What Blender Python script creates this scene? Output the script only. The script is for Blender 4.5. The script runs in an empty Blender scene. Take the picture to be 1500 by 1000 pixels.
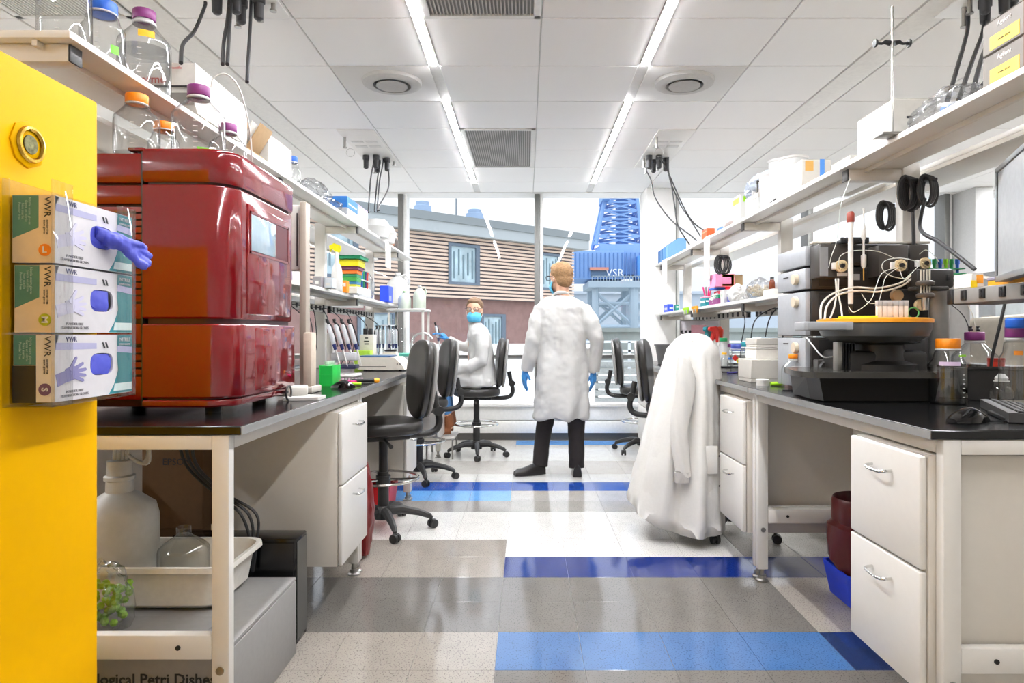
import bpy, bmesh, math, random
from mathutils import Vector, Matrix, noise
random.seed(7)
C = bpy.context.scene.collection
PI = math.pi
S = bpy.context.scene

# ---------------- camera, sky, exposure ----------------
cam_d = bpy.data.cameras.new('camera'); cam = bpy.data.objects.new('camera', cam_d); C.objects.link(cam)
cam.location = (0, 0, 1.21); cam.rotation_euler = (PI/2, 0, 0)
cam_d.sensor_width = 36; cam_d.lens = 970/1500*36
cam_d.shift_x = -21/1500; cam_d.shift_y = -10/1500; cam_d.clip_end = 500; cam_d.clip_start = .05
S.camera = cam
w = bpy.data.worlds.new('sky'); S.world = w; w.use_nodes = True
nt = w.node_tree; nt.nodes.clear()
wo = nt.nodes.new('ShaderNodeOutputWorld'); bg = nt.nodes.new('ShaderNodeBackground')
tc = nt.nodes.new('ShaderNodeTexCoord'); sx = nt.nodes.new('ShaderNodeSeparateXYZ'); cr = nt.nodes.new('ShaderNodeValToRGB')
nt.links.new(tc.outputs['Generated'], sx.inputs[0]); nt.links.new(sx.outputs['Z'], cr.inputs[0])
cr.color_ramp.elements[0].color = (.92, .94, .97, 1); cr.color_ramp.elements[1].color = (3.0, 3.15, 3.4, 1)
nt.links.new(cr.outputs[0], bg.inputs[0]); nt.links.new(bg.outputs[0], wo.inputs[0])
bg.inputs[1].default_value = .63
S.view_settings.view_transform = 'Standard'; S.view_settings.look = 'None'
S.view_settings.gamma = 1; S.view_settings.use_curve_mapping = False
S.view_settings.exposure = 0.68
STRIP = 110.0          # radiance of the ceiling light strips
try:
    S.cycles.transparent_max_bounces = 24; S.cycles.max_bounces = 8; S.cycles.diffuse_bounces = 5; S.cycles.glossy_bounces = 4
    S.cycles.caustics_reflective = False; S.cycles.caustics_refractive = False; S.cycles.sample_clamp_indirect = 6
except Exception: pass

# ---------------- colour and materials ----------------
def lin(h):
    h = h.lstrip('#'); r = []
    for i in (0, 2, 4):
        c = int(h[i:i+2], 16)/255; r.append(c/12.92 if c <= .04045 else ((c+.055)/1.055)**2.4)
    return (*r, 1)
MATS = {}
PALE = [1.0]        # how far very pale lab plastics and papers fall short of pure white
def mat(h, rough=.5, metal=0, coat=0, var=.04, bump=0, scale=40, alpha=1, emit=0, trans=0, spec=.5, sub=0):
    key = (h, rough, metal, coat, var, bump, scale, alpha, emit, trans, spec)
    if key in MATS: return MATS[key]
    m = bpy.data.materials.new('surface_' + h.lstrip('#')); m.use_nodes = True
    n = m.node_tree.nodes; l = m.node_tree.links; b = n['Principled BSDF']
    c = lin(h)
    if min(int(h[i:i+2], 16) for i in (1, 3, 5)) > 216: c = tuple(x*PALE[0] for x in c[:3])+(1,)
    b.inputs['Roughness'].default_value = rough; b.inputs['Metallic'].default_value = metal
    b.inputs['Coat Weight'].default_value = coat; b.inputs['Coat Roughness'].default_value = .03
    b.inputs['Alpha'].default_value = alpha; b.inputs['Specular IOR Level'].default_value = spec
    b.inputs['Transmission Weight'].default_value = trans
    t = n.new('ShaderNodeTexCoord'); no = n.new('ShaderNodeTexNoise'); no.inputs['Scale'].default_value = scale
    no.inputs['Detail'].default_value = 3
    l.new(t.outputs['Object'], no.inputs['Vector'])
    r = n.new('ShaderNodeValToRGB')
    r.color_ramp.elements[0].position = .3; r.color_ramp.elements[1].position = .7
    r.color_ramp.elements[0].color = tuple(x*(1-var) for x in c[:3]) + (1,)
    r.color_ramp.elements[1].color = tuple(min(1, x*(1+var)) for x in c[:3]) + (1,)
    l.new(no.outputs['Fac'], r.inputs[0]); l.new(r.outputs[0], b.inputs['Base Color'])
    if emit:
        b.inputs['Emission Color'].default_value = c; b.inputs['Emission Strength'].default_value = emit
    if bump:
        bp = n.new('ShaderNodeBump'); bp.inputs['Strength'].default_value = bump; bp.inputs['Distance'].default_value = .004
        l.new(no.outputs['Fac'], bp.inputs['Height']); l.new(bp.outputs[0], b.inputs['Normal'])
    MATS[key] = m; return m
def floor_mat(h, rough=.1, sp=.5):
    key = ('floor', h, rough)
    if key in MATS: return MATS[key]
    m = mat(h, rough, coat=0, var=.05, scale=9, spec=.6).copy(); m.name = 'vinyl_' + h.lstrip('#')
    n = m.node_tree.nodes; l = m.node_tree.links; b = n['Principled BSDF']
    ramp = [x for x in n if x.type == 'VALTORGB'][0]
    t = [x for x in n if x.type == 'TEX_COORD'][0]
    v = n.new('ShaderNodeTexNoise'); v.inputs['Scale'].default_value = 160; v.inputs['Detail'].default_value = 1
    l.new(t.outputs['Object'], v.inputs['Vector'])
    r2 = n.new('ShaderNodeValToRGB'); r2.color_ramp.elements[0].position = .33; r2.color_ramp.elements[1].position = .42
    r2.color_ramp.elements[0].color = (1-sp, 1-sp, 1-sp, 1); r2.color_ramp.elements[1].color = (1, 1, 1, 1)
    mx = n.new('ShaderNodeMix'); mx.data_type = 'RGBA'; mx.blend_type = 'MULTIPLY'; mx.inputs[0].default_value = 1
    l.new(v.outputs['Fac'], r2.inputs[0]); l.new(ramp.outputs[0], mx.inputs[6]); l.new(r2.outputs[0], mx.inputs[7])
    l.new(mx.outputs[2], b.inputs['Base Color'])
    w2 = n.new('ShaderNodeTexNoise'); w2.inputs['Scale'].default_value = 5; l.new(t.outputs['Object'], w2.inputs['Vector'])
    bp = n.new('ShaderNodeBump'); bp.inputs['Strength'].default_value = .12; bp.inputs['Distance'].default_value = .01
    l.new(w2.outputs['Fac'], bp.inputs['Height']); l.new(bp.outputs[0], b.inputs['Normal'])
    MATS[key] = m; return m
def glass_mat(name, tint=(1, 1, 1), edge=.62, gloss=.9, base=.05, power=2.2, rough=.02):
    """thin clear sheet or wall: transparent, darker and shinier where it turns away"""
    key = ('glass', name)
    if key in MATS: return MATS[key]
    m = bpy.data.materials.new(name); m.use_nodes = True; n = m.node_tree.nodes; l = m.node_tree.links; n.clear()
    o = n.new('ShaderNodeOutputMaterial'); mx = n.new('ShaderNodeMixShader'); tr = n.new('ShaderNodeBsdfTransparent')
    gl = n.new('ShaderNodeBsdfGlossy'); gl.inputs['Roughness'].default_value = rough
    lw = n.new('ShaderNodeLayerWeight'); lw.inputs['Blend'].default_value = .5
    pw = n.new('ShaderNodeMath'); pw.operation = 'POWER'; pw.inputs[1].default_value = power*1.6
    l.new(lw.outputs['Facing'], pw.inputs[0])
    ma = n.new('ShaderNodeMath'); ma.operation = 'MULTIPLY_ADD'; ma.inputs[1].default_value = gloss*.6; ma.inputs[2].default_value = base
    l.new(pw.outputs[0], ma.inputs[0]); l.new(ma.outputs[0], mx.inputs[0])
    cr = n.new('ShaderNodeValToRGB'); cr.color_ramp.elements[0].color = (*tint, 1)
    cr.color_ramp.elements[1].color = (tint[0]*edge, tint[1]*edge, tint[2]*edge, 1)
    pw2 = n.new('ShaderNodeMath'); pw2.operation = 'POWER'; pw2.inputs[1].default_value = 3.
    l.new(lw.outputs['Facing'], pw2.inputs[0]); l.new(pw2.outputs[0], cr.inputs[0]); l.new(cr.outputs[0], tr.inputs[0])
    l.new(tr.outputs[0], mx.inputs[1]); l.new(gl.outputs[0], mx.inputs[2]); l.new(mx.outputs[0], o.inputs[0])
    MATS[key] = m; return m

white_p = mat('#dedbd5', .35, var=.01)            # powder coated steel, laminate
cream_p = mat('#d2ccc2', .4, var=.01)
tan_p = mat('#a89e91', .5, var=.01)
white_w = mat('#ecebe8', .6, var=.01)
black_top = mat('#101011', .18, var=.15, spec=.5)
edge_top = mat('#8d8d8c', .25, var=.03)
black_pl = mat('#1a1a1b', .4, var=.1)
black_gl = mat('#08080a', .12, var=.1)
dark_gr = mat('#2a2826', .45, var=.05)
rubber = mat('#222121', .6, var=.1)
chrome = mat('#d8d8d6', .15, 1)
steel = mat('#a9a7a2', .3, 1)
grey_al = mat('#8f8f8d', .4, .6)
cable_m = mat('#2a2a2c', .5)
clear_g = glass_mat('clear_glass', (.97, .98, .98), .42, gloss=1.1, base=.07, power=1.7)
clear_pl = glass_mat('clear_plastic', (.9, .91, .92), .55, base=.1, rough=.12)
milky = mat('#d2d3d0', .3, alpha=.72, var=.02)
bag_pl = glass_mat('bag_film', (.9, .91, .92), .5, base=.16, rough=.2)
pane_m = glass_mat('window_glass', (.96, .97, .98), .9, gloss=.5, base=.02)
water = glass_mat('liquid', (.86, .87, .88), .55, base=.05)
purple = mat('#7a2c6e', .45); orange = mat('#f08a12', .45); blue_c = mat('#1f5fc4', .45); teal_c = mat('#0f7f8a', .45)
yellow_c = mat('#f2c230', .45); green_c = mat('#1f8f55', .45); red_c = mat('#c32a20', .45)
lime = mat('#9edb1c', .45); pink = mat('#e8267c', .45)
card_w = mat('#c4c0b8', .7, var=.02); card_b = mat('#a58864', .8, var=.05)
paper = mat('#d6d4d0', .8, var=.01)

# ---------------- geometry helpers ----------------
def link(name, me, m=None, parent=None, smooth=False):
    o = bpy.data.objects.new(name, me); C.objects.link(o)
    if m is not None and not me.materials: me.materials.append(m)
    if parent is not None: o.parent = parent
    return o
class B:
    """collects shapes; .done() links them as one mesh object"""
    def __init__(s): s.bm = bmesh.new()
    def box(s, x0, x1, y0, y1, z0, z1, bev=0, seg=2):
        g = bmesh.ops.create_cube(s.bm, size=1, matrix=Matrix.Translation(((x0+x1)/2, (y0+y1)/2, (z0+z1)/2)) @ Matrix.Diagonal((abs(x1-x0), abs(y1-y0), abs(z1-z0), 1)))
        if bev:
            vs = set(g['verts']); es = [e for e in s.bm.edges if e.verts[0] in vs and e.verts[1] in vs]
            bmesh.ops.bevel(s.bm, geom=es, offset=bev, segments=seg, affect='EDGES', profile=.5)
        return s
    def rbox(s, c, size, M, bev=0):
        g = bmesh.ops.create_cube(s.bm, size=1, matrix=Matrix.Translation(c) @ M.to_4x4() @ Matrix.Diagonal((*size, 1)))
        if bev:
            vs = set(g['verts']); es = [e for e in s.bm.edges if e.verts[0] in vs and e.verts[1] in vs]
            bmesh.ops.bevel(s.bm, geom=es, offset=bev, segments=2, affect='EDGES', profile=.5)
        return s
    def ring(s, pts): return [s.bm.verts.new(p) for p in pts]
    def loft(s, rings, cap=True, close=True):
        R = [s.ring(r) for r in rings]; n = len(R[0])
        for a, b in zip(R, R[1:]):
            for i in range(n if close else n-1):
                j = (i+1) % n
                try: s.bm.faces.new((a[i], a[j], b[j], b[i]))
                except ValueError: pass
        if cap and close:
            s.bm.faces.new(list(reversed(R[0]))); s.bm.faces.new(R[-1])
        return s
    def tube(s, pts, r, seg=8, cap=True):
        pts = [Vector(p) for p in pts]; rs = r if isinstance(r, (list, tuple)) else [r]*len(pts)
        T = [(pts[min(i+1, len(pts)-1)]-pts[max(i-1, 0)]).normalized() for i in range(len(pts))]
        u = T[0].orthogonal().normalized(); rings = []
        for p, t, q in zip(pts, T, rs):
            u = (u - t*u.dot(t)); u = u.normalized() if u.length > 1e-6 else t.orthogonal().normalized()
            v = t.cross(u)
            rings.append([p + (u*math.cos(a)+v*math.sin(a))*q for a in (2*PI*k/seg for k in range(seg))])
        return s.loft(rings, cap)
    def lathe(s, prof, c=(0, 0, 0), seg=20, axis='z', cap=True, ell=1):
        c = Vector(c); rings = []
        for r, h in prof:
            r = max(r, 1e-5); rg = []
            for k in range(seg):
                a = 2*PI*k/seg; x, y = r*math.cos(a), r*math.sin(a)*ell
                rg.append(c + (Vector((x, y, h)) if axis == 'z' else Vector((h, x, y)) if axis == 'x' else Vector((-x, h, y))))
            rings.append(rg)
        return s.loft(rings, cap)
    def ell(s, c, r, seg=16):
        bmesh.ops.create_uvsphere(s.bm, u_segments=seg, v_segments=seg*3//4, radius=1, matrix=Matrix.Translation(c) @ Matrix.Diagonal((*r, 1)))
        return s
    def prism(s, poly, a0, a1, axis='z'):
        f = {'z': lambda p, a: (p[0], p[1], a), 'x': lambda p, a: (a, p[0], p[1]), 'y': lambda p, a: (p[0], a, p[1])}[axis]
        return s.loft([[f(p, a0) for p in poly], [f(p, a1) for p in poly]])
    def torus(s, c, R, r, axis='z', seg=28, ts=6):
        rings = []
        pts = []
        for k in range(seg+1):
            a = 2*PI*k/seg; x, y = R*math.cos(a), R*math.sin(a)
            pts.append(Vector(c)+(Vector((x, y, 0)) if axis == 'z' else Vector((0, x, y)) if axis == 'x' else Vector((x, 0, y))))
        return s.tube(pts, r, ts, cap=False)
    def mesh(s, name, m, smooth=True, angle=38):
        bmesh.ops.recalc_face_normals(s.bm, faces=s.bm.faces)
        if smooth:
            lim = math.radians(angle)
            for f in s.bm.faces: f.smooth = True
            for e in s.bm.edges:
                if len(e.link_faces) == 2:
                    try:
                        if e.calc_face_angle() > lim: e.smooth = False
                    except Exception: pass
        me = bpy.data.meshes.new(name); s.bm.to_mesh(me); s.bm.free()
        if m is not None: me.materials.append(m)
        return me
    def done(s, name, m, parent=None, smooth=True, angle=38):
        return link(name, s.mesh(name, m, smooth, angle), None, parent)
def tag(o, label, cat, group=None):
    o['label'] = label; o['category'] = cat
    if group: o['group'] = group
    return o
def thing(name, label, cat, loc=(0, 0, 0), rz=0, group=None):
    o = bpy.data.objects.new(name, None); C.objects.link(o); o.empty_display_size = .05
    o.location = loc; o.rotation_euler = (0, 0, rz)
    return tag(o, label, cat, group)
def struct(o): o['kind'] = 'structure'; return o
def empty_struct(name):
    o = bpy.data.objects.new(name, None); C.objects.link(o); o['kind'] = 'structure'; return o
def kids(o): return [c for c in ALLCH.get(o, [])]
def copy_tree(o, loc=None, rz=None, label=None, group=None):
    def rec(a, par):
        c = a.copy(); C.objects.link(c)
        if par is not None: c.parent = par
        for ch in list(a.children): rec(ch, c)
        return c
    c = rec(o, None)
    if loc is not None: c.location = loc
    if rz is not None: c.rotation_euler = (c.rotation_euler[0], c.rotation_euler[1], rz)
    if label: c['label'] = label
    if group: c['group'] = group
    return c
def text(s, size, m, parent, loc, rot, name='lettering', ext=.0004, align='CENTER', bold=0):
    cu = bpy.data.curves.new('t', 'FONT'); cu.body = s; cu.size = size; cu.extrude = ext; cu.align_x = align; cu.align_y = 'CENTER'
    cu.resolution_u = 2; cu.offset = bold
    o = bpy.data.objects.new('t', cu); C.objects.link(o)
    me = bpy.data.meshes.new_from_object(o.evaluated_get(bpy.context.evaluated_depsgraph_get()))
    bpy.data.objects.remove(o); me.materials.clear(); me.materials.append(m)
    q = link(name, me, None, parent); q.location = loc; q.rotation_euler = rot
    return q
FY = (PI/2, 0, 0)          # text read from the camera side
FXP = (PI/2, 0, PI/2)      # text on a face looking towards +x
FXM = (PI/2, 0, -PI/2)     # text on a face looking towards -x
def remesh(bm_b, name, m, parent, voxel=.01, smooth=3, wr=0, wscale=6, wfun=None):
    me = bm_b.mesh('raw', None, False); o = bpy.data.objects.new('raw', me); C.objects.link(o)
    md = o.modifiers.new('r', 'REMESH'); md.mode = 'VOXEL'; md.voxel_size = voxel; md.use_smooth_shade = True
    if smooth:
        sm = o.modifiers.new('s', 'SMOOTH'); sm.iterations = smooth; sm.factor = .5
    me2 = bpy.data.meshes.new_from_object(o.evaluated_get(bpy.context.evaluated_depsgraph_get()))
    bpy.data.objects.remove(o)
    if wr or wfun:
        ns = [v.normal.copy() for v in me2.vertices]
        for v, nn in zip(me2.vertices, ns):
            d = wfun(v.co, nn) if wfun else wr*(noise.noise(v.co*wscale)+.6*noise.noise(v.co*wscale*2.3))
            v.co += nn*d
    for p in me2.polygons: p.use_smooth = True
    me2.materials.clear(); me2.materials.append(m)
    return link(name, me2, None, parent)
def X(px, Y): return (px-771)/970*Y
def Z(py, Y): return 1.21+(490-py)/970*Y
def spline(pts, n=8):
    """smooth curve through points"""
    P_ = [Vector(p) for p in pts]; out = []
    for i in range(len(P_)-1):
        p0, p1, p2, p3 = P_[max(i-1, 0)], P_[i], P_[i+1], P_[min(i+2, len(P_)-1)]
        for k in range(n):
            t = k/n
            out.append(.5*((2*p1)+(p2-p0)*t+(2*p0-5*p1+4*p2-p3)*t*t+(3*p1-p0-3*p2+p3)*t**3))
    out.append(P_[-1]); return out
# ================= SETTING =================
BT = .95              # bench top height
WY = 7.75             # window wall
CH = 2.84             # ceiling height
RX0, RX1, RY0 = -5.2, 6.6, -3.0
# ---- floor ----
fl = struct(B().box(RX0, RX1, RY0, WY+.15, -.15, -.004).done('floor', floor_mat('#d8d4cc'), smooth=False))
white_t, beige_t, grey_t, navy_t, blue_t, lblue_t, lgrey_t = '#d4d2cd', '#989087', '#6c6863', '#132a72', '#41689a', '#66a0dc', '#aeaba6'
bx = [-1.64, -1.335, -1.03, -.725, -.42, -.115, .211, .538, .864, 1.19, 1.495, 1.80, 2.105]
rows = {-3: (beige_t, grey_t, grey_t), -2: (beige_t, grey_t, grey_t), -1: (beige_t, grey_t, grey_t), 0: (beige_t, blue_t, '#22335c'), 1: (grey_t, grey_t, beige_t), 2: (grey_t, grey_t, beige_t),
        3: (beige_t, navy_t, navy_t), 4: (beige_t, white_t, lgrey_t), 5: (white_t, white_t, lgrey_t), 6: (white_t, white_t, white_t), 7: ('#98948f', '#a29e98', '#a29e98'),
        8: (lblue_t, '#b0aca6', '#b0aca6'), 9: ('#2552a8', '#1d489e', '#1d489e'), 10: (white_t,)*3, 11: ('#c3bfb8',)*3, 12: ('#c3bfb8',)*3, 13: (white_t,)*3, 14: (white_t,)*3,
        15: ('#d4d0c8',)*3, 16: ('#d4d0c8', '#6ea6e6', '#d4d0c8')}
tile_me = {}
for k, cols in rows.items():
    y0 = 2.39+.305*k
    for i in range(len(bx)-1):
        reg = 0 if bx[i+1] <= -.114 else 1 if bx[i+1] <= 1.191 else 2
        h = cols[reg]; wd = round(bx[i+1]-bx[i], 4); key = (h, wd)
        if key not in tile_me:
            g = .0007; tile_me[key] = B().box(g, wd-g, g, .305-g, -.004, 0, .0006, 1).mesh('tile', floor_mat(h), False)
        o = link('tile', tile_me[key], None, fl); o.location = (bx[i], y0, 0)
o = B()
for s0, s1 in ((RX0, -1.645), (2.11, RX1)):
    for i in range(int((s1-s0)/.61)):
        for j in range(17):
            a = s0+(s1-s0)/int((s1-s0)/.61)*i; o.box(a+.001, a+(s1-s0)/int((s1-s0)/.61)-.001, RY0+j*.61+.001, min(RY0+(j+1)*.61-.001, WY), -.004, 0)
for i in range(6):
    for j in range(7): o.box(-1.64+.62*i, -1.64+.62*i+.619, RY0+j*.61, RY0+j*.61+.609, -.004, 0)
o = o.done('outer_tile', floor_mat('#bdb8b0'), fl, False); o['kind'] = 'stuff'
# ---- walls ----
struct(B().box(RX0-.15, RX0, RY0-.15, WY+.15, 0, 3.0).done('wall_left', white_w, smooth=False))
struct(B().box(RX1, RX1+.15, RY0-.15, WY+.15, 0, 3.0).done('wall_right', white_w, smooth=False))
struct(B().box(RX0-.15, RX1+.15, RY0-.15, RY0, 0, 3.0).done('wall_rear', white_w, smooth=False))
wf = empty_struct('wall_window')
B().box(RX0, RX1, 7.55, WY, .385, .425, .008).done('sill', mat('#eceae6', .3), wf)
B().box(RX0, RX1, 7.58, WY, .23, .385, .004).box(RX0, RX1, 7.572, WY, .085, .222, .004).done('convector_panel', mat('#efeeea', .4), wf)
B().box(RX0, RX1, 7.62, WY, 0, .085).done('plinth', mat('#5f5d5a', .5), wf)
B().box(RX0, RX1, 7.60, WY+.15, 2.835, 3.0).done('head_panel', white_w, wf, False)
# ---- ceiling ----
ce = struct(B().box(RX0, RX1, RY0, WY, 2.90, 3.0).done('ceiling', white_w, smooth=False))
ctile = mat('#f6f5f3', .9, var=.012, bump=.15, scale=300)
perf = mat('#d0ceca', .7, var=.03, scale=300)
rowsY = [1.58, 2.19, 2.80, 3.415, 4.02, 4.63, 5.24, 5.85, 6.46, 7.07, 7.585]
left_cols = [(-5.15, -4.54), (-4.53, -3.92), (-3.86, -3.25), (-3.24, -2.63), (-2.62, -2.01), (-1.81, -1.20), (-1.20, -.59), (-.53, .078)]
right_cols = [(.078, .685), (.745, 1.35), (1.35, 1.96), (2.16, 2.77), (2.77, 3.38), (3.44, 4.05), (4.05, 4.66), (4.66, 5.27), (5.33, 5.94), (5.94, 6.55)]
special = {(-.53, 2): 0, (-.53, 1): 0, (-.53, 6): 0, (-.53, 7): 0, (-1.20, 4): 0, (.745, 4): 0}
tm = {}
for (x0, x1) in left_cols+right_cols:
    for j in range(len(rowsY)-1):
        if (x0, j) in special: continue
        y0, y1 = rowsY[j], rowsY[j+1]; key = (round(x1-x0, 3), round(y1-y0, 3))
        if key not in tm: tm[key] = B().box(.004, key[0]-.004, .004, key[1]-.004, 0, .02, .003, 1).mesh('tile', ctile, False)
        o = link('tile', tm[key], None, ce); o.location = (x0, y0, CH)
B().box(RX0, RX1, 1.5, WY, CH+.008, CH+.03).done('grid_tee', mat('#c9c7c3', .5), ce, False)
b = B()
for x in (-2.0, 1.97): b.box(x, x+.18, 1.5, 7.585, CH-.001, CH+.02, .004)
for xs in (-4.5,): pass
b.done('service_band', mat('#e3e1dc', .5), ce)
o = B().box(RX0, RX1, RY0, 1.575, CH, CH+.05).done('outer_tile', ctile, ce, False)
# perforated vents
def vent(x0, x1, y0, y1, label, n=3):
    t = thing('ceiling_vent', label, 'vent', ((x0+x1)/2, (y0+y1)/2, CH), 0, None)
    w_, d = (x1-x0)/2-.004, (y1-y0)/2-.004; f = .035
    B().box(-w_, w_, -d, -d+f, -.006, .02, .002).box(-w_, w_, d-f, d, -.006, .02, .002).box(-w_, -w_+f, -d, d, -.006, .02, .002).box(w_-f, w_, -d, d, -.006, .02, .002).done('frame', mat('#d9d7d3', .5), t)
    b = B(); k = int((2*w_-2*f)/.018)
    for i in range(k+1):
        x = -w_+f+(2*w_-2*f)*i/k; b.box(x-.003, x+.003, -d+f, d-f, -.003, .004)
    o = b.done('grille', mat('#bcbab6', .6), t, False); o['kind'] = 'stuff'
    B().box(-w_+f, w_-f, -d+f, d-f, .006, .012).done('backing', mat('#8b8a88', .8), t, False)
vent(-.53, .078, 2.19, 3.415, 'square perforated ceiling vent nearest the camera, between the two light strips')
vent(-.53, .078, 5.24, 6.46, 'long perforated ceiling vent near the window, between the light strips')
vent(-2.62, -2.01, 2.80, 3.415, 'perforated ceiling vent above the left top shelf, over the purple capped bottle')
def diffuser(x0, label):
    t = thing('air_diffuser', label, 'vent', (x0+.3, 4.325, CH))
    B().box(-.3, .3, -.3, .3, .0, .016, .002).done('panel', perf, t)
    B().lathe([(.19, 0), (.185, -.02), (.15, -.034), (.12, -.03), (.115, .0)], (.03 if x0 < 0 else -.03, -.06, 0), 32).done('cone', mat('#b5b3af', .7), t)
    B().lathe([(.10, -.028), (.10, -.034), (.001, -.040)], (.03 if x0 < 0 else -.03, -.06, 0), 32).done('disc', mat('#a9a7a3', .7), t)
diffuser(-1.195, 'grey square ceiling panel with a round diffuser, left of the left light strip')
diffuser(.748, 'grey square ceiling panel with a round diffuser, right of the right light strip')
# light strips
em = mat('#fafbff', .5, emit=STRIP, var=0)
def strip(x, y0, y1, label, g='linear ceiling light strips'):
    t = thing('ceiling_light', label, 'light', (x, y0, CH), 0, g)
    L = y1-y0
    B().box(-.03, -.021, 0, L, -.004, .03).box(.021, .03, 0, L, -.004, .03).done('frame', white_p, t, False)
    B().box(-.021, .021, .005, L-.005, -.007, .012, .002).done('diffuser', em, t)
strip(-.56, 4.65, 7.12, 'far half of the left ceiling light strip, beyond the round diffuser')
strip(-.56, 1.6, 4.0, 'near half of the left ceiling light strip, this side of the round diffuser')
strip(.715, 4.65, 7.12, 'far half of the right ceiling light strip, beyond the round diffuser')
strip(.715, .2, 4.0, 'near half of the right ceiling light strip, this side of the round diffuser')
for x, nm in ((-3.89, 'over the bay beyond the left racks'), (3.41, 'over the bay just beyond the right racks'), (5.3, 'over the far right bay')):
    strip(x, 1.6, 7.12, 'ceiling light strip '+nm)
for x, nm in ((-3.89, 'left bay'),):
    strip(x, -2.8, 1.0, 'unseen ceiling fill strip added behind the camera, '+nm)  # unseen strip, added as fill light from behind
# ---- windows ----
mull = mat('#6f6f6c', .4, .2); mullw = mat('#e2e2df', .4)
xs = [-4.57, -3.0, -1.43, .15, 1.73, 3.31, 4.89]
edges = [RX0]+xs+[RX1]
for i in range(len(edges)-1):
    wn = empty_struct('window_%d' % (i+1)); a, c = edges[i], edges[i+1]
    B().box(a+.03, c-.03, WY+.05, WY+.058, .43, 2.835).done('pane', pane_m, wn, False)
    B().box(a, c, WY-.02, WY+.1, .93, .985, .004).done('transom', mull, wn)
    B().box(a, c, WY-.04, WY-.02, .972, .99).done('transom_cap', mullw, wn, False)
    if i < len(edges)-2:
        B().box(c-.055, c+.005, WY-.1, WY+.1, .425, 2.84, .003).done('mullion', mull, wn)
        B().box(c+.007, c+.045, WY-.08, WY+.1, .425, 2.84, .003).done('mullion_cover', mullw, wn)
struct(B().box(1.33, 1.66, 7.35, WY, 0, CH, .01).done('pillar', white_w))
struct(B().box(4.95, 5.15, 7.3, WY, 0, CH, .01).done('pillar', mat('#b5b5b3', .6)))

# ================= OUTSIDE =================
gr = struct(B().box(-90, 90, 8.2, 160, -1.6, -1.2).done('ground', mat('#b9b8b2', .9, var=.1, scale=.3), smooth=False))
tr = struct(B().box(RX0-2, RX1+2, WY+.15, 16, .05, .25).done('terrace', mat('#e9e9e6', .8, var=.03, scale=2), smooth=False))
# building across the road; washed out colours stand in for haze
bo = thing('building', 'long brown building with timber slats and flat grey roof across the yard', 'building', (0, 0, 0))
c0 = Vector((2.76, 40, 0)); dr = Vector((-1.16, -1, 0)).normalized(); nrm = Vector((dr.y, -dr.x, 0)); nrm = nrm if nrm.y < 0 else -nrm
Mb = Matrix((dr, nrm, Vector((0, 0, 1)))).transposed()
LB = 34
def bq(b, u0, u1, d0, d1, z0, z1): # u along facade from right corner, d outward depth
    c = c0+dr*(u0+u1)/2+nrm*(d0+d1)/2; c.z = (z0+z1)/2
    return b.rbox(c, (u1-u0, d1-d0, z1-z0), Mb)
hz = 0
bq(B(), 0, LB, -12, 0, 3.1, 6.4).done('upper_wall', mat('#7f8088', .9), bo, False)
bq(B(), .2, LB, -12, -.25, -1.6, 3.1).done('brick_wall', mat('#9c7c77', .9, var=.1, scale=3, bump=.2), bo, False)
bq(B(), -.9, LB, -12.5, .55, 6.35, 7.25).done('roof_band', mat('#b4bcbf', .7), bo, False)
bq(B(), -.9, LB, .5, .62, 6.9, 7.3).done('fascia', mat('#8b9396', .7), bo, False)
wins = [(1.2, 2.6), (7.2, 8.9), (14.2, 16.0), (21.0, 22.8)]
slm = mat('#e8d0be', .8, var=.05, scale=2)
for k in range(17):
    z = 3.12+k*.193
    segs = [(-.05, LB)]
    if 3.75 < z < 5.95:
        segs = []; u = -.05
        for a, c in wins: segs.append((u, a-.15)); u = c+.15
        segs.append((u, LB))
    b = B()
    for a, c in segs: bq(b, a, c, .03, .13, z, z+.112)
    b.done('slat', slm, bo, False)
fr_m = mat('#6b7b8c', .5); wg = mat('#bcd3dc', .12, var=.25, scale=1.2)
def bwin(u0, u1, z0, z1, d):
    b = B(); f = .14
    bq(b, u0-f, u1+f, d, d+.14, z1, z1+f); bq(b, u0-f, u1+f, d, d+.14, z0-f, z0); bq(b, u0-f, u0+f*.8, d, d+.14, z0, z1); bq(b, u1-.02, u1+f, d, d+.14, z0, z1)
    w_ = b.done('window', fr_m, bo, False)
    bq(B(), u0, u1, d, d+.04, z0, z1).done('pane', wg, w_, False)
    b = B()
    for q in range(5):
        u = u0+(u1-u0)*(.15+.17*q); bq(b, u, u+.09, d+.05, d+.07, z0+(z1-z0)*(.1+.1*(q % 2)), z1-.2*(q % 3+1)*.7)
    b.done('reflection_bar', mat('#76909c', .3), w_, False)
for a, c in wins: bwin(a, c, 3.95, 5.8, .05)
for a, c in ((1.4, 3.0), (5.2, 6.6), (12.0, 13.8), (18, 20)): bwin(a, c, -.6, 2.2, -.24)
for u, r in ((3.6, .62), (7.4, .58)):
    c = c0+dr*u-nrm*5; B().lathe([(r*.95, 7.2), (r*.95, 8.2), (r*1.15, 8.25), (r*1.15, 8.35), (r*.95, 8.4), (r*.9, 8.75), (r*.7, 8.8), (r*.7, 9.0), (r*.5, 9.05)], (c.x, c.y, 0), 16).done('exhaust_stack', mat('#93a9c4', .6), bo)
c = c0+dr*5-nrm*5; B().tube([(c.x, c.y, 7.2), (c.x, c.y, 10.2)], .05, 6).tube([(c.x-.5, c.y, 9.6), (c.x+.5, c.y, 9.6)], .03, 4).done('antenna', mat('#7d8790', .6), bo)
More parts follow.
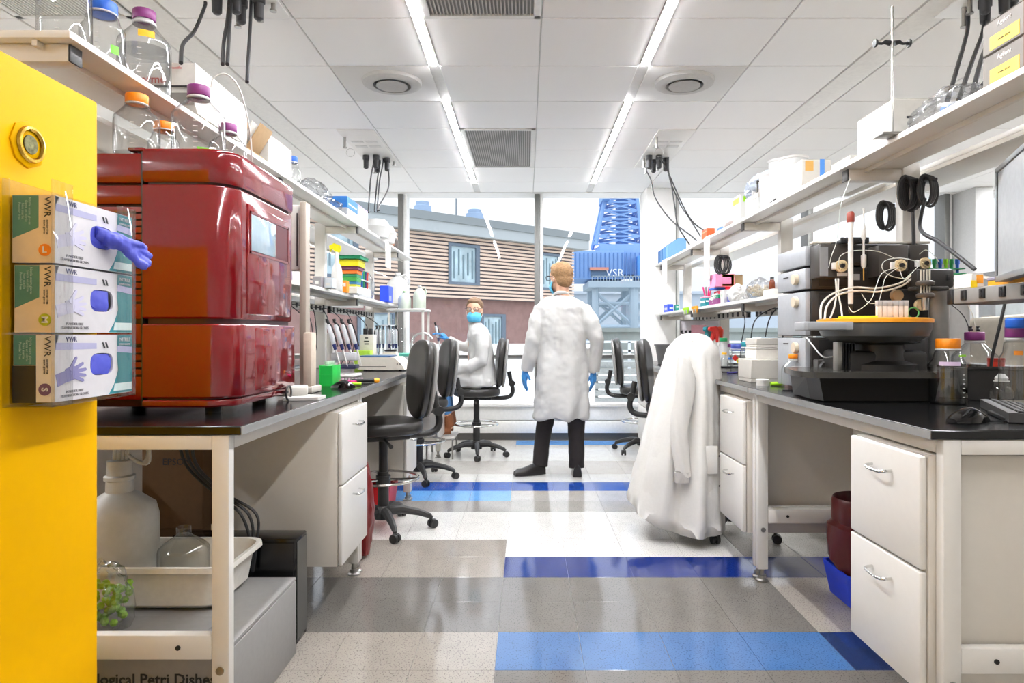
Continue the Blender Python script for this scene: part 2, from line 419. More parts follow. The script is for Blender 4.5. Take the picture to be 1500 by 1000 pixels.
# crane at 60 m
cr_ = thing('harbour_crane', 'blue lattice harbour crane with a boxy machine house on pale legs', 'crane', (0, 0, 0))
YC = 60
cb = mat('#7fa6dc', .7, var=.06, scale=.5); cb2 = mat('#4a90dd', .6); pale = mat('#a9bccb', .7, var=.05, scale=.5)
def CX(px): return X(px, YC)
def CZ(py): return Z(py, YC)
B().box(CX(838), CX(908), YC-2.5, YC+3, CZ(412), CZ(372), .05).box(CX(875), CX(937), YC-2.2, YC+2.7, CZ(405), CZ(362), .05).done('machine_house', cb, cr_)
B().box(CX(926), CX(946), YC-3, YC, CZ(412), CZ(380), .1).done('cab', cb2, cr_)
b = B()
for i in range(16): b.box(CX(839)+i*.37, CX(839)+i*.37+.1, YC-2.56, YC-2.5, CZ(410), CZ(375))
b.done('house_ribs', mat('#527fbd', .7), cr_, False)
B().box(CX(860), CX(886), YC-2.75, YC-2.5, CZ(400), CZ(396)).done('orange_rail', mat('#d9927c', .7), cr_, False)
B().box(CX(861), CX(884), YC-2.6, YC-2.45, CZ(409), CZ(400)).done('dark_opening', mat('#54708f', .7), cr_, False)
text('VSR', .95, mat('#eef2f8', .6), cr_, (CX(895), YC-2.65, CZ(404)), FY, ext=.02)
B().box(CX(858), CX(945), YC-3, YC+3, CZ(424), CZ(415)).done('platform', pale, cr_, False)
b = B()
for i in range(22): b.box(CX(862)+i*.25, CX(862)+i*.25+.06, YC-3.02, YC-2.95, CZ(415), CZ(408))
b.box(CX(862), CX(945), YC-3.02, YC-2.95, CZ(409), CZ(408)).done('platform_rail', pale, cr_, False)
b = B()
for px in (868, 922):
    for dy in (-2.4, 2.4): b.tube([(CX(px), YC+dy, CZ(424)), (CX(px), YC+dy, CZ(515))], .42 if px == 922 else .3, 8)
b.done('leg', pale, cr_)
b = B()
for dy in (-2.4, 2.4):
    b.tube([(CX(868), YC+dy, CZ(430)), (CX(922), YC+dy, CZ(478))], .17, 6).tube([(CX(868), YC+dy, CZ(478)), (CX(922), YC+dy, CZ(430))], .17, 6)
    b.tube([(CX(868), YC+dy, CZ(446)), (CX(945), YC+dy, CZ(446))], .15, 6).tube([(CX(868), YC+dy, CZ(480)), (CX(945), YC+dy, CZ(480))], .25, 6)
    b.tube([(CX(922), YC+dy, CZ(478)), (CX(950), YC+dy, CZ(440))], .17, 6)
b.done('leg_brace', pale, cr_)
b = B()
def corner(f, sx, sy):
    cx = CX(903)+f*(CX(910)-CX(903)); hw = (1-f)*2.05+f*1.0
    return Vector((cx+sx*hw, YC+sy*hw*.8, CZ(362)+f*(CZ(250)-CZ(362))))
N = 9
for sx_ in (-1, 1):
    for sy_ in (-1, 1): b.tube([corner(0, sx_, sy_), corner(1, sx_, sy_)], .17, 6)
b2 = B()
for i in range(N):
    f0, f1 = i/N, (i+1)/N
    for A, D in (((-1, -1), (1, -1)), ((1, -1), (1, 1)), ((1, 1), (-1, 1)), ((-1, 1), (-1, -1))):
        b2.tube([corner(f0, *A), corner(f1, *D)], .085, 4).tube([corner(f1, *A), corner(f0, *D)], .085, 4).tube([corner(f1, *A), corner(f1, *D)], .1, 4)
b.done('tower_leg', cb, cr_); o = b2.done('lattice', cb, cr_); o['kind'] = 'stuff'
B().box(CX(903), CX(919), YC-.6, YC+.6, CZ(362), CZ(250)).done('ladder_shaft', mat('#6f9ad0', .7), cr_, False)
B().box(CX(879), CX(888), YC-2.2, YC+1, CZ(297), CZ(288)).box(CX(879), CX(889), YC-2.3, YC+1.1, CZ(299), CZ(297)).done('lookout', mat('#7aa3d6', .7), cr_, False)
# yard: rails, shed, parked cars
yr = thing('yard_railing', 'pale metal yard railing outside the window at the right', 'railing', (0, 0, 0))
b = B()
for z in (.55, .8, 1.02): b.box(.2, 9, 15.6, 15.65, z, z+.05)
b.done('rail', mat('#d5dade', .5), yr, False)
b = B()
for i in range(9): b.box(.2+i*1.1, .26+i*1.1, 15.6, 15.66, .25, 1.05)
b.done('post', mat('#c5cbd0', .5), yr, False)
sh = tag(B().box(5, 22, 48, 54, -1.2, 1.4).box(4.8, 22.2, 47.8, 54.2, 1.4, 1.7).done('low_shed', mat('#9aa3a0', .8, var=.1, scale=1), smooth=False), 'low grey green shed beneath the crane legs', 'shed')
bb = tag(B().box(3.2, 30, 78, 90, -1.2, 6).box(3, 30.3, 77.6, 90, 6, 6.3).done('warehouse', mat('#b7c3cf', .8, var=.06, scale=.3), smooth=False), 'pale blue grey warehouse far behind the crane legs', 'building')
ca = tag(B().box(-3.4, 1.6, 15.4, 15.5, .25, 1.0, .02).done('terrace_parapet', mat('#dfdfdb', .7)), 'low white parapet at the edge of the terrace outside', 'parapet')
wp = thing('pallet_stack', 'weathered grey slatted decking outside the window, right of the walking man', 'decking', (0, 0, 0))
for k in range(6): B().box(.95, 2.1, 9.1, 9.2, .27+k*.1, .27+k*.1+.07, .005).done('slat', mat('#a7aba9', .7, var=.1), wp)
B().box(.95, 1.0, 9.2, 9.27, .25, .9).box(2.05, 2.1, 9.2, 9.27, .25, .9).done('post', mat('#c0c4c3', .6), wp, False)
# ================= BENCHES =================
def bench(side, xf, xb, y0, y1, label, panel=False, endx=None):
    """xf front edge x, xb back x"""
    s = 1 if side == 'r' else -1
    t = thing('lab_bench', label, 'bench', (0, 0, 0), 0, 'black topped lab benches')
    a, c = sorted((xf, xb))
    fe = (xf, xf+s*.004)
    B().box(a, c, y0, y1, BT-.026, BT, .003, 1).done('worktop', black_top, t)
    B().box(xf-s*.0015, xf+s*.006, y0+.002, y1-.002, BT-.025, BT-.002).done('edge_strip', edge_top, t, False)
    f = xf+s*.035; bk = xb-s*.035
    p0, p1 = sorted((f, f+s*.05)); q0, q1 = sorted((bk-s*.05, bk))
    for ya in (y0+.002, y1-.037):
        for (u, v) in ((p0, p1), (q0, q1)):
            lg = B().box(u, v, ya, ya+.035, .06, BT-.026, .004).done('leg', white_p, t)
            B().lathe([(.03, .0), (.03, .008), (.02, .014), (.02, .03), (.012, .031), (.012, .06)], ((u+v)/2, ya+.018, 0), 16).done('foot', steel, lg)
        B().box(min(f, bk)+.05, max(f, bk)-.05, ya+.001, ya+.034, BT-.068, BT-.027, .003).done('rail', white_p, t)
        rl = B().box(min(f, bk)+.05, max(f, bk)-.05, ya+.001, ya+.034, .285, .355, .004).done('rail', white_p, t)
        for u in ((p0+p1)/2+s*.12, q0-s*.12): B().lathe([(.007, -.003), (.007, .001)], (u, ya, .32), 10, 'y').done('bolt_hole', black_pl, rl)
        B().lathe([(.012, -.004), (.011, .002)], ((p0+p1)/2, ya, .255), 12, 'y').done('bolt', steel, t)
    for u, v in ((p0, p1), (q0, q1)): B().box(u, v, y0+.038, y1-.038, BT-.068, BT-.027, .003).done('side_rail', white_p, t)
    if panel: B().box(min(f, bk)+.05+.42, max(f, bk)-.05, y0+.045, y0+.06, .06, BT-.07).done('end_panel', tan_p, t, False)
    return t
XL, XLB, XR, XRB = -.81, -1.66, 1.10, 1.86
bench('l', XL, XLB, 1.88, 3.36, 'left black topped bench nearest the camera, under the red machine')
bench('l', XL, XLB, 3.365, 4.86, 'left middle black topped bench, with the balance and pipette stand')
bench('l', XL, XLB, 4.865, 6.55, 'left far black topped bench, beside the seated woman')
bench('r', XR, XRB, 1.80, 3.28, 'right black topped bench nearest the camera, under the grey instrument', True)
bench('r', XR, XRB, 3.29, 4.95, 'right middle black topped bench behind the draped lab coat')
bench('r', XR, XRB, 4.96, 6.6, 'right far black topped bench by the white pillar')
def cabinet(side, xf, y0, y1, label, z0=.207, z1=.875, split=None, d=.56):
    s = 1 if side == 'r' else -1; split = split or (z0+z1)/2
    t = thing('drawer_cabinet', label, 'cabinet', (0, 0, 0), 0, 'white drawer cabinets under the benches')
    a, c = sorted((xf+s*.022, xf+s*d))
    B().box(a, c, y0, y1, z0, z1, .004).done('body', cream_p, t)
    for za, zb in ((z0+.003, split-.003), (split+.003, z1-.003)):
        a, c = sorted((xf, xf+s*.02))
        dw = B().box(a, c, y0+.002, y1-.002, za, zb, .006, 3).done('drawer', white_p, t)
        hz = zb-.07-(.0 if zb > .7 else 0); m_ = (y0+y1)/2
        pts = spline([(xf, m_-.055, hz), (xf-s*.022, m_-.052, hz-.002), (xf-s*.03, m_-.03, hz-.006), (xf-s*.03, m_+.03, hz-.006), (xf-s*.022, m_+.052, hz-.002), (xf, m_+.055, hz)], 4)
        B().tube(pts, .0045, 8).done('handle', chrome, dw)
    return t
cabinet('l', -.795, 2.86, 3.315, 'white two drawer cabinet under the left bench, nearest the camera', split=.555)
cabinet('l', -.795, 4.40, 4.80, 'white drawer cabinet behind the near left stool', .25)
cabinet('l', -.795, 5.95, 6.45, 'white drawer cabinet behind the second left stool', .25)
cabinet('r', 1.095, 1.84, 2.24, 'white two drawer cabinet at the right bench front, nearest the camera', split=.552)
cabinet('r', 1.095, 3.35, 3.75, 'white two drawer cabinet beside the hanging lab coat', split=.55)
cabinet('r', 1.095, 5.1, 5.5, 'white drawer cabinet on the far right behind the stools', .2)
cabinet('r', 1.095, 6.05, 6.5, 'white drawer cabinet nearest the window on the right', .2)
# ================= RACKS AND SHELVES =================
def rack(side, xf, posts, shelf_z, y0, y1, back=True):
    s = 1 if side == 'r' else -1; nm = 'right' if s > 0 else 'left'
    px_ = xf+s*.29
    wh = {'left': 'left', 'right': 'right'}[nm]
    ztop = shelf_z[0]
    t = thing('shelf_rack', 'white metal uprights and arms carrying the %s shelves' % wh, 'rack', (0, 0, 0))
    for py in posts:
        a, c = sorted((px_-s*.02, px_+s*.06))
        p = B().box(a, c, py-.03, py+.03, BT+.002, ztop+.005, .004).done('upright', white_p, t)
    for py in posts:
        for zz, ya in ((ztop, py),)+(((shelf_z[1], py),) if y0[1] < py < y1[1] else ()):
            a, c = sorted((xf+s*.03, px_-s*.02))
            ar = B().box(a, c, ya-.026, ya+.026, zz-.075, zz-.024, .003).done('arm', cream_p, t)
            cx = xf+s*.029; q0, q1 = sorted((cx, cx-s*.006))
            B().box(q0, q1, ya-.026, ya+.026, zz-.075, zz-.024, .002).done('end_cap', dark_gr, ar)
    for zz, ya, yb in ((ztop, y0[0], y1[0]), (shelf_z[1], y0[1], y1[1])):
        a, c = sorted((xf, xf+s*.27)); sh = None
        sh = B().box(a, c, ya, yb, zz-.022, zz, .003).done('shelf', white_p, t)
        a2, c2 = sorted((xf+s*.10, xf+s*.115)); B().box(a2, c2, ya+.01, yb-.01, zz-.04, zz-.0225).done('stiffener', cream_p, sh, False)
        # the neighbour side
        a, c = sorted((px_+s*.10, px_+s*.38))
        sh = B().box(a, c, ya, yb, zz-.022, zz, .003).done('shelf', white_p, t)
        B().box(a, a+.015, ya, yb, zz-.04, zz-.0225).done('stiffener', cream_p, sh, False)
    return px_
PXL = rack('l', -1.288, (1.93, 3.54, 5.15, 6.76), (2.07, 1.509), (1.868, 2.85), (7.5, 6.83))
PXR = rack('r', 1.427, (1.86, 3.016, 4.444, 5.82, 7.15), (1.981, 1.44), (1.3, 3.35), (7.33, 7.33))
for zz in ():
    pass
# opposite benches in the bays behind the racks
tb = thing('lab_bench', 'black topped bench in the next bay behind the left rack', 'bench', (0, 0, 0), 0, 'black topped lab benches')
B().box(-2.5, -1.95, 1.9, 6.9, BT-.026, BT, .003).done('worktop', black_top, tb); B().box(-2.48, -1.96, 1.92, 6.88, .2, BT-.03, .003).done('cabinet_body', cream_p, tb)
tb = thing('lab_bench', 'black topped bench in the next bay behind the right rack', 'bench', (0, 0, 0), 0, 'black topped lab benches')
B().box(2.28, 2.95, 1.6, 6.9, BT-.026, BT, .003).done('worktop', black_top, tb); B().box(2.30, 2.9, 1.62, 6.88, .2, BT-.03, .003).done('cabinet_body', cream_p, tb)
# far right bay rack
t = thing('shelf_rack', 'white shelves across the next bay seen through the right rack', 'rack', (0, 0, 0))
B().box(5.2, 5.6, 2, 7, .9, .95, .003).done('worktop', black_top, t); B().box(5.22, 5.58, 2.02, 6.98, .05, .9).done('body', cream_p, t, False)
for z in (1.35, 1.75): B().box(5.3, 5.6, 2, 6.2, z, z+.03, .003).done('shelf', white_p, t)
for y in (2.2, 4.2, 6.1): B().box(5.6, 5.66, y-.03, y+.03, 0, 2.0, .003).done('upright', white_p, t)
# power rails
def power_rail(x, y0, y1, z, s, label, n, D=.02, col='#c9c6c0'):
    t = thing('power_rail', label, 'power rail', (0, 0, 0), 0, 'outlet rails under the shelves')
    B().box(min(x, x+s*D), max(x, x+s*D), y0, y1, z-.03, z+.025, .004).done('channel', mat(col, .4), t)
    st = (y1-y0-.06)/n
    me = None
    for i in range(n):
        y = y0+.03+st*(i+.5)
        if me is None: me = B().box(-.004, .004, -.014, .014, -.018, .018, .002).box(-.006, .006, -.003, .003, .004, .014).box(-.006, .006, -.003, .003, -.014, -.004).mesh('outlet', black_pl)
        o = link('outlet', me, None, t); o.location = (x-s*.002, y, z)
    B().box(min(x-s*.004, x+s*D), max(x-s*.004, x+s*D), y0-.016, y0+.02, z-.031, z+.026, .003).done('end_cap', black_pl, t)
    B().box(min(x-s*.004, x+s*D), max(x-s*.004, x+s*D), y1-.02, y1+.016, z-.031, z+.026, .003).done('end_cap', black_pl, t)
power_rail(-1.55, 3.86, 5.06, 1.41, -1, 'long outlet rail under the lower left shelf, nearer piece', 11)
power_rail(-1.55, 5.24, 6.7, 1.41, -1, 'long outlet rail under the lower left shelf, farther piece', 14)
power_rail(1.67, 5.0, 6.6, 1.37, 1, 'outlet rail under the lower right shelf, far piece', 12)
power_rail(1.67, 3.5, 4.8, 1.37, 1, 'outlet rail under the lower right shelf, middle piece', 11)
power_rail(1.607, 1.56, 2.51, 1.355, 1, 'outlet rail beside the silver post, below the monitor', 9, .19, '#8a8884')
for x, y0, y1, z0, z1, nm in ((1.421, 5.14, 5.30, 1.64, 1.985, 'right'), (1.421, 6.70, 6.95, 1.73, 1.985, 'right'), (-1.289, 6.05, 6.28, 1.83, 2.075, 'left')):
    t = thing('end_plate', 'white upright plate hooked on the front of the %s top shelf, %s' % (nm, 'above the draped coat' if y0 < 5.5 else 'near its far end'), 'plate', (x, y0, z0))
    B().box(0, .005, 0, y1-y0, 0, z1-z0, .0015).done('plate', white_p, t); B().box(0, .03, .01, .03, z1-z0-.003, z1-z0, .0005).done('hook', white_p, t)
# ================= THINGS: LEFT SIDE =================
# generic small things
PALE[0] = .77
_bm = {}
def bottle(x, y, z, r, h, cap, label, group=None, liquid=0, tape=None, tape2=None, cat='bottle', glass=None, marks=True, square=False, name='lab_bottle', capr=None, neck=.3):
    t = thing(name, label, cat, (x, y, z), random.uniform(0, 6), group)
    g = glass or clear_g; capr = capr or r*neck+.006
    key = (round(r, 3), round(h, 3), square, round(capr, 3))
    if key not in _bm:
        nr = capr*.88
        prof = [(r*.88, 0), (r*.98, h*.015), (r, h*.05), (r, h*.60), (r*.97, h*.645), (r*.8, h*.71), (nr*1.25, h*.83), (nr, h*.86), (nr, h*.985)]
        if square:
            b = B(); rings = []
            for q, zz in prof:
                if q > r*.75: rings.append([(max(-q*.9, min(q*.9, 1.25*q*math.cos(a))), max(-q*.9, min(q*.9, 1.25*q*math.sin(a))), zz) for a in (2*PI*k/24 for k in range(24))])
                else: rings.append([(q*math.cos(a), q*math.sin(a), zz) for a in (2*PI*k/24 for k in range(24))])
            b.loft(rings, False); b.bm.faces.new([b.bm.verts.new(p) for p in reversed(rings[0])])
            bmesh.ops.remove_doubles(b.bm, verts=b.bm.verts, dist=1e-5)
        else: b = B().lathe([(.001, 0)]+prof, seg=28, cap=False)
        body = b.mesh('body', g)
        c = B()
        ch = max(.012, capr*.95); rings = []
        prof = [(capr*.96, h-ch*.75), (capr, h-ch*.7), (capr, h+ch*.18), (capr*.93, h+ch*.27), (.001, h+ch*.28)]
        for q, zz in prof: rings.append([(q*(1+(.03 if k % 2 else 0))*math.cos(2*PI*k/40), q*(1+(.03 if k % 2 else 0))*math.sin(2*PI*k/40), zz) for k in range(40)])
        c.loft(rings)
        rg = B().lathe([(nr*1.18, h*.855), (nr*1.22, h*.87), (nr*1.18, h*.885), (nr, h*.89)], seg=24, cap=False).lathe([(nr, h*.85), (nr, h*.99)], seg=24, cap=False)
        _bm[key] = (body, c.mesh('cap', None, True, 60), rg.mesh('neck_ring', mat('#e8e8e6', .3, alpha=.8)))
    body, cm, rgm = _bm[key]
    bo_ = link('body', body, None, t)
    if glass:
        me = body.copy(); me.materials.clear(); me.materials.append(g); bo_.data = me
    if cap is not None:
        me = cm.copy(); me.materials.append(cap); link('cap', me, None, t)
    if cap is not None: link('neck_ring', rgm, None, t)
    if liquid:
        B().lathe([(.001, .004), (r*.94, .004), (r*.95, h*.05), (r*.95, h*liquid), (.001, h*liquid)], seg=24).done('liquid', water, t)
    def patch(a0, a1, z0, z1, m, nm):
        b = B(); n = 6
        o = [(math.cos(a0+(a1-a0)*k/n)*(r+.0008), math.sin(a0+(a1-a0)*k/n)*(r+.0008)) for k in range(n+1)]
        i = [(q[0]*.99, q[1]*.99) for q in reversed(o)]
        p = b.prism(o+i, z0, z1).done(nm, m, t); return p
    rz = t.rotation_euler[2]
    if tape: patch(-PI/2-rz+tape[1], -PI/2-rz+tape[2], tape[3], tape[4], tape[0], 'tape')
    if tape2: patch(-PI/2-rz+tape2[1], -PI/2-rz+tape2[2], tape2[3], tape2[4], tape2[0], 'tape')
    if marks and r > .05:
        b = B()
        for k in range(6): b.prism([(math.cos(a)*q, math.sin(a)*q) for q in (r+.0006,) for a in (-rz-PI/2+.25, -rz-PI/2+.42)]+[(math.cos(a)*(r-.0004), math.sin(a)*(r-.0004)) for a in (-rz-PI/2+.42, -rz-PI/2+.25)], h*(.12+.07*k), h*(.12+.07*k)+.0025)
        o = b.done('graduation', mat('#f6f6f4', .5), t); o['kind'] = 'stuff'
    return t
def carton(x0, x1, y0, y1, z0, z1, m, label, cat='box', name='carton', group=None, lid=None, prints=(), rz=0, lidh=.25, bev=.003, glossy=False):
    """box with a lid or flaps and printed panels; prints: (face, u0,u1,v0,v1,material) fractions"""
    cx, cy = (x0+x1)/2, (y0+y1)/2
    t = thing(name, label, cat, (cx, cy, z0), rz, group)
    a, d, h = (x1-x0)/2, (y1-y0)/2, z1-z0
    if lid is not None:
        B().box(-a+.002, a-.002, -d+.002, d-.002, 0, h*(1-lidh)+.004, bev, 1).done('body', m, t)
        B().box(-a, a, -d, d, h*(1-lidh)+.001, h, bev, 1).done('lid', lid, t)
    else:
        B().box(-a, a, -d, d, 0, h-.002, bev, 1).done('body', m, t)
        for q0, q1 in ((-d, -.0015), (.0015, d)): B().box(-a+.001, a-.001, q0+.001, q1, h-.002, h, .0008, 1).done('flap', m, t)
    for pr in prints:
        f, u0, u1, v0, v1, pm = pr; e = .0012
        if f == 'y': B().box(-a+2*a*u0, -a+2*a*u1, -d-e, -d+.001, h*v0, h*v1).done('print_panel', pm, t, False)
        if f == '-x': B().box(-a-e, -a+.001, -d+2*d*u0, -d+2*d*u1, h*v0, h*v1).done('print_panel', pm, t, False)
        if f == '+x': B().box(a-.001, a+e, -d+2*d*u0, -d+2*d*u1, h*v0, h*v1).done('print_panel', pm, t, False)
    return t
def blob_bag(c, r, label, m=None, cat='bag', name='plastic_bag', amp=.25, group=None, seed=0, inner=None):
    b = B(); bmesh.ops.create_icosphere(b.bm, subdivisions=4, radius=1)
    for v in b.bm.verts:
        q = v.co.copy()*1.8+Vector((seed*3.1, seed, 0)); k = 1+amp*(noise.noise(q)+.7*abs(noise.noise(q*2.1))+.5*noise.noise(q*4.3))
        v.co = Vector((v.co.x*r[0]*k, v.co.y*r[1]*k, max(-r[2]*.8, v.co.z*r[2]*k)+r[2]*.8))
    t = thing(name, label, cat, c, 0, group)
    b.done('film', m or bag_pl, t, True, 25)
    if inner: inner(t)
    return t
# ---- flammables cabinet ----
yl = mat('#e0a800', .45, coat=.0, var=.01, spec=.03)
t = thing('safety_cabinet', 'tall yellow steel safety cabinet with a brass vent plug, at the left edge', 'cabinet', (0, 0, 0))
B().box(-2.0, -.97, .35, 1.50, .04, 1.736, .006).done('body', yl, t)
B().box(-1.98, -.985, .37, 1.48, 0, .04).done('plinth', dark_gr, t)
B().box(-.9705, -.969, .36, 1.495, .10, .104).done('seam', mat('#c99a05', .4), t)
y0, z0 = 1.287, 1.579
B().lathe([(.046, -.004), (.046, .003), (.040, .006)], (-.97, y0, z0), 8, 'x').done('vent_flange', yl, t)
br = mat('#b8933a', .25, 1, var=.3, scale=90)
pl = B().torus((-.962, y0, z0), .031, .005, 'x').done('vent_ring', br, t)
B().lathe([(.030, -.01), (.030, .002), (.02, -.001), (.018, .004), (.001, .004)], (-.966, y0, z0), 24, 'x').done('vent_plug', mat('#6d6a4a', .3, .9, var=.5, scale=120), t)
# ---- glove dispenser and boxes ----
acr = glass_mat('acrylic', (.97, .97, .96), .6, gloss=.8, base=.04)
t = thing('glove_dispenser', 'clear acrylic holder mounted on the side of the yellow cabinet', 'dispenser', (0, 0, 0))
gx0, gx1 = -.9685, -.885; gy0, gy1 = 1.243, 1.488
B().box(gx0, gx0+.003, gy0-.02, gy1+.01, 1.075, 1.50).done('back_plate', acr, t, False)
B().box(gx0, gx1+.004, gy1+.003, gy1+.006, 1.075, 1.49).done('side_plate', acr, t, False)
B().box(gx1+.001, gx1+.004, gy0-.012, gy0+.045, 1.075, 1.50, .0012).done('front_lip', acr, t)
B().box(gx1+.001, gx1+.004, gy1-.06, gy1+.006, 1.075, 1.49, .0012).done('front_lip', acr, t)
B().box(gx0, gx1+.004, gy0-.012, gy1+.006, 1.075, 1.078).done('base_plate', acr, t, False)
B().box(gx0, gx0+.012, gy0-.02, gy0-.016, 1.075, 1.50).done('edge_flange', acr, t, False)
lav = mat('#a9a8c9', .6); teal = mat('#2a8590', .5); dgreen = mat('#4f8272', .6); blk = mat('#20222a', .6); glove = mat('#4a52c4', .5, bump=.3, scale=30); gbeige = mat('#dcc6a4', .7); gwhite = mat('#e9e6ea', .5)
gfig = mat('#7d79a8', .6); gfig2 = mat('#c9c6dc', .6)
def glove_box(z0, letter, lc, label, dx=0):
    t = thing('glove_box', label, 'glove box', (0, 0, 0), 0, 'glove boxes in the acrylic dispenser')
    h = .127; x0, x1 = gx0+.004+dx, gx1; y0, y1 = gy0, gy1-.002
    # shell with an oval opening on +x
    b = B(); n = 28; oc = (y0+.138, z0+.066)
    def oval(q, dep): return [(x1+dep, oc[0]+math.copysign(abs(math.cos(2*PI*k/n))**.55*.037, math.cos(2*PI*k/n))*q, oc[1]+math.copysign(abs(math.sin(2*PI*k/n))**.7*.023, math.sin(2*PI*k/n))*q) for k in range(n)]
    outer = []
    for k in range(n):
        a = 2*PI*k/n; cy_, cz_ = math.cos(a), math.sin(a); s_ = min((y1-oc[0] if cy_ > 0 else oc[0]-y0)/max(abs(cy_), 1e-6), (z0+h-oc[1] if cz_ > 0 else oc[1]-z0)/max(abs(cz_), 1e-6))
        outer.append((x1, oc[0]+cy_*s_, oc[1]+cz_*s_))
    b.loft([outer, oval(1, 0), oval(.98, -.004)], cap=False)
    b.bm.faces.new([b.bm.verts.new((x1-.004, p[1], p[2])) for p in oval(1, 0)][::-1]) if False else None
    b.done('front_panel', gwhite, t, False)
    B().box(x0, x1-.0125, y0, y1, z0, z0+h).done('body', gwhite, t, False)
    b = B().box(x1-.0125, x1-.0002, y0, y0+.001, z0, z0+h).box(x1-.0125, x1-.0002, y1-.001, y1, z0, z0+h).box(x1-.0125, x1-.0002, y0, y1, z0, z0+.001).box(x1-.0125, x1-.0002, y0, y1, z0+h-.001, z0+h)
    o = b.done('rim', gwhite, t, False); o['kind'] = 'stuff'
    B().prism(oval(1.05, 0) and [(p[1], p[2]) for p in oval(1.03, 0)], x1-.0124, x1-.012, 'x').done('opening', blk, t, False)
    # blue glove bulging in the opening
    b = B(); bmesh.ops.create_icosphere(b.bm, subdivisions=3, radius=1)
    for v in b.bm.verts:
        k = 1+.3*noise.noise(v.co*3+Vector((z0*40, 0, 0)))
        v.co = Vector((x1-.006+.006*v.co.x*k, oc[0]+max(-.034, min(.022 if letter == 'M' else .034, .046*v.co.y*k)), oc[1]+max(-.0215, min(.0215, .030*v.co.z*k))))
    b.done('glove', glove, t)
    # printing on the long face
    e = .0006
    B().prism([(y0+.002, z0+.098), (oc[0]-.018, z0+.098), (oc[0]-.018, z0+.110), (y0+.002, z0+.112)], x1, x1+e, 'x').done('print_band', lav, t, False)
    B().prism([(y1-.001, z0+.001), (y1-.001, z0+.126), (y1-.052, z0+.126), (y1-.055, z0+.085), (y1-.05, z0+.05), (y1-.065, z0+.02), (y1-.082, z0+.001)], x1, x1+e, 'x').done('print_teal', teal, t, False)
    B().prism([(y1-.055, z0+.090), (y1-.001, z0+.086), (y1-.001, z0+.100), (y1-.054, z0+.103)], x1+e, x1+2*e, 'x').done('print_band', lav, t, False)
    B().prism([(y1-.068, z0+.006), (y1-.003, z0+.006), (y1-.003, z0+.022), (y1-.063, z0+.022)], x1+e, x1+2*e, 'x').done('print_white', mat('#cfdedd', .6), t, False)
    for dy in (0, .010): B().prism([(oc[0]+.0+dy, z0+.111), (oc[0]+.004+dy, z0+.111), (oc[0]+.010+dy, z0+.099), (oc[0]+.006+dy, z0+.099)], x1+e, x1+2*e, 'x').done('logo_stroke', blk, t, False)
    text('NITRILE', .011, gwhite, t, (x1+2*e, y1-.028, z0+.116), FXP); text('EXAM GLOVES', .006, gwhite, t, (x1+2*e, y1-.028, z0+.106), FXP)
    text('VWR', .014, mat('#5b5d80', .6), t, (x1+e, y0+.045, z0+.118), FXP)
    text('POWDER FREE\nEXAMINATION GLOVES', .0075, mat('#8e8c90', .6), t, (x1+e, y0+.055, z0+.013), FXP)
    # printed hand: flat decal of palm, thumb and fingers
    b = B(); hx, hz_ = y0+.052, z0+.052; SEG = [0]
    def seg2(p, q, r1, r2):
        p, q = Vector(p), Vector(q); d = (q-p).normalized(); nn = Vector((-d.y, d.x))
        pts = [p+nn*r1, q+nn*r2, q+d*r2, q-nn*r2, p-nn*r1]; SEG[0] += .00012; b.prism([(v.x, v.y) for v in pts], x1+.0001, x1+e+SEG[0], 'x')
    seg2((hx-.048, hz_-.012), (hx-.018, hz_-.004), .012, .011)
    seg2((hx-.022, hz_-.004), (hx+.002, hz_+.002), .013, .014)
    for (dx_, dz_) in ((.026, .018), (.034, .006), (.033, -.006), (.026, -.016)): seg2((hx, hz_+dz_*.4), (hx+dx_, hz_+dz_), .0042, .003)
    seg2((hx-.012, hz_+.006), (hx+.006, hz_+.030), .0045, .003)
    b.done('print_hand', gfig if letter == 'S' else gfig2, t, False)
    # printing on the near end (-y)
    xw = x1-x0
    B().box(x0, x1, y0-e, y0, z0, z0+h).done('print_side', gbeige if letter != 'S' else mat('#d9cfc0', .7), t, False)
    xm = x0+xw*(.62 if letter != 'S' else .55)
    if letter == 'S':
        B().prism([(x0+.001, z0+.07), (xm, z0+.07), (xm, z0+h-.001), (x0+.001, z0+h-.001)], y0-2*e, y0-e, 'y').done('print_green', dgreen, t, False)
        B().prism([(x0-.001, z0-.001), (xm, z0-.001), (xm, z0+.069), (x0-.001, z0+.069)], y0-3*e, y0-e, 'y').done('print_dark', dark_gr, t, False)
    else: B().prism([(x0+.001, z0+.046), (xm, z0+.066), (xm, z0+h-.001), (x0+.001, z0+h-.001)], y0-2*e, y0-e, 'y').done('print_green', dgreen, t, False)
    text('VWR', .017, blk, t, (x1-.014, y0-2*e, z0+h-.022), (PI/2, PI/2, 0))
    text('powder free\nexam gloves', .0055, blk if letter == 'S' else mat('#6b6454', .6), t, (x1-.016, y0-2*e, z0+h-.06), (PI/2, PI/2, 0))
    text('Nitrile exam gloves\nGants en nitrile\nNon sterile\nPowder free', .0065, mat('#a9c4b4', .6), t, (x0+xw*.3, y0-3*e, z0+h-.030), (PI/2, PI/2, 0))
    B().lathe([(.0115, -.0015), (.0115, 0)], (x1-.018, y0-e, z0+.024), 24, 'y').done('size_disc', mat(lc, .6), t)
    text(letter, .017, paper, t, (x1-.018, y0-.0023, z0+.024), (PI/2, PI/2 if letter != 'L' else 0, 0), bold=.0004)
    return t
glove_box(1.345, 'L', '#e07f22', 'top glove box with an orange size L disc and a blue glove pulled out')
glove_box(1.214, 'M', '#a5ac1e', 'middle glove box with a green size M disc', .004)
glove_box(1.083, 'S', '#6b4a6c', 'bottom glove box with a purple size S disc', .002)
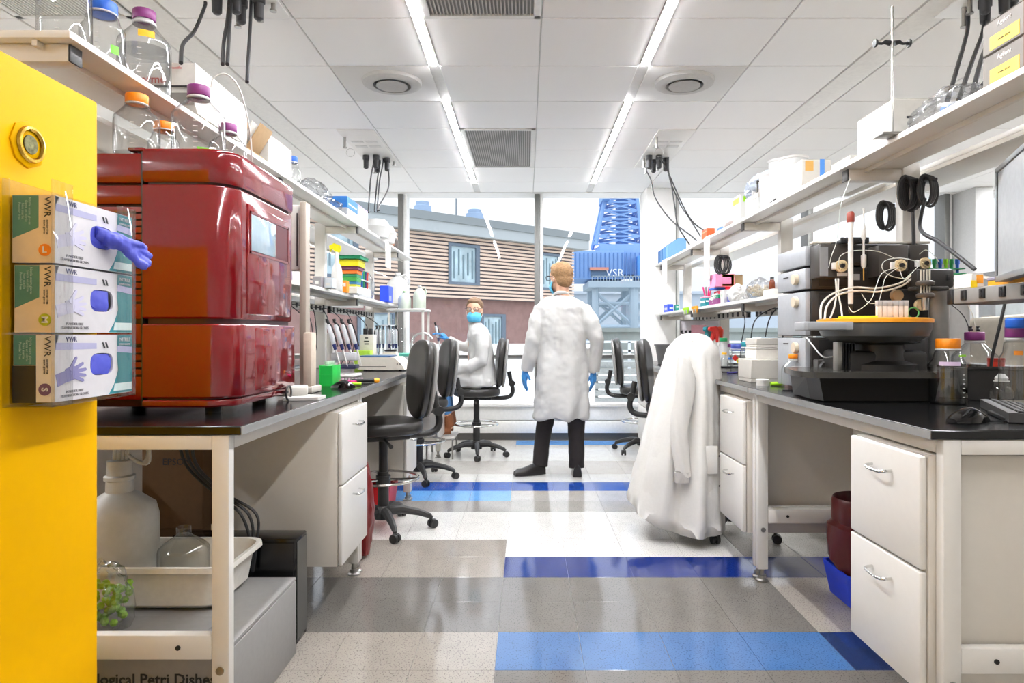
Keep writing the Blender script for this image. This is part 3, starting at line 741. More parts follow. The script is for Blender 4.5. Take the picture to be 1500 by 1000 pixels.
b = B(); gl0 = Vector((gx1-.004, gy0+.14, 1.345+.066))
for k, (dy, dz, L_) in enumerate(((.078, -.012, 1), (.084, -.028, 1.05), (.080, -.046, 1.0), (.066, -.054, .9))):
    pts = spline([gl0+Vector((.0, -.02+.008*k, .010-.004*k)), gl0+Vector((.02, .01, .004-.003*k)), gl0+Vector((.038, .03, -.004-.006*k)), gl0+Vector((.05, dy*.75*L_, dz*.8)), gl0+Vector((.045+.006*k, dy*L_, dz))], 6)
    b.tube(pts, [.013-.0002*i if i < len(pts)-3 else .008 for i in range(len(pts))], 8)
b.ell(gl0+Vector((.022, .018, -.004)), (.018, .034, .017), 10)
tag(remesh(b, 'nitrile_glove', glove, None, .0025, 2, .003, 45), 'crumpled blue nitrile glove hanging out of the top glove box', 'glove')
# ---- red machine ----
red = mat('#74040e', .12, coat=.6, var=.02); red2 = mat('#780a08', .2, coat=.4, var=.02); dred = mat('#3c070b', .4)
t = thing('laboratory_instrument', 'large glossy dark red instrument with side louvers standing on the left bench', 'instrument', (0, 0, 0))
mx1, my0, my1 = -.955, 2.13, 2.72; mx0 = -1.235
def body_poly(x0, x1, y0, y1, r, inset=0):
    pts = [(x0, y1), (x0, y0)]; c = (x1-r, y0+r)
    for k in range(9): a = -PI/2+PI/2*k/8; pts.append((c[0]+r*math.cos(a), c[1]+r*math.sin(a)))
    c = (x1-.03, y1-.03)
    for k in range(5): a = PI/2*k/4; pts.append((c[0]+.03*math.cos(a), c[1]+.03*math.sin(a)))
    return pts
def slab(z0, z1, off=0, name='panel', m=None, x1=mx1, y0=my0, bev=.006, par=None):
    P0 = body_poly(mx0, x1, y0, my1, .10); cx, cy = (mx0+x1)/2, (y0+my1)/2
    def ins(q): return [(cx+(p[0]-cx)*(1-q), cy+(p[1]-cy)*(1-q)) for p in P0]
    rings = []
    for q, z in ((.02, z0), (.0, z0+bev), (0, z1-bev), (.006, z1-bev*.4), (.02, z1)): rings.append([(p[0], p[1], z) for p in ins(q)])
    return B().loft(rings).done(name, m or red, par or t)
slab(.975, 1.0, name='base_skirt', m=red); slab(1.004, 1.245, name='lower_cover', x1=mx1+.012)
slab(1.262, 1.695, name='upper_cover'); slab(1.703, 1.81, name='top_cover', x1=mx1+.004, bev=.012)
P0 = [(mx0+.012 if p[0] < mx0+.01 else p[0]-.012, p[1]+(.012 if p[1] < my1-.1 else -.006)) for p in body_poly(mx0, mx1, my0, my1, .10)]
B().prism(P0, .985, 1.78).done('inner_shell', dred, t)
# left louvered half, set back a little
B().box(-1.60, mx0-.006, my0+.02, my1, .975, 1.795, .006).done('louver_housing', dred, t)
for z0, z1 in ((1.70, 1.795), (1.632, 1.692), (1.18, 1.245), (1.0, 1.075), (1.26, 1.31)): B().box(-1.60, mx0-.004, my0+.004, my0+.03, z0, z1, .004).done('louver_panel', red2, t)
lm = B().prism([(my0+.004, 0), (my0+.028, .012), (my0+.028, .022), (my0+.004, .016)], -1.598, mx0-.005, 'x').mesh('louver', red2)
for k in range(14): o = link('louver', lm, None, t); o.location = (0, 0, 1.317+k*.0222)
for k in range(4): o = link('louver', lm, None, t); o.location = (0, 0, 1.082+k*.0235)
B().box(mx0-.0055, mx0-.001, my0+.003, my1, .98, 1.80).done('gap_strip', black_pl, t)
# aisle side: door, screen
dr_ = B().box(mx1-.006, mx1+.006, 2.262, 2.665, 1.28, 1.66, .005).done('door', red, t)
B().box(mx1+.006, mx1+.010, 2.28, 2.50, 1.50, 1.625, .002).done('window', mat('#9fb4c0', .05, coat=1), dr_)
B().box(mx1+.006, mx1+.009, 2.272, 2.64, 1.49, 1.498).box(mx1+.006, mx1+.009, 2.272, 2.64, 1.627, 1.635).box(mx1+.006, mx1+.009, 2.632, 2.64, 1.49, 1.635).box(mx1+.006, mx1+.009, 2.272, 2.28, 1.49, 1.635).done('window_frame', red, dr_)
B().box(mx1+.0055, mx1+.0075, 2.505, 2.632, 1.50, 1.625).done('recess', mat('#560710', .3), dr_)
B().box(mx1-.002, mx1+.014, 2.30, 2.66, 1.015, 1.235, .006).done('lower_door', red, t)
for fx, fy in ((-1.52, 2.2), (-1.05, 2.22), (-1.05, 2.6), (-1.52, 2.6)): B().lathe([(.025, 0), (.025, .018), (.03, .026)], (fx, fy, BT), 16).done('foot', black_pl, t)
B().torus((mx1+.022, 2.60, BT+.032), .028, .004, 'x', 20).done('caster_ring', black_pl, t)
B().box(mx1-.02, mx1+.02, 2.595, 2.605, BT+.03, BT+.04).done('caster_arm', black_pl, t)
# ---- bottles on the machine ----
MZ = 1.81; gtape = mat('#6fc53a', .6); otape = mat('#f0952e', .6)
bottle(X(200, 2.22), 2.222, MZ, .070, .195, orange, 'clear glass bottle with orange cap at the left on the red machine', capr=.034)
bottle(X(240, 2.42), 2.42, MZ, .052, .165, orange, 'smaller orange capped bottle behind, between two larger bottles on the red machine', capr=.034)
bottle(X(289, 2.30), 2.31, MZ, .086, .255, purple, 'largest purple capped bottle on the red machine with green tape', tape=(gtape, .4, 1.2, .02, .034), capr=.036)
bottle(X(334, 2.55), 2.55, MZ, .068, .20, purple, 'purple capped bottle with green and orange tape at the right of the red machine', tape=(gtape, .3, 1.0, .035, .048), tape2=(otape, -.3, .5, .022, .034), capr=.032)
# tubing from the purple cap
tag(B().tube(spline([(-1.10, 2.31, MZ+.26), (-1.09, 2.31, MZ+.295), (-1.055, 2.33, MZ+.315), (-1.02, 2.36, MZ+.27), (-1.01, 2.42, MZ+.14), (-1.02, 2.46, MZ+.02)], 8), .0028, 6).done('tubing', mat('#e4e4e0', .3)), 'thin clear tube looping out of the largest purple capped bottle', 'tubing')
tag(B().box(-1.3, -1.25, 2.16, 2.2, MZ, MZ+.012, .002).done('cap_scrap', red2), 'small red tab on top of the red machine, below the orange capped bottle', 'tab')
# ---- top left shelf ----
TZ = 2.07
bottle(-1.3984, 2.0056, TZ, 0.0718, 0.3036, mat('#dcd9d2', 0.4), 'clear bottle at the near end of the left top shelf', capr=0.0368)
bottle(-1.3892, 2.1712, TZ, 0.0662, 0.2162, blue_c, 'blue capped bottle near the end of the left top shelf', tape=(gtape, 0.9, 1.3, 0.046, 0.0736), capr=0.0423)
bottle(-1.38, 2.392, TZ, 0.0874, 0.299, purple, 'purple capped bottle with orange tape on the left top shelf', tape=(mat('#f2b51e', 0.6), 0.3, 0.9, 0.184, 0.207), capr=0.0368, liquid=0.55)
bottle(X(410, 3.818), 3.818, TZ, 0.0506, 0.2208, purple, 'slim purple capped bottle on the left top shelf beyond the cartons', capr=0.0313)
bottle(X(426, 3.956), 3.9744, TZ, 0.0506, 0.1978, blue_c, 'slim blue capped bottle on the left top shelf beyond the cartons', capr=0.0331)
t = thing('equipment_box', 'white sloped instrument lying on the left top shelf behind the purple caps', 'instrument', (-1.472, 2.852, TZ))
B().prism([(-0.2392, 0.046), (-0.2208, 0.0184), (0.2392, 0.0184), (0.2484, 0.184), (0.2208, 0.2024), (-0.2392, 0.2116)], -0.1656, 0.1656, 'x').done('housing', mat('#dedad2', 0.5), t)
B().box(-0.1472, 0.1656, -0.2466, -0.241, 0.046, 0.092).done('vent_panel', mat('#77736c', 0.5, 0.3), t)
B().box(-0.1638, 0.1674, -0.2502, -0.241, 0.115, 0.1196).done('seam', black_pl, t)
text('Thermo', 0.046, red_c, t, (-0.0184, -0.2502, 0.1426), FY, bold=0.0006)
text('Scientific', 0.0147, red_c, t, (0.092, -0.2502, 0.1886), FY)
t = thing('cardboard_tray', 'opened cardboard flats under the white instrument on the left top shelf', 'cardboard', (-1.3892, 3.174, TZ))
for k in range(4):
    B().rbox((0.0 + 0.0276 * k, 0.0184 * k, 0.0828), (0.0055, 0.1472, 0.1564), Matrix.Rotation(0.25 + 0.1 * k, 3, 'Y'), 0.0009).done('flap', card_b if k % 2 else card_w, t)
B().box(-0.092, 0.092, -0.092, 0.1104, 0, 0.011).done('base', card_b, t)
carton(-1.4904, -1.2972, 3.3304, 3.6616, TZ, TZ + 0.1564, card_w, 'open white carton on the left top shelf before the slim bottles', prints=(('y', 0.3, 0.6, 0.3, 0.5, paper),))
t = tag(blob_bag((-1.426, 4.37, TZ), (0.1104, 0.2024, 0.0828), 'crumpled clear bag on the left top shelf past the slim bottles', seed=1), 'crumpled clear bag on the left top shelf past the slim bottles', 'bag')
blob_bag((-1.4076, 4.692, TZ), (0.092, 0.1656, 0.0552), 'second clear bag on the left top shelf, before the blue crate', seed=2)
carton(-1.4536, -1.288, 4.7656, 5.06, TZ, TZ + 0.138, mat('#d9dde2', 0.5), 'blue lidded crate on the left top shelf', lid=mat('#2f7dd0', 0.4), lidh=0.6, prints=(('+x', 0.1, 0.9, 0.6, 0.68, paper),), name='storage_crate', cat='crate')
carton(-1.472, -1.3064, 5.106, 5.474, TZ, TZ + 0.1564, mat('#e2dde4', 0.5), 'purple edged white package beside the blue crate on the left top shelf', lid=mat('#b7a3cf', 0.5), lidh=0.1, prints=(('y', 0.1, 0.5, 0.1, 0.9, mat('#cfc3c8', 0.6)),), name='package')
t = thing('storage_tub', 'milky round tubs stacked at the far end of the left top shelf', 'tub', (-1.334, 5.888, TZ))
for k, (dy, r) in enumerate(((0, 0.1288), (0.3496, 0.1104))):
    B().lathe([(r * 4 / 5, 0), (r, 0.092), (r * 7 / 10, 0.1564), (0.0009, 0.1748)], (0, dy, 0), 20).done('tub', milky, t)
for k, (y, c_, m_) in enumerate(((6.394, 'small brown bottle at the far tip of the left top shelf', mat('#a0623a', 0.3)), (6.578, 'small dark bottle at the far tip of the left top shelf', mat('#4d4642', 0.3)))):
    bottle(-1.3064, y, TZ, 0.0322, 0.1104, paper, c_, glass=m_, marks=False)
LZ = 1.509
carton(-1.472, -1.3018, 3.818, 3.91, LZ, LZ + 0.2024, mat('#7c9650', 0.5), 'tall green glove carton with black top on the lower left shelf', lid=black_pl, lidh=0.2, prints=(('y', 0.05, 0.95, 0.3, 0.75, mat('#b9bba0', 0.6)), ('y', 0.6, 1, 0, 0.5, mat('#86a23c', 0.6))))
carton(-1.3662, -1.2972, 3.68, 3.7904, LZ, LZ + 0.1104, paper, 'small white carton with a blue logo on the lower left shelf', prints=(('y', 0.15, 0.6, 0.35, 0.65, blue_c), ('y', 0.65, 0.95, 0.05, 0.95, lav)))
t = thing('spray_bottle', 'white spray bottle with yellow trigger on the lower left shelf', 'spray bottle', (-1.3156, 4.6, LZ))
B().lathe([(0.0331, 0), (0.0368, 0.0092), (0.0368, 0.1288), (0.0313, 0.1656), (0.0147, 0.2024), (0.0129, 0.276)], (0, 0, 0), 20).done('body', mat('#d2d1ce', 0.4), t)
B().prism([(-0.0506, 0.3174), (-0.046, 0.276), (-0.0322, 0.299), (-0.0092, 0.276), (0.0147, 0.2714), (0.0276, 0.2898), (0.0276, 0.3174), (-0.0184, 0.3358)], -0.011, 0.011, 'y').done('trigger', mat('#e8dc12', 0.4), t)
t2 = None
bx_y = 4.7104
cols_ = [('#dfe0d8', 0, 0.057, 0.0506, 'pale bottom tub'), ('#d6d640', 0.0506, 0.0478, 0.0166, 'yellow green tub second from the bottom'), ('#3f86b0', 0.0672, 0.0497, 0.0202, 'blue tub in the middle'), ('#43a047', 0.0874, 0.0515, 0.0322, 'bright green tub in the middle'), ('#1b7f55', 0.1196, 0.0534, 0.023, 'dark green tub'), ('#ee7420', 0.1426, 0.057, 0.0276, 'orange tub'), ('#6e3550', 0.1702, 0.0644, 0.0258, 'maroon tub'), ('#e8da12', 0.196, 0.0718, 0.0506, 'yellow tub under the lid'), ('#0f8058', 0.2466, 0.092, 0.0276, 'wide dark green lid on top')]
for h_, z_, r_, hh, nm in cols_:
    t = thing('tip_rack', nm + ' of the coloured tower, lower left shelf', 'tip box', (-1.2374 + -0.046, 4.876, LZ + z_), 0, 'coloured tubs in one tower on the lower left shelf')
    B().box(-r_, r_, -r_ * 13 / 10, r_ * 13 / 10, 0.0005, hh * 3 / 4, 0.0028, 1).done('body', mat(h_, 0.45), t)
    B().box(-r_ - 0.0028, r_ + 0.0028, -r_ * 13 / 10 - 0.0028, r_ * 13 / 10 + 0.0028, hh * 18 / 25, hh - 0.0005, 0.0028, 1).done('lid', mat(h_, 0.45), t)
carton(-1.3524, -1.2972, 4.186, 4.2872, LZ, LZ + 0.069, mat('#8b8688', 0.5), 'small grey carton with a round mark on the lower left shelf', prints=(('y', 0.3, 0.7, 0.3, 0.6, paper),))
carton(-1.2926, -1.242, 4.232, 4.324, LZ, LZ + 0.0662, mat('#dfe6ee', 0.5), 'small pale blue carton next to the spray bottle', prints=(('y', 0.2, 0.8, 0.2, 0.5, paper),))
carton(-1.2972, -1.2696, 4.6736, 4.7472, LZ, LZ + 0.0828, orange, 'small orange carton at the foot of the coloured tub tower', prints=(('y', 0.2, 0.8, 0.5, 0.8, paper),))
t = thing('tube_rack', 'rack of blue and green capped tubes behind the coloured tub tower', 'tube rack', (-1.3432, 5.29, LZ))
B().box(-0.0552, 0.0552, -0.184, 0.184, 0, 0.0736, 0.0037).box(-0.0506, 0.0506, -0.1748, 0.1748, 0.1288, 0.138).done('rack', mat('#e3e6e8', 0.4), t)
for i in range(6):
    for j in range(3):
        B().lathe([(0.0074, 0.0736), (0.0074, 0.184), (0.0101, 0.184), (0.0101, 0.2116)], (-0.0368 + 0.0368 * j, -0.1472 + 0.0589 * i, 0), 8).done('tube', [blue_c, green_c, mat('#1d2a63', 0.4), red_c][(i + j) % 4], t)
blob_bag((-1.38, 5.612, LZ), (0.0828, 0.1656, 0.1196), 'clear bag of supplies on the lower left shelf before the blue carton', seed=5)
carton(-1.334, -1.2512, 6.026, 6.21, LZ, LZ + 0.1472, mat('#2246d8', 0.4), 'bright blue carton wrapped in film at the far part of the lower left shelf', prints=(('+x', 0.1, 0.6, 0.1, 0.4, mat('#9aa2e0', 0.5)),))

def jug(x, y, z, r, h, m, label, capm=paper, rz=0):
    t = thing('jug', label, 'jug', (x, y, z), rz)
    B().lathe([(r * 0.9, 0), (r, 0.01), (r, h * 0.55), (r * 0.85, h * 0.7), (r * 0.4, h * 0.85), (r * 0.22, h * 0.88), (r * 0.22, h * 0.95)], (0, 0, 0), 20).done('body', m, t)
    B().lathe([(r * 0.28, h * 0.92), (r * 0.28, h * 1.0)], (0, 0, 0), 16).done('cap', capm, t)
    B().tube(spline([(r * 0.25, 0, h * 0.86), (r * 0.7, 0, h * 0.92), (r * 1.0, 0, h * 0.8), (r * 0.98, 0, h * 0.6)], 5), r * 0.12, 8).done('handle', m, t)
    return t
jug(-1.2696, 6.532, LZ, 0.1104, 0.3128, milky, 'large milky handled jug at the far end of the lower left shelf')
# stub rack by the window carrying jugs
t = thing('end_shelf', 'small white shelf stand across the far end of the left bench', 'shelf', (0, 0, 0))
B().box(-1.28, -.93, 6.05, 6.45, 1.43, 1.45, .003).done('shelf', white_p, t)
for px_, py_ in ((-1.26, 6.08), (-.95, 6.08), (-1.26, 6.42), (-.95, 6.42)): B().box(px_-.01, px_+.01, py_-.01, py_+.01, BT, 1.43).done('upright', white_p, t)
jug(-1.0, 6.2, 1.45, .06, .22, mat('#e3eede', .35, alpha=.85), 'pale green handled jug on the small shelf by the window', rz=.4)
jug(-1.14, 6.2, 1.45, .06, .17, mat('#dfeada', .35, alpha=.85), 'shorter green tinted jug beside the pale green jug', mat('#b7dca0', .4), rz=2)
for k, (x_, y_, h_) in enumerate(((-1.18, 6.0, .36), (-1.10, 5.9, .32), (-1.02, 5.95, .28), (-1.16, 5.75, .40), (-.93, 6.55-.1, .30), (-1.22, 5.55, .34))):
    t = thing('glass_cylinder', ['tall clear measuring cylinder nearest the small window shelf', 'clear measuring cylinder second from the window shelf', 'short clear measuring cylinder by the woman\'s glove', 'tallest clear cylinder behind the balance', 'slim cylinder at the bench end by the window', 'clear cylinder just past the balance'][k], 'cylinder', (x_, y_, BT), 0, 'clear measuring cylinders')
    B().lathe([(.035, 0), (.035, .006), (.02, .012), (.02, h_-.006), (.024, h_)], (0, 0, 0), 16, cap=False).done('body', clear_g, t); B().lathe([(.036, 0), (.036, .008)], (0, 0, 0), 6).done('base', milky, t)
carton(-1.12, -.92, 5.62, 5.85, BT, BT+.10, mat('#e9ebe8', .4), 'white box with a teal lid on the left far bench', lid=mat('#58b8a2', .4), lidh=.25, name='tip_box')
carton(-1.1, -.95, 5.3, 5.5, BT, BT+.05, mat('#c8dbe6', .4), 'flat pale blue tray in front of the teal lidded box', name='tray', cat='tray', lid=mat('#9db9cc', .4))
t = thing('faucet', 'white curved spout tube arching over the left far bench', 'faucet', (-1.0, 6.35, BT))
B().tube(spline([(-.1, 0, 0), (-.1, 0, .18), (-.05, 0, .26), (.04, 0, .27), (.1, 0, .22)], 6), .012, 10).done('spout', paper, t); B().lathe([(.03, 0), (.025, .02)], (-.1, 0, 0), 16).done('base', paper, t)
t = thing('burette_stand', 'clear glass column on a stand beside the woman', 'glassware', (-.86, 6.45, BT))
B().lathe([(.05, 0), (.05, .012), (.01, .015), (.01, .22), (.03, .26), (.03, .32), (.012, .35)], (0, 0, 0), 16).done('column', clear_g, t); B().lathe([(.06, 0), (.06, .01)], (0, 0, 0), 16).done('base', milky, t)
# ---- left bench near things ----
t = thing('monitor_arm', 'cream upright stand with a white panel monitor beside the red machine', 'monitor stand', (0, 0, 0))
px_ = X(446, 3.0)
B().box(px_-.018, px_+.014, 2.98, 3.04, BT+.03, 1.81, .008).done('post', tan_p, t)
B().box(px_-.03, px_+.06, 2.92, 3.06, BT+.001, BT+.03, .006).done('base', cream_p, t)
B().box(px_+.016, px_+.055, 2.93, 3.0, BT+.03, 1.22, .008).done('housing', mat('#cfc0ae', .5), t)
B().box(px_-.20, px_-.02, 3.0, 3.045, 1.50, 1.80, .01).done('monitor', mat('#e4e2dc', .4), t)
B().box(px_-.035, px_-.030, 2.996, 3.0, 1.52, 1.76).done('bezel_line', black_pl, t)
t = thing('ear_bag', 'crumpled white paper and sachet beside the foot of the red machine', 'paper', (-.90, 2.66, BT), .3)
B().prism([(-.07, -.05), (.06, -.07), (.09, .02), (.0, .08), (-.06, .05)], .001, .014).done('sheet', paper, t)
B().box(-.10, .02, -.0, .12, .014, .05, .006).done('sachet', mat('#e6e3da', .5), t)
t = thing('tube_rack', 'bright green tube rack on the near left bench', 'tube rack', (X(479, 3.35), 3.40, BT))
gr_m = mat('#25c04e', .35, var=.03); b = B()
for sx_ in (-1, 1): b.box(sx_*.032-.003, sx_*.032+.003, -.07, .07, 0, .105, .002)
for z_ in (.005, .055, .1): b.box(-.032, .032, -.07, .07, z_-.003, z_+.003)
for k in range(5): b.box(-.032, .032, -.068+.0325*k, -.064+.0325*k, 0, .1)
b.done('frame', gr_m, t)
for k in range(5): B().lathe([(.008, .02), (.009, .11), (.012, .112), (.012, .125)], (0, -.052+k*.026, 0), 10).done('tube', mat('#dff0df', .3, alpha=.8), t)
def mouse(loc, rz, label, sc=1):
    t = thing('computer_mouse', label, 'mouse', loc, rz); b = B(); rings = []
    for k in range(13):
        u = k/12; yy = -.058+.116*u; hgt = .036*math.sin(PI*min(1, max(0, .08+.86*u)))**.6*(1.05-.35*abs(u-.42)); wd = .031*math.sin(PI*(.06+.88*u))**.4
        rings.append([(wd*math.cos(a), yy, max(0, math.sin(a))**.8*hgt+.002) for a in (2*PI*q/20 for q in range(20))])
    b.loft([[(p[0]*sc, p[1]*sc, p[2]*sc) for p in r] for r in rings]).done('shell', black_gl, t)
    B().tube([(-.0, -.052*sc, .015*sc), (0, -.03*sc, .031*sc), (0, 0, .038*sc)], .0015, 4).done('button_seam', dark_gr, t)
    return t
mouse((X(505, 3.25), 3.22, BT), 1.3, 'black computer mouse on the left bench')
tag(B().tube([(-1.08, 3.50, BT+.012), (-.88, 3.42, BT+.012)], .011, 12).done('marker_pen', pink), 'bright pink marker lying on the left bench', 'pen')
t = thing('marker_pen', 'black marker with orange end lying on the left bench', 'pen', (-.88, 3.58, BT+.012), 0)
B().tube([(-.06, -.02, 0), (.06, .0, 0)], .011, 12).done('barrel', black_pl, t); B().tube([(.06, 0, 0), (.075, .002, 0), (.085, .003, 0)], [.014, .014, .01], 12).done('cap', mat('#eea21c', .4), t)
tag(B().tube([(-.91, 3.36, BT+.010), (-.84, 3.37, BT+.010)], .009, 12).done('marker_pen', lime), 'short lime green marker in front of the black marker', 'pen')
t = thing('reagent_strip', 'white and pink strip of tubes lying on the left bench', 'tube strip', (-.98, 3.72, BT))
for k in range(8): B().lathe([(.006, 0), (.008, .018)], (-.07+.018*k, 0, .0), 8).done('tube', mat('#f0c9dd', .4) if k % 2 else paper, t)
# pipettes in a carousel
def pipette(par, loc, lean, rz, blue=True):
    M_ = Matrix.Rotation(rz, 4, 'Z') @ Matrix.Rotation(lean, 4, 'Y'); root = None
    def bx_(b): b.bm.transform(Matrix.Translation(loc) @ M_); return b
    t = thing('pipette', par[0], 'pipette', (0, 0, 0), 0, par[1])
    bx_(B().box(-.011, .011, -.013, .013, .08, .205, .006)).done('handle', mat('#d7d9dd', .35), t)
    bx_(B().tube(spline([(.018, 0, .06), (.020, 0, .14), (.014, 0, .2), (-.012, 0, .225)], 4), .0045, 6)).done('hook', black_pl, t)
    bx_(B().lathe([(.0095, .045), (.012, .08)], (0, 0, 0), 12)).done('collar', mat('#232c66', .4), t)
    bx_(B().lathe([(.002, -.06), (.004, -.03), (.007, .045)], (0, 0, 0), 10)).done('shaft', paper, t)
    bx_(B().lathe([(.006, .205), (.006, .225), (.010, .227), (.010, .24)], (0, 0, 0), 12)).done('plunger', black_pl, t)
    return t
t = thing('pipette_stand', 'white pipette stand on the left middle bench', 'stand', (X(500, 4.1), 4.1, BT))
B().box(-.09, .11, -.09, .09, 0, .02, .01).box(-.085, -.045, -.03, .03, .02, .27, .01).done('base', white_p, t)
B().box(-.05, .10, -.05, .05, .10, .15, .01).done('clip_bar', mat('#d9dade', .4), t); B().box(-.03, .10, -.052, .052, .05, .075, .006).done('tray', mat('#2c2f4a', .4), t)
sxp = X(500, 4.1)
for k in range(4):
    pipette((['pipette leaning at the left end of the white stand', 'second pipette from the left in the white stand', 'third pipette in the white stand, blue collared', 'rightmost pipette in the white stand'][k], 'pipettes in the white stand'), (sxp+.0+.038*k, 4.02+.02*k, BT+.125), -.28, 0)
# balance / heating block
t = thing('balance', 'flat beige laboratory balance with sloped front on the left bench', 'balance', (0, 0, 0))
x0, x1 = X(527, 4.8), X(598, 4.9)
B().prism([(x0, BT+.01), (x1, BT+.01), (x1-.01, BT+.035), (x1-.07, BT+.095), (x0, BT+.10)], 4.74, 5.08, 'y').done('housing', mat('#d9d2c6', .45), t)
B().box(x0+.0, x1-.13, 4.738, 4.742, BT+.03, BT+.034).done('seam', dark_gr, t)
B().box(x0-.0, x1-.10, 4.76, 5.0, BT+.10, BT+.108, .002).done('plate', mat('#3a5f88', .4), t)
for k in range(2): B().lathe([(.005, 0), (.005, .004)], (x1-.05+.02*k, 4.737, BT+.05), 10, 'y').done('button', black_pl, t)
for k in range(2): B().lathe([(.012, 0), (.012, .01)], (x0+.04+(x1-x0-.08)*k, 4.8, BT), 12).done('foot', black_pl, t)
t = thing('digital_controller', 'small beige control unit with black display on the left bench', 'controller', (X(537, 5.1), 5.15, BT))
B().box(-.055, .055, -.05, .05, 0, .26, .006).done('housing', mat('#cfcabf', .5), t)
for i, (z_, w_) in enumerate(((.235, .012), (.21, .02), (.19, .016))): B().box(-w_, w_, -.052, -.05, z_-.006, z_+.004).done('indicator', dark_gr, t)
for dx_ in (-.02, .02): B().box(dx_-.014, dx_+.014, -.02, .02, .26, .31, .003).done('plug', black_pl, t)
t = thing('shaker', 'small beige pyramid mixer with a black platform beside the balance', 'mixer', (X(572, 5.35), 5.35, BT))
B().loft([[(-.09, -.08, 0), (.09, -.08, 0), (.09, .08, 0), (-.09, .08, 0)], [(-.05, -.05, .12), (.05, -.05, .12), (.05, .05, .12), (-.05, .05, .12)]]).done('housing', mat('#d6cfbf', .5), t, False)
B().lathe([(.045, .125), (.05, .13), (.05, .14)], (0, 0, 0), 20).done('platform', black_pl, t); B().tube([(0, 0, .14), (0, 0, .17), (.01, 0, .18)], .004, 6).done('rod', black_pl, t)
t = thing('pipette_carousel', 'round pipette carousel with hanging pipettes behind the balance', 'stand', (X(566, 5.7), 5.75, BT))
B().lathe([(.09, 0), (.09, .012), (.012, .018), (.012, .33), (.06, .335), (.06, .345)], (0, 0, 0), 24).done('post', mat('#cfd2d8', .35), t)
for k in range(6):
    a = k*PI/3; pipette((['pipette hanging on the carousel, facing the aisle', 'pipette hanging on the carousel, window side', 'pipette on the carousel at its far left', 'pipette on the carousel facing the wall rack', 'pipette on the carousel at its near left', 'pipette on the carousel facing the camera'][k], 'pipettes on the round carousel'), (X(566, 5.75)+.085*math.cos(a), 5.75+.085*math.sin(a), BT+.10), 0, a)
tag(B().box(-1.30, -1.18, 5.0, 5.1, BT+.0, BT+.14, .004).done('notebook', mat('#a8cf3a', .5)), 'lime green folder upright behind the balance', 'folder')
# thin cables hanging from the left outlet rail
for k, (y, xx) in enumerate(((4.5, -1.3), (4.75, -1.35), (4.95, -1.38), (5.2, -1.35), (5.45, -1.3), (5.9, -1.35), (6.2, -1.3), (6.5, -1.25))):
    nm = ['nearest', 'second', 'third', 'fourth', 'fifth', 'sixth', 'seventh', 'farthest'][k]
    tag(B().tube(spline([(-1.548, y*.92, 1.41), (-1.48, y*.92+.03, 1.39), (xx-.09, y*.92+.07, 1.28), (xx-.07, y*.92+.02, 1.12), (xx-.11, y*.92, BT+.006)], 6), .0035, 6).done('power_cord', cable_m), nm+' black cord from the left outlet rail down to the bench', 'cord', 'cords hanging from the left outlet rail')  # power cord plugged into the outlet rail
# ---- under the left bench ----
GB = mat('#8f8d8b', .75, var=.03)
t = thing('shipping_box', 'grey cardboard shipping box on the floor under the near left bench', 'box', (0, 0, 0))
B().box(-1.52, -.875, 1.93, 2.52, 0, .275, .004).done('body', GB, t)
B().box(-1.50, -.877, 1.925, 2.52, .277, .288, .002).done('flap', GB, t); B().box(-1.30, -.99, 1.96, 2.16, .289, .292, .001).done('flap', mat('#807e7c', .75), t)
text('Microbiological Petri Dishes', .045, blk, t, (-1.16, 1.928, .205), FY, bold=.0008)
# tub
t = thing('plastic_tub', 'white plastic tub holding bottles on the grey box under the left bench', 'tub', (0, 0, 0))
def rr(x0, x1, y0, y1, z, r, n=5):
    o = []
    for cx, cy, a0 in ((x1-r, y1-r, 0), (x0+r, y1-r, PI/2), (x0+r, y0+r, PI), (x1-r, y0+r, 3*PI/2)):
        for k in range(n+1): a = a0+PI/2*k/n; o.append((cx+r*math.cos(a), cy+r*math.sin(a), z))
    return o
tx0, tx1, ty0, ty1 = -1.50, -1.00, 2.19, 2.50
B().loft([rr(tx0+.05, tx1-.05, ty0+.03, ty1-.03, .294, .04), rr(tx0+.03, tx1-.03, ty0+.01, ty1-.01, .31, .05), rr(tx0+.006, tx1-.006, ty0+.003, ty1-.003, .43, .06), rr(tx0-.012, tx1+.012, ty0-.014, ty1+.014, .432, .06), rr(tx0-.016, tx1+.016, ty0-.018, ty1+.018, .425, .06), rr(tx0-.014, tx1+.014, ty0-.016, ty1+.016, .442, .06), rr(tx0, tx1, ty0, ty1, .442, .06), rr(tx0+.012, tx1-.012, ty0+.010, ty1-.010, .42, .05), rr(tx0+.036, tx1-.036, ty0+.02, ty1-.02, .312, .045)]).done('tub', mat('#e0dcd2', .4), t)
bottle(X(267, 2.35), 2.36, .315, .085, .215, None, 'open clear glass flask standing in the white tub', capr=.028, marks=False)
t = thing('carboy', 'large milky plastic carboy with tubing, in the white tub under the left bench', 'carboy', (X(178, 2.36), 2.35, .315))
B().lathe([(.12, 0), (.125, .01), (.125, .25), (.115, .29), (.07, .325), (.045, .34), (.043, .38), (.05, .383), (.05, .395), (.042, .40), (.04, .45)], (0, 0, 0), 28).done('body', mat('#c9c8c2', .35, alpha=.93), t)
B().box(-.075, -.005, -.1262, -.118, .175, .2).done('label', mat('#c9c0ac', .6), t); text('Waste', .014, red_c, t, (-.04, -.127, .215), FY); text('media 5/2', .012, blk, t, (-.04, -.1272, .188), FY)
b = B()
for k in range(4): b.tube(spline([(-.02+.015*k, 0, .44), (-.01+.015*k, 0, .50), (.05+.01*k, 0, .535-.006*k), (.10, .0, .49+.008*k), (.085+.005*k, 0, .44), (.04, 0, .46), (-.01, .01, .52)], 6), .0065, 8)
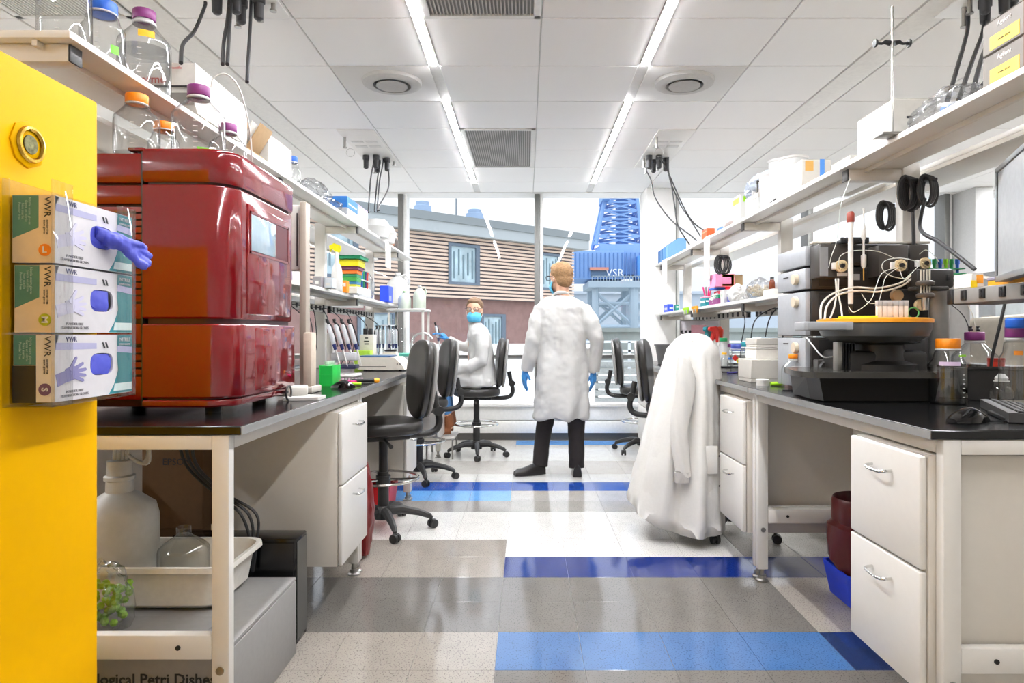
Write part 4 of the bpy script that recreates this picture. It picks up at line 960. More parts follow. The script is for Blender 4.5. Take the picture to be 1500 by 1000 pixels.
o = b.done('tubing', milky, t)
def peas(t):
    gm = mat('#86b52e', .5, var=.2, scale=60); b = B()
    for k in range(60): b.ell((random.uniform(-.06, .06), random.uniform(-.035, .035), .03+random.uniform(0, .11)), (.012, .012, .012), 6)
    o = b.done('green_capsules', gm, t); o['kind'] = 'stuff'
blob_bag((X(155, 2.06), 2.06, .292), (.075, .05, .115), 'clear bag of small green capsules hanging beside the white tub', seed=9, inner=peas)
t = thing('computer_case', 'flat black computer case standing under the left bench', 'computer', (0, 0, 0))
B().box(-1.40, -.895, 2.58, 2.70, 0, .415, .006).done('case', black_gl, t)
B().box(-1.38, -.905, 2.574, 2.581, .015, .40, .002).done('front_panel', mat('#0c0c0d', .25), t); B().box(-.897, -.893, 2.585, 2.695, .02, .40).done('side_trim', mat('#4a4945', .4), t)
t = carton(-1.60, -1.345, 2.755, 2.845, .40, .84, mat('#5c4226', .8, var=.06), 'brown cardboard carton standing behind the computer case', name='carton'); text('EPSON', .04, blk, t, (.02, -.047, .28), FY)
B().box(-.12, .12, -.04, .04, -.40, 0).done('lower_carton', mat('#5c4226', .8), t, False)
for k in range(3):
    tag(B().tube(spline([(-1.33+.03*k, 2.52, .88), (-1.31+.02*k, 2.54, .72), (-1.2+.02*k, 2.55, .60), (-1.10+.03*k, 2.55, .52), (-1.06+.01*k, 2.55, .40), (-1.05, 2.54, .30)], 6), .006, 6).done('power_cord', cable_m), ['left', 'middle', 'right'][k]+'most of three black cords sagging behind the frame under the left bench' if k != 1 else 'central one of three black cords sagging under the left bench', 'cord', 'cords under the left bench')
tag(B().tube(spline([(-1.24, 1.86, .36), (-1.235, 1.85, .30), (-1.25, 1.86, .22), (-1.27, 1.87, .16)], 5), .005, 6).done('earth_wire', mat('#2fb63a', .4)), 'green wire hanging over the lower rail under the left bench', 'wire')
# bins behind the near stool
t = thing('waste_bin', 'red plastic bin on the floor behind the near left stool', 'bin', (0, 0, 0))
B().loft([rr(-1.22, -.93, 4.42, 4.72, .02, .03), rr(-1.24, -.91, 4.40, 4.74, .19, .03), rr(-1.22, -.93, 4.42, 4.72, .19, .03), rr(-1.21, -.94, 4.43, 4.71, .04, .03)]).done('bin', mat('#d3121c', .4), t)
blob_bag((-.90, 3.62, .02), (.06, .10, .26), 'dark red waste bag hanging by the legs of the left bench', m=mat('#6d0f12', .3), seed=11)
# bench cable loops near
# ================= THINGS: RIGHT SIDE =================
# ---- grey chromatography instrument ----
dk = mat('#292522', .45, var=.04); dk2 = mat('#161412', .5); sil = mat('#a5a8ac', .35, .1); gry = mat('#6f706f', .4, var=.03); cream_v = mat('#d8c49c', .4)
t = thing('chromatography_instrument', 'stack of dark grey instrument modules with silver side panels on the right bench', 'instrument', (0, 0, 0))
sx0, sx1, sy0, sy1 = 1.255, 1.80, 2.96, 3.30
zs = [BT+.012, 1.20, 1.41, 1.515, 1.615]
for i in range(4):
    z0, z1 = zs[i], zs[i+1]
    m = B().box(sx0+.02, sx1, sy0, 2.982, z0+.003, z1-.003, .006).done('module', dk, t)
    B().box(sx0+.021, 1.655, 2.9822, sy1, z0+.004, z1-.004, .004).done('rear_housing', dk, m)
    B().box(sx0+.05, sx1-.02, sy0-.006, sy0+.001, z0+.015, z1-.012, .003).done('front_panel', dk2, m)
    if z1-z0 < .15 or i == 1: B().box(sx0+.06, sx1-.03, sy0-.009, sy0-.005, z1-.03, z1-.024).done('seam', mat('#2a2725', .5), m)
    sp = B().box(sx0-.004, sx0+.022, sy0+.012, sy1, z0+.006, z1-.006, .005).done('side_panel', sil, t)
    if i < 3: B().lathe([(.024, -.018), (.026, -.006), (.026, 0)], (sx0-.006, sy0+.10, z1-.05), 24, 'x').done('knob', mat('#c9bda6', .4), sp)
    if i in (0, 2): B().box(sx0-.006, sx0-.003, sy0+.2, sy0+.26, z1-.035, z1-.03).done('mark', dk, sp)
B().box(sx0+.02, sx1+.0, sy0-.01, 2.983, 1.616, 1.626, .002).done('top_plate', mat('#c7c0b4', .5), t)
B().box(sx0+.07, sx0+.11, sy0-.012, sy0, 1.52, 1.60, .002).done('paper_note', mat('#bdb9b2', .6), t)
vb = []
for (pa, pb, ya, yb, dd) in ((1202, 1245, 357, 406, .11), (1287, 1331, 359, 405, .10), (1332, 1361, 358, 396, .08)):
    yy = sy0-dd; vb.append(B().box(X(pa, yy), X(pb, yy), yy, sy0-.004, Z(yb, yy), Z(ya, yy), .004).done('valve_box', mat('#37332f', .4), t))
B().box(X(1202, 2.84), X(1214, 2.84), 2.845, 2.849, Z(404, 2.84), Z(361, 2.84)).done('silver_face', mat('#8d8d8e', .3, .5), vb[0], False)
for i, (px, py, yy, r) in enumerate(((1230, 390, 2.84, .026), (1316, 389, 2.85, .026), (1352, 386, 2.87, .024))):
    k = B().lathe([(r, -.02), (r, -.004), (r*.8, 0)], (X(px, yy), yy, Z(py, yy)), 24, 'y').done('valve', cream_v, t)
    b = B()
    for q in range(8): a = 2*PI*q/8; b.tube([(X(px, yy)+r*.6*math.cos(a), yy-.02, Z(py, yy)+r*.6*math.sin(a)), (X(px, yy)+r*.6*math.cos(a), yy-.03, Z(py, yy)+r*.6*math.sin(a))], .0035, 6)
    o = b.done('fitting', mat('#c8b68e', .4), k); o['kind'] = 'stuff'
    B().lathe([(.009, -.032), (.009, -.02)], (X(px, yy), yy, Z(py, yy)), 10, 'y').done('valve_port', black_pl, k)
    B().box(X(px-13, yy), X(px-7, yy), yy-.018, yy, Z(py+5, yy), Z(py-5, yy), .003).done('connector', paper, k)
B().box(X(1227, 2.84), X(1241, 2.84), 2.838, 2.846, Z(404, 2.84), Z(399, 2.84)).done('label', paper, vb[0], False)
B().box(X(1248, 2.95), X(1260, 2.95), sy0-.008, sy0-.004, Z(410, 2.95), Z(401, 2.95)).done('label', mat('#9a9fa5', .5), t, False)
# column
t2 = thing('separation_tube', 'tall white column with a red brown top fixed to the instrument front', 'column', (X(1246, 2.80), 2.80, 0))
B().lathe([(.010, 1.34), (.0105, 1.36), (.0105, 1.66), (.012, 1.67), (.012, 1.69), (.008, 1.70)], (0, 0, 0), 16).done('tube', mat('#dcdad5', .3), t2)
B().lathe([(.014, 1.685), (.016, 1.69), (.016, 1.72), (.010, 1.73)], (0, 0, 0), 12).done('cap', mat('#8e3a2c', .4), t2)
B().lathe([(.003, 1.30), (.009, 1.31), (.010, 1.345)], (0, 0, 0), 12).done('end_fitting', black_pl, t2)
B().box(-.03, .09, .02, .035, 1.60, 1.625, .003).done('clamp', black_pl, t2); B().box(-.012, .012, .0, .16, 1.605, 1.62, .002).done('bracket', black_pl, t2)
t2 = thing('separation_tube', 'short syringe like column with an amber tip beside the tall white column', 'column', (X(1265, 2.80), 2.80, 0))
B().lathe([(.0025, 1.44), (.0025, 1.50), (.001, 1.5)], (0, 0, 0), 10).done('tip', mat('#b98a3a', .4), t2)
B().lathe([(.004, 1.49), (.010, 1.50), (.0105, 1.545), (.004, 1.55), (.005, 1.61), (.010, 1.62), (.010, 1.66), (.004, 1.68), (.003, 1.73), (.006, 1.735), (.006, 1.745)], (0, 0, 0), 12).done('barrel', mat('#cfcdc8', .3), t2)
B().box(-.008, .008, .0, .16, 1.60, 1.612, .002).done('bracket', black_pl, t2)
# fraction collector
t = thing('fraction_collector', 'grey round fraction collector with an orange rimmed bowl in front of the dark modules', 'instrument', (0, 0, 0))
fc = (1.415, 2.70); fr = .21
B().lathe([(.001, 1.175), (.10, 1.178), (.16, 1.185), (.195, 1.205), (.207, 1.235), (.207, 1.258)], (fc[0], fc[1], 0), 48).done('bowl', mat('#4c4d4d', .3, var=.02), t)
B().lathe([(.207, 1.256), (.212, 1.258), (.212, 1.272), (.195, 1.276), (.03, 1.276)], (fc[0], fc[1], 0), 48).done('rack_rim', mat('#f0a01c', .4), t)
for k in range(3): a = PI*1.15+.28*k; B().rbox((fc[0]+.17*math.cos(a), fc[1]+.17*math.sin(a), 1.279), (.05, .02, .008), Matrix.Rotation(a+PI/2, 3, 'Z'), .002).done('rim_clip', mat('#dfe01e', .4), t)
B().box(X(1175, 2.52), X(1247, 2.52), 2.50, 2.60, Z(484, 2.52), Z(471, 2.52), .006).done('arm', sil, t)
B().box(X(1180, 2.52), X(1236, 2.52), 2.494, 2.502, Z(483, 2.52), Z(472, 2.52), .003).done('arm_cover', mat('#9fa2a5', .3, .2), t)
B().lathe([(.14, 1.0), (.14, 1.09), (.10, 1.105), (.09, 1.17), (.15, 1.178)], (1.46, 2.74, 0), 32).done('neck', mat('#242220', .4), t)
B().box(1.30, 1.62, 2.66, 2.92, 1.02, 1.145, .02).done('housing', mat('#242220', .4), t)
B().prism([(1.09, 2.50), (1.60, 2.50), (1.66, 2.58), (1.66, 2.90), (1.13, 2.90), (1.06, 2.62)], 1.045, 1.068).done('base_lid', mat('#383632', .2, var=.04), t)
B().loft([[(x, y, BT+.004) for x, y in ((1.15, 2.56), (1.58, 2.56), (1.63, 2.62), (1.63, 2.88), (1.16, 2.88), (1.14, 2.66))], [(x, y, 1.044) for x, y in ((1.12, 2.53), (1.58, 2.53), (1.64, 2.60), (1.64, 2.89), (1.15, 2.89), (1.11, 2.63))]]).done('base', mat('#282624', .4), t, False)
B().box(1.25, 1.27, 2.66, 2.70, 1.068, 1.18, .002).done('support', steel, t)
b = B()
for k in range(5): b.box(1.275+.012*k, 1.279+.012*k, 2.67, 2.74, 1.07, 1.175)
o = b.done('cooling_fin', black_pl, t, False); o['kind'] = 'stuff'
# tubes standing in the rim
for k in range(6):
    tt = thing('test_tube', ['leftmost', 'second', 'third', 'fourth', 'fifth', 'rightmost'][k]+' of the six capped tubes standing on the orange rim', 'tube', (X(1287+7.4*k+(2 if k > 2 else 0), 2.56), 2.56, 1.276), 0, 'white tubes standing on the orange rim')
    B().box(-.008, .008, -.008, .008, 0, .05, .001).done('tube', mat('#e6ddd0', .4), tt); B().box(-.009, .009, -.009, .009, .045, .066, .001).done('cap', mat('#bdbbb9', .35, alpha=.9), tt)
# post and head
t = thing('clamp_stand', 'thick round silver post with a dark clamp head right of the dark modules', 'stand', (0, 0, 0))
cxp = X(1376, 2.80)
B().lathe([(.036, BT), (.036, 1.40)], (cxp, 2.80, 0), 28).done('post', mat('#85837f', .35, .4), t)
B().box(cxp-.12, cxp+.04, 2.76, 2.84, 1.405, 1.485, .012).done('head', mat('#2b2927', .4), t)
B().box(cxp+.005, cxp+.02, 2.757, 2.762, 1.435, 1.46, .001).done('slot', black_pl, t)
B().box(cxp-.16, cxp-.02, 2.70, 2.76, 1.39, 1.408, .006).done('clamp_plate', mat('#2f2d2a', .35), t)
for k, zz in enumerate((1.36, 1.41)): B().lathe([(.03, 0), (.034, .006), (.034, .014), (.026, .02)], (cxp-.12, 2.70, zz), 20).done('clamp_ring', mat('#4a4744', .3), t)
for dx in (-.018, -.006, .006, .018): B().tube([(cxp-.12+dx, 2.70, 1.38), (cxp-.12+dx, 2.70, 1.475)], .0035, 6).done('spindle', mat('#cfc9b8', .3, .3), t)
B().lathe([(.012, 1.31), (.014, 1.33), (.014, 1.36)], (cxp-.12, 2.70, 0), 12).done('nozzle', steel, t)
for (px, py, m_) in ((1345, 447, cream_v), (1310, 433, mat('#b79a76', .35, .4))): B().lathe([(.024, -.03), (.026, -.01), (.018, 0)], (X(px, 2.85), 2.85, Z(py, 2.85)), 16, 'y').done('pump_head', m_, t)
B().box(X(1296, 2.9), X(1352, 2.9), 2.86, 2.955, Z(470, 2.9), Z(425, 2.9), .004).done('pump_block', mat('#201e1d', .5), t)
B().torus((X(1338, 2.75), 2.75, Z(458, 2.75)), .022, .003, 'y', 20).done('coil', mat('#5da864', .4), t)
# lower pump at the stack foot
t = thing('peristaltic_pump', 'small dark pump with round head and green tab under the orange bowl', 'pump', (X(1211, 2.90), 2.9, 0))
B().lathe([(.035, -.02), (.038, -.006), (.038, .0)], (0, 0, 1.06), 24, 'y').done('head', mat('#3b3937', .4), t); B().box(-.04, .08, 0, .05, BT, 1.10, .006).done('body', mat('#45423f', .4), t)
B().lathe([(.012, -.03), (.012, -.02)], (0, 0, 1.06), 12, 'y').done('hub', steel, t); B().box(.03, .045, -.02, .0, 1.05, 1.08).done('tab', mat('#8bc34a', .4), t)
bottle(X(1255, 2.86)+.02, 2.85, 1.07, .02, .07, orange, 'tiny orange capped vial under the orange bowl', marks=False)
# tubing
wt = mat('#cfd6cc', .3); wt2 = mat('#c9c5ba', .35)
def tub(pts, r, m, lab):
    tag(B().tube(spline([(X(a, y), y, Z(b_, y)) for a, b_, y in pts], 6), r, 6).done('tubing', m), lab, 'tubing', 'thin tubes looping over the grey instrument')
tub([(1228, 388, 2.80), (1232, 374, 2.79), (1252, 367, 2.78), (1285, 368, 2.78), (1310, 378, 2.80)], .0016, wt, 'pale tube arching from the left valve to the middle valve')
tub([(1312, 392, 2.82), (1292, 400, 2.76), (1283, 420, 2.74), (1275, 440, 2.72), (1252, 457, 2.74), (1243, 449, 2.78)], .0016, wt, 'pale tube looping down from the middle valve to the tall column foot')
tub([(1316, 392, 2.82), (1298, 405, 2.76), (1292, 425, 2.74), (1286, 442, 2.74), (1272, 443, 2.74), (1262, 430, 2.78)], .0016, wt, 'pale tube looping from the middle valve to the amber tip')
tub([(1345, 383, 2.80), (1320, 378, 2.74), (1298, 381, 2.72), (1292, 392, 2.72), (1305, 404, 2.72), (1333, 410, 2.74)], .0016, wt, 'pale tube circling in front of the middle valve box')
tub([(1202, 467, 2.60), (1204, 445, 2.66), (1220, 430, 2.72), (1250, 421, 2.76), (1285, 422, 2.78), (1320, 414, 2.80), (1338, 400, 2.80)], .0042, wt2, 'upper of two thick white tubes sweeping left down to the bowl')
tub([(1208, 467, 2.60), (1212, 447, 2.66), (1228, 432, 2.72), (1255, 426, 2.76), (1288, 427, 2.78), (1322, 418, 2.80), (1340, 403, 2.80)], .0042, wt2, 'lower of two thick white tubes sweeping left down to the bowl')
tub([(1224, 408, 2.82), (1225, 430, 2.80), (1222, 450, 2.72), (1216, 466, 2.62)], .0035, wt2, 'white tube dropping from the left valve box, left one')
tub([(1228, 408, 2.82), (1228, 428, 2.80), (1232, 450, 2.74), (1234, 466, 2.64)], .0035, wt2, 'white tube dropping from the left valve box, right one')
tub([(1214, 392, 2.82), (1218, 375, 2.80), (1226, 350, 2.80), (1232, 300, 2.78), (1245, 262, 2.82)], .0014, wt, 'thin tube rising from the left valve to the shelf above')
tub([(1345, 390, 2.80), (1335, 400, 2.76), (1324, 408, 2.76), (1318, 395, 2.80)], .0016, wt, 'short pale tube between the middle and right valves')
tub([(1347, 372, 2.84), (1356, 366, 2.80), (1366, 372, 2.80), (1376, 384, 2.80)], .0014, wt, 'thin tube bending right over the clamp head')
tub([(1164, 512, 3.10), (1170, 502, 3.05), (1180, 494, 2.98), (1190, 505, 2.85), (1205, 522, 2.78), (1222, 522, 2.78)], .003, mat('#e6e6e2', .3), 'clear tube from the orange capped square bottle to the pump')
# square bottle etc on right bench
bottle(X(1163, 3.05), 3.06, BT, .055, .165, orange, 'square clear plastic bottle with orange cap beside the grey instrument', square=True, tape=(mat('#e3dfd3', .6), -.5, .5, .05, .115), glass=clear_pl, capr=.02, liquid=0)
carton(1.215, 1.40, 3.58, 3.80, BT, BT+.125, card_w, 'largest white carton at the bottom of the stack on the right bench', lid=card_w, lidh=.85)
carton(1.255, 1.42, 3.62, 3.80, BT+.1255, BT+.19, mat('#e1ddd4', .6), 'middle white carton of the stack on the right bench', lid=card_w, lidh=.2)
carton(1.258, 1.43, 3.62, 3.80, BT+.191, BT+.24, mat('#e4e0d8', .6), 'topmost flat white carton of the stack on the right bench', lid=card_w, lidh=.75)
t = thing('screw_top_jar', 'low white round tub in front of the white cartons', 'tub', (X(1117, 3.38), 3.38, BT))
B().lathe([(.03, 0), (.031, .022)], (0, 0, 0), 24).done('body', mat('#d7d5d0', .4), t); B().lathe([(.033, .022), (.033, .031), (.03, .033)], (0, 0, 0), 24).done('lid', paper, t)
t = thing('marker_pen', 'lime green marker lying beside the low white tub', 'pen', (X(1136, 3.38), 3.36, BT+.0105))
B().tube([(-.032, 0, 0), (.02, 0, 0)], .010, 12).done('barrel', mat('#a6e02a', .4), t); B().tube([(.02, 0, 0), (.034, 0, 0)], [.011, .009], 12).done('cap', lime, t)
# red sharps box + switch modules behind cartons
carton(1.48, 1.72, 3.75, 3.95, BT, BT+.20, mat('#e3b7b0', .5), 'translucent red waste box behind the white cartons', lid=mat('#9a3f36', .4), lidh=.25, name='sharps_box')
carton(1.45, 1.62, 4.1, 4.25, BT, BT+.245, mat('#dfe6ea', .5), 'pale blue lidded box behind the red lidded waste box', lid=mat('#c3d6de', .4), lidh=.15, name='tip_box')
# tray with bottles
t = thing('tray', 'flat grey tray with black rim holding many reagent bottles', 'tray', (0, 0, 0))
B().box(1.26, 1.62, 4.62, 5.12, BT, BT+.028, .004).done('base', mat('#8f8c88', .5), t)
for q in ((1.255, 1.625, 4.615, 4.625), (1.255, 1.625, 5.115, 5.125), (1.255, 1.265, 4.615, 5.125), (1.615, 1.625, 4.615, 5.125)): B().box(*q, BT+.026, BT+.040, .002).done('rim', black_pl, t)
tz = BT+.029
rb = [(1025, 4.95, .030, .12, purple, 'purple capped jar at the left of the black rimmed tray, behind'), (1036, 4.75, .034, .115, purple, 'wide purple capped jar at the front left of the tray'), (1047, 4.68, .035, .085, purple, 'low purple capped jar with pale contents in the tray front'),
      (1068, 5.0, .030, .155, purple, 'taller purple capped bottle in the middle of the tray'), (1060, 4.95, .034, .20, green_c, 'green capped wash bottle in the middle of the tray'), (1061, 4.70, .022, .10, mat('#f3b21d', .4), 'small bottle with an orange yellow cap in the tray'),
      (1070, 4.68, .020, .065, mat('#1f6fd0', .4), 'small blue capped vial at the tray front'), (1026, 5.08, .032, .17, mat('#1e9bd8', .4), 'sky blue capped bottle at the back left of the tray')]
for k, (px, y, r, h, cp, lb) in enumerate(rb): bottle(X(px, y), y, tz, r, h, cp, lb, glass=milky if k in (2, 4) else None, marks=False, capr=r*.78)
for k, (px, y) in enumerate(((1050, 4.66), (1054, 4.68))): B
t = thing('spray_bottle', 'spray bottle with a teal trigger behind the tray', 'spray bottle', (X(1037, 5.3), 5.3, BT), .8)
def sprayer(t, m):
    B().lathe([(.036, 0), (.04, .01), (.04, .12), (.03, .16), (.015, .19), (.013, .22)], (0, 0, 0), 18).done('body', paper, t)
    B().prism([(-.055, .30), (-.045, .285), (-.02, .29), (-.035, .22), (-.02, .21), (.0, .27), (.0, .20), (.025, .20), (.03, .30), (.01, .325), (-.05, .32)], -.014, .014, 'y').done('trigger', m, t)
sprayer(t, teal_c)
t = thing('spray_bottle', 'spray bottle with a red trigger behind the tray', 'spray bottle', (X(1047, 5.25), 5.25, BT), .3); sprayer(t, red_c)
t = thing('spray_bottle', 'spray bottle with an orange red trigger next to the red one', 'spray bottle', (X(1054, 5.35), 5.35, BT), -.5); sprayer(t, mat('#cf3d22', .4))
bottle(X(1082, 4.55), 4.55, BT, .055, .185, mat('#3b4fa0', .4), 'wide clear jar with a dark blue lid beside the tray', capr=.05, marks=False)
bottle(X(1094, 4.3), 4.3, BT, .036, .205, teal_c, 'clear jar with a teal lid beside the white cartons', capr=.034, marks=False)
t = thing('hazard_label', 'red and yellow diamond hazard labels on a clear jar', 'label', (X(1079, 4.48), 4.485, BT+.09))
for dx, dz, m_ in ((-.008, .012, red_c), (.018, -.008, mat('#e8d41a', .5))): B().prism([(dx-.022, dz), (dx, dz-.022), (dx+.022, dz), (dx, dz+.022)], -.001, .001, 'y').done('diamond', m_, t)
B().torus((.018, -.0015, -.008), .008, .0014, 'y', 16).done('symbol', blk, t)
for k in range(3):
    pipette((['leftmost pipette standing behind the draped coat', 'middle pipette standing behind the draped coat', 'right pipette standing behind the draped coat'][k], 'pipettes behind the draped coat'), (X(1011+7*k, 5.35), 5.35+.02*k, BT+.065), -.3, PI*.0)
t = thing('pipette_stand', 'pipette stand on the right far bench behind the draped coat', 'stand', (X(1018, 5.42), 5.45, BT))
B().box(-.08, .1, -.05, .05, 0, .015, .004).done('base', white_p, t); B().box(-.07, .09, 0, .02, .015, .12, .004).done('plate', white_p, t)
tag(B().tube([(X(1064, 4.45), 4.42, BT+.006), (X(1083, 4.45), 4.5, BT+.006)], .005, 8).done('pen', mat('#4a3ea8', .4)), 'purple pen lying in front of the tray', 'pen')
t = thing('waste_bin', 'dark grey bin standing on the far right bench by the pillar', 'bin', (X(974, 5.9), 5.9, BT))
B().lathe([(.06, 0), (.085, .16), (.095, .16), (.095, .175), (.08, .172), (.056, .006)], (0, 0, 0), 24).done('bin', mat('#5d5c5a', .45), t)
# papers behind
t = thing('notice_sheet', 'printed pink and white sheet hanging behind the spray bottles', 'paper', (X(1030, 6.0), 6.2, 1.20))
B().box(-.16, .22, 0, .003, -.10, .14).done('sheet', mat('#e9e4ea', .6), t); B().box(-.06, .08, -.002, 0, .02, .10).done('print', mat('#e2a7b3', .6), t); B().box(.10, .19, -.002, 0, -.05, .09).done('print', mat('#cfd6ea', .6), t)
B().box(-.165, -.16, -.01, .01, -.26, .14).done('frame_edge', steel, t)
B().box(-.16, .22, -.005, .008, .14, .15).done('frame_edge', steel, t)
for k, (y, xx, c_) in enumerate(((5.9, 1.75, 'farthest'), (5.2, 1.62, 'fourth'), (5.1, 1.68, 'third'), (4.5, 1.60, 'second'), (4.0, 1.66, 'nearest'))):
    tag(B().tube(spline([(1.668, y*.84, 1.37), (1.61, y*.84-.04, 1.38), (xx-.14, y*.84-.08, 1.30), (xx-.15, y*.84-.02, 1.12), (xx-.16, y*.84-.05, BT+.006)], 6), .004, 6).done('power_cord', cable_m), c_+' black cord from the right outlet rail down to the bench', 'cord', 'cords hanging from the right outlet rail')
# ---- lower right shelf ----
RZ = 1.44
carton(1.4432, 1.50, 6.75, 6.95, RZ, RZ + 0.082, mat('#2548d6', 0.4), 'bright blue and white carton at the far tip of the lower right shelf', prints=(('y', 0.3, 0.9, 0.4, 0.6, paper), ('-x', 0.2, 0.8, 0.3, 0.6, mat('#dfe4f0', 0.5))))
carton(1.515, 1.55, 6.72, 6.80, RZ, RZ + 0.0738, mat('#1f8b78', 0.4), 'small teal carton next to the blue carton on the lower right shelf', prints=(('y', 0.2, 0.8, 0.6, 0.8, paper),))
for k, (px, m_, c_) in enumerate(((1006, lime, 'green'), (1019, mat('#efa321', 0.4), 'orange'))):
    y = 970 * 1.4227 / (px - 771)
    tt = thing('tube_strip', 'strip of %s capped tubes clipped on the front of the lower right shelf' % c_, 'tube strip', (1.4247, y, RZ - 0.0164))
    for j in range(4):
        B().lathe([(0.0016, -0.0369), (0.0066, -0.0164), (0.0074, 0.0082), (0.0098, 0.0098), (0.0098, 0.0246)], (-0.0098, -0.0738 + 0.0492 * j, 0), 8).done('tube', paper if j % 2 else m_, tt)
        B().lathe([(0.0103, 0.0041), (0.0103, 0.0262)], (-0.0098, -0.0738 + 0.0492 * j, 0), 8).done('cap', m_, tt)
blob_bag((1.5088, 5.166, RZ), (0.0574, 0.1804, 0.0574), 'clear bag of white tubes on the lower right shelf, far part', m=mat('#e8e8e4', 0.4, alpha=0.8), seed=21)
blob_bag((1.5088, 4.715, RZ), (0.0574, 0.1312, 0.0697), 'white crumpled bag with a lime tie on the lower right shelf', m=mat('#efefec', 0.5, alpha=0.85), seed=22)
carton(1.4678, 1.558, 4.92, 5.0184, RZ, RZ + 0.1066, mat('#e9e8e4', 0.5), 'white carton with a green dot on the lower right shelf', prints=(('-x', 0.4, 0.6, 0.5, 0.7, green_c),))
carton(1.4432, 1.5334, 5.084, 5.248, RZ + 0.1189, RZ + 0.1353, blue_c, 'thin blue box lying on the white bag, lower right shelf', lid=mat('#dfe7f0', 0.4))
bY = 970 * 1.476 / (1037 - 771)
carton(1.4555, 1.5334, bY, bY + 0.164, RZ, RZ + 0.082, teal_c, 'teal tissue carton with pink tips standing in it, lower right shelf', lid=mat('#f0a3bd', 0.5), lidh=0.15, prints=(('y', 0.05, 0.95, 0.45, 0.6, paper), ('-x', 0.1, 0.9, 0.4, 0.6, paper)))
t = thing('pen_cup', 'pink paddles and tools standing in the teal carton', 'tools', (1.4924, bY + 0.082, RZ + 0.0828))
for k, (dx, m_) in enumerate(((-0.0246, pink), (-0.0082, steel), (0.0098, pink), (0.0246, mat('#d94a70', 0.4)))):
    B().rbox((dx * 1.066, 0, 0.041), (0.0098, 0.0164, 0.082), Matrix.Rotation(dx * 9, 3, 'Y'), 0.0025).done('paddle', m_, t)

def rbx(pa, pb, yb, yt, m_, lb, dep=0.2, z=None, **k):
    y = 970 * 1.79 / (pa - 771)
    return carton(1.79, 1.79 + (pb - pa) / 970 * y, y, y + dep, Z(yb, y) if z is None else z, Z(yt, y), m_, lb, **k)
y = 970 * 1.4678 / (1053 - 771)
k_ = y / 970
carton(1.4473, 1.4678 + 0.1312, y - 0.041, y + 0.205, RZ, RZ + 0.0451, mat('#8a3a78', 0.45), 'purple and white carton at the bottom of the coloured pile, lower right shelf', prints=(('y', 0.3, 0.7, 0.2, 0.8, mat('#e9d5e6', 0.5)),))
carton(1.4924, 1.599, y - 0.205, y - 0.0656, RZ, RZ + 0.0533, mat('#2033b8', 0.4), 'dark blue tube rack beside the purple carton, lower right shelf', name='tube_rack', lid=mat('#3446cf', 0.4), prints=(('y', 0.1, 0.9, 0.55, 0.75, mat('#8fa0f0', 0.4)),))
carton(1.4514, 1.599, y - 0.041, y + 0.164, RZ + 0.0459, RZ + 0.0738, mat('#128a63', 0.45), 'flat green rack in the middle of the coloured pile, lower right shelf', name='tip_rack', lid=mat('#0f7a56', 0.4), prints=(('y', 0.6, 0.9, 0.2, 0.8, paper),))
carton(1.476, 1.6277, y - 0.041, y + 0.164, RZ + 0.0746, RZ + 0.1066, mat('#e0183f', 0.4), 'flat red rack with a pink front on the green one, lower right shelf', name='tip_rack', prints=(('y', 0.5, 0.95, 0.1, 0.7, mat('#f0a9b8', 0.4)),))
carton(1.5252, 1.6646, y - 0.0, y + 0.164, RZ + 0.1074, RZ + 0.1353, mat('#e8203f', 0.4), 'upper flat red rack shifted right on the pile, lower right shelf', name='tip_rack', lid=mat('#d5122f', 0.4))
carton(1.4432, 1.5908, y + 0.0, y + 0.164, RZ + 0.1361, RZ + 0.2337, mat('#f29ac4', 0.5), 'pink box with a yellow square frame on top of the pile, lower right shelf', name='tip_box', prints=(('y', 0.35, 0.95, 0.05, 0.95, mat('#f4c11a', 0.5)), ('y', 0.36, 0.94, 0.06, 0.94, mat('#f4c11a', 0.5))))
tag(B().box(1.5252 - 0.0328, 1.5252 + 0.0369, y - 0.0029, y - 0.0011, RZ + 0.1558, RZ + 0.2091, 0.0008).done('pink_label', mat('#f08fb8', 0.5)), 'pink square label on the yellow frame of the pink box', 'label')
carton(1.5949, 1.6564, y + 0.0164, y + 0.164, RZ + 0.1361, RZ + 0.2296, mat('#9a8560', 0.7), 'brown card box beside the pink box, lower right shelf')
bgm = mat('#cbbfa6', 0.5, var=0.2, scale=60)

def vials(t):
    b = B()
    for k in range(50):
        b.ell((random.uniform(-0.0574, 0.0574), random.uniform(-0.0738, 0.0738), 0.0246 + random.uniform(0, 0.0656)), (0.0115, 0.0115, 0.0115), 6)
    o = b.done('vials', bgm, t)
    o['kind'] = 'stuff'
y = 970 * 1.5088 / (1110 - 771)
blob_bag((1.517, y, RZ), (0.0697, 0.1066, 0.0738), 'clear bag of beige vials on the lower right shelf', seed=30, inner=vials)
y = 970 * 1.5088 / (1131 - 771)
carton(1.4678, 1.5744, y - 0.123, y + 0.041, RZ, RZ + 0.0451, mat('#e8e6e1', 0.5), 'long white tray under the small brown bottles, lower right shelf', name='tray', cat='tray')
bottle(1.5088, y - 0.0, RZ + 0.0459, 0.018, 0.0738, black_pl, 'small amber bottle with black cap on the lower right shelf', glass=mat('#6b3018', 0.2), marks=False)
bottle(1.5498, y - 0.082, RZ + 0.0459, 0.0115, 0.041, mat('#e6d820', 0.4), 'tiny yellow capped vial beside the amber bottle', marks=False)
for k, (px, yt) in enumerate(((1107, 386), (1134, 378))):
    y = 970 * 1.722 / (px - 771)
    B
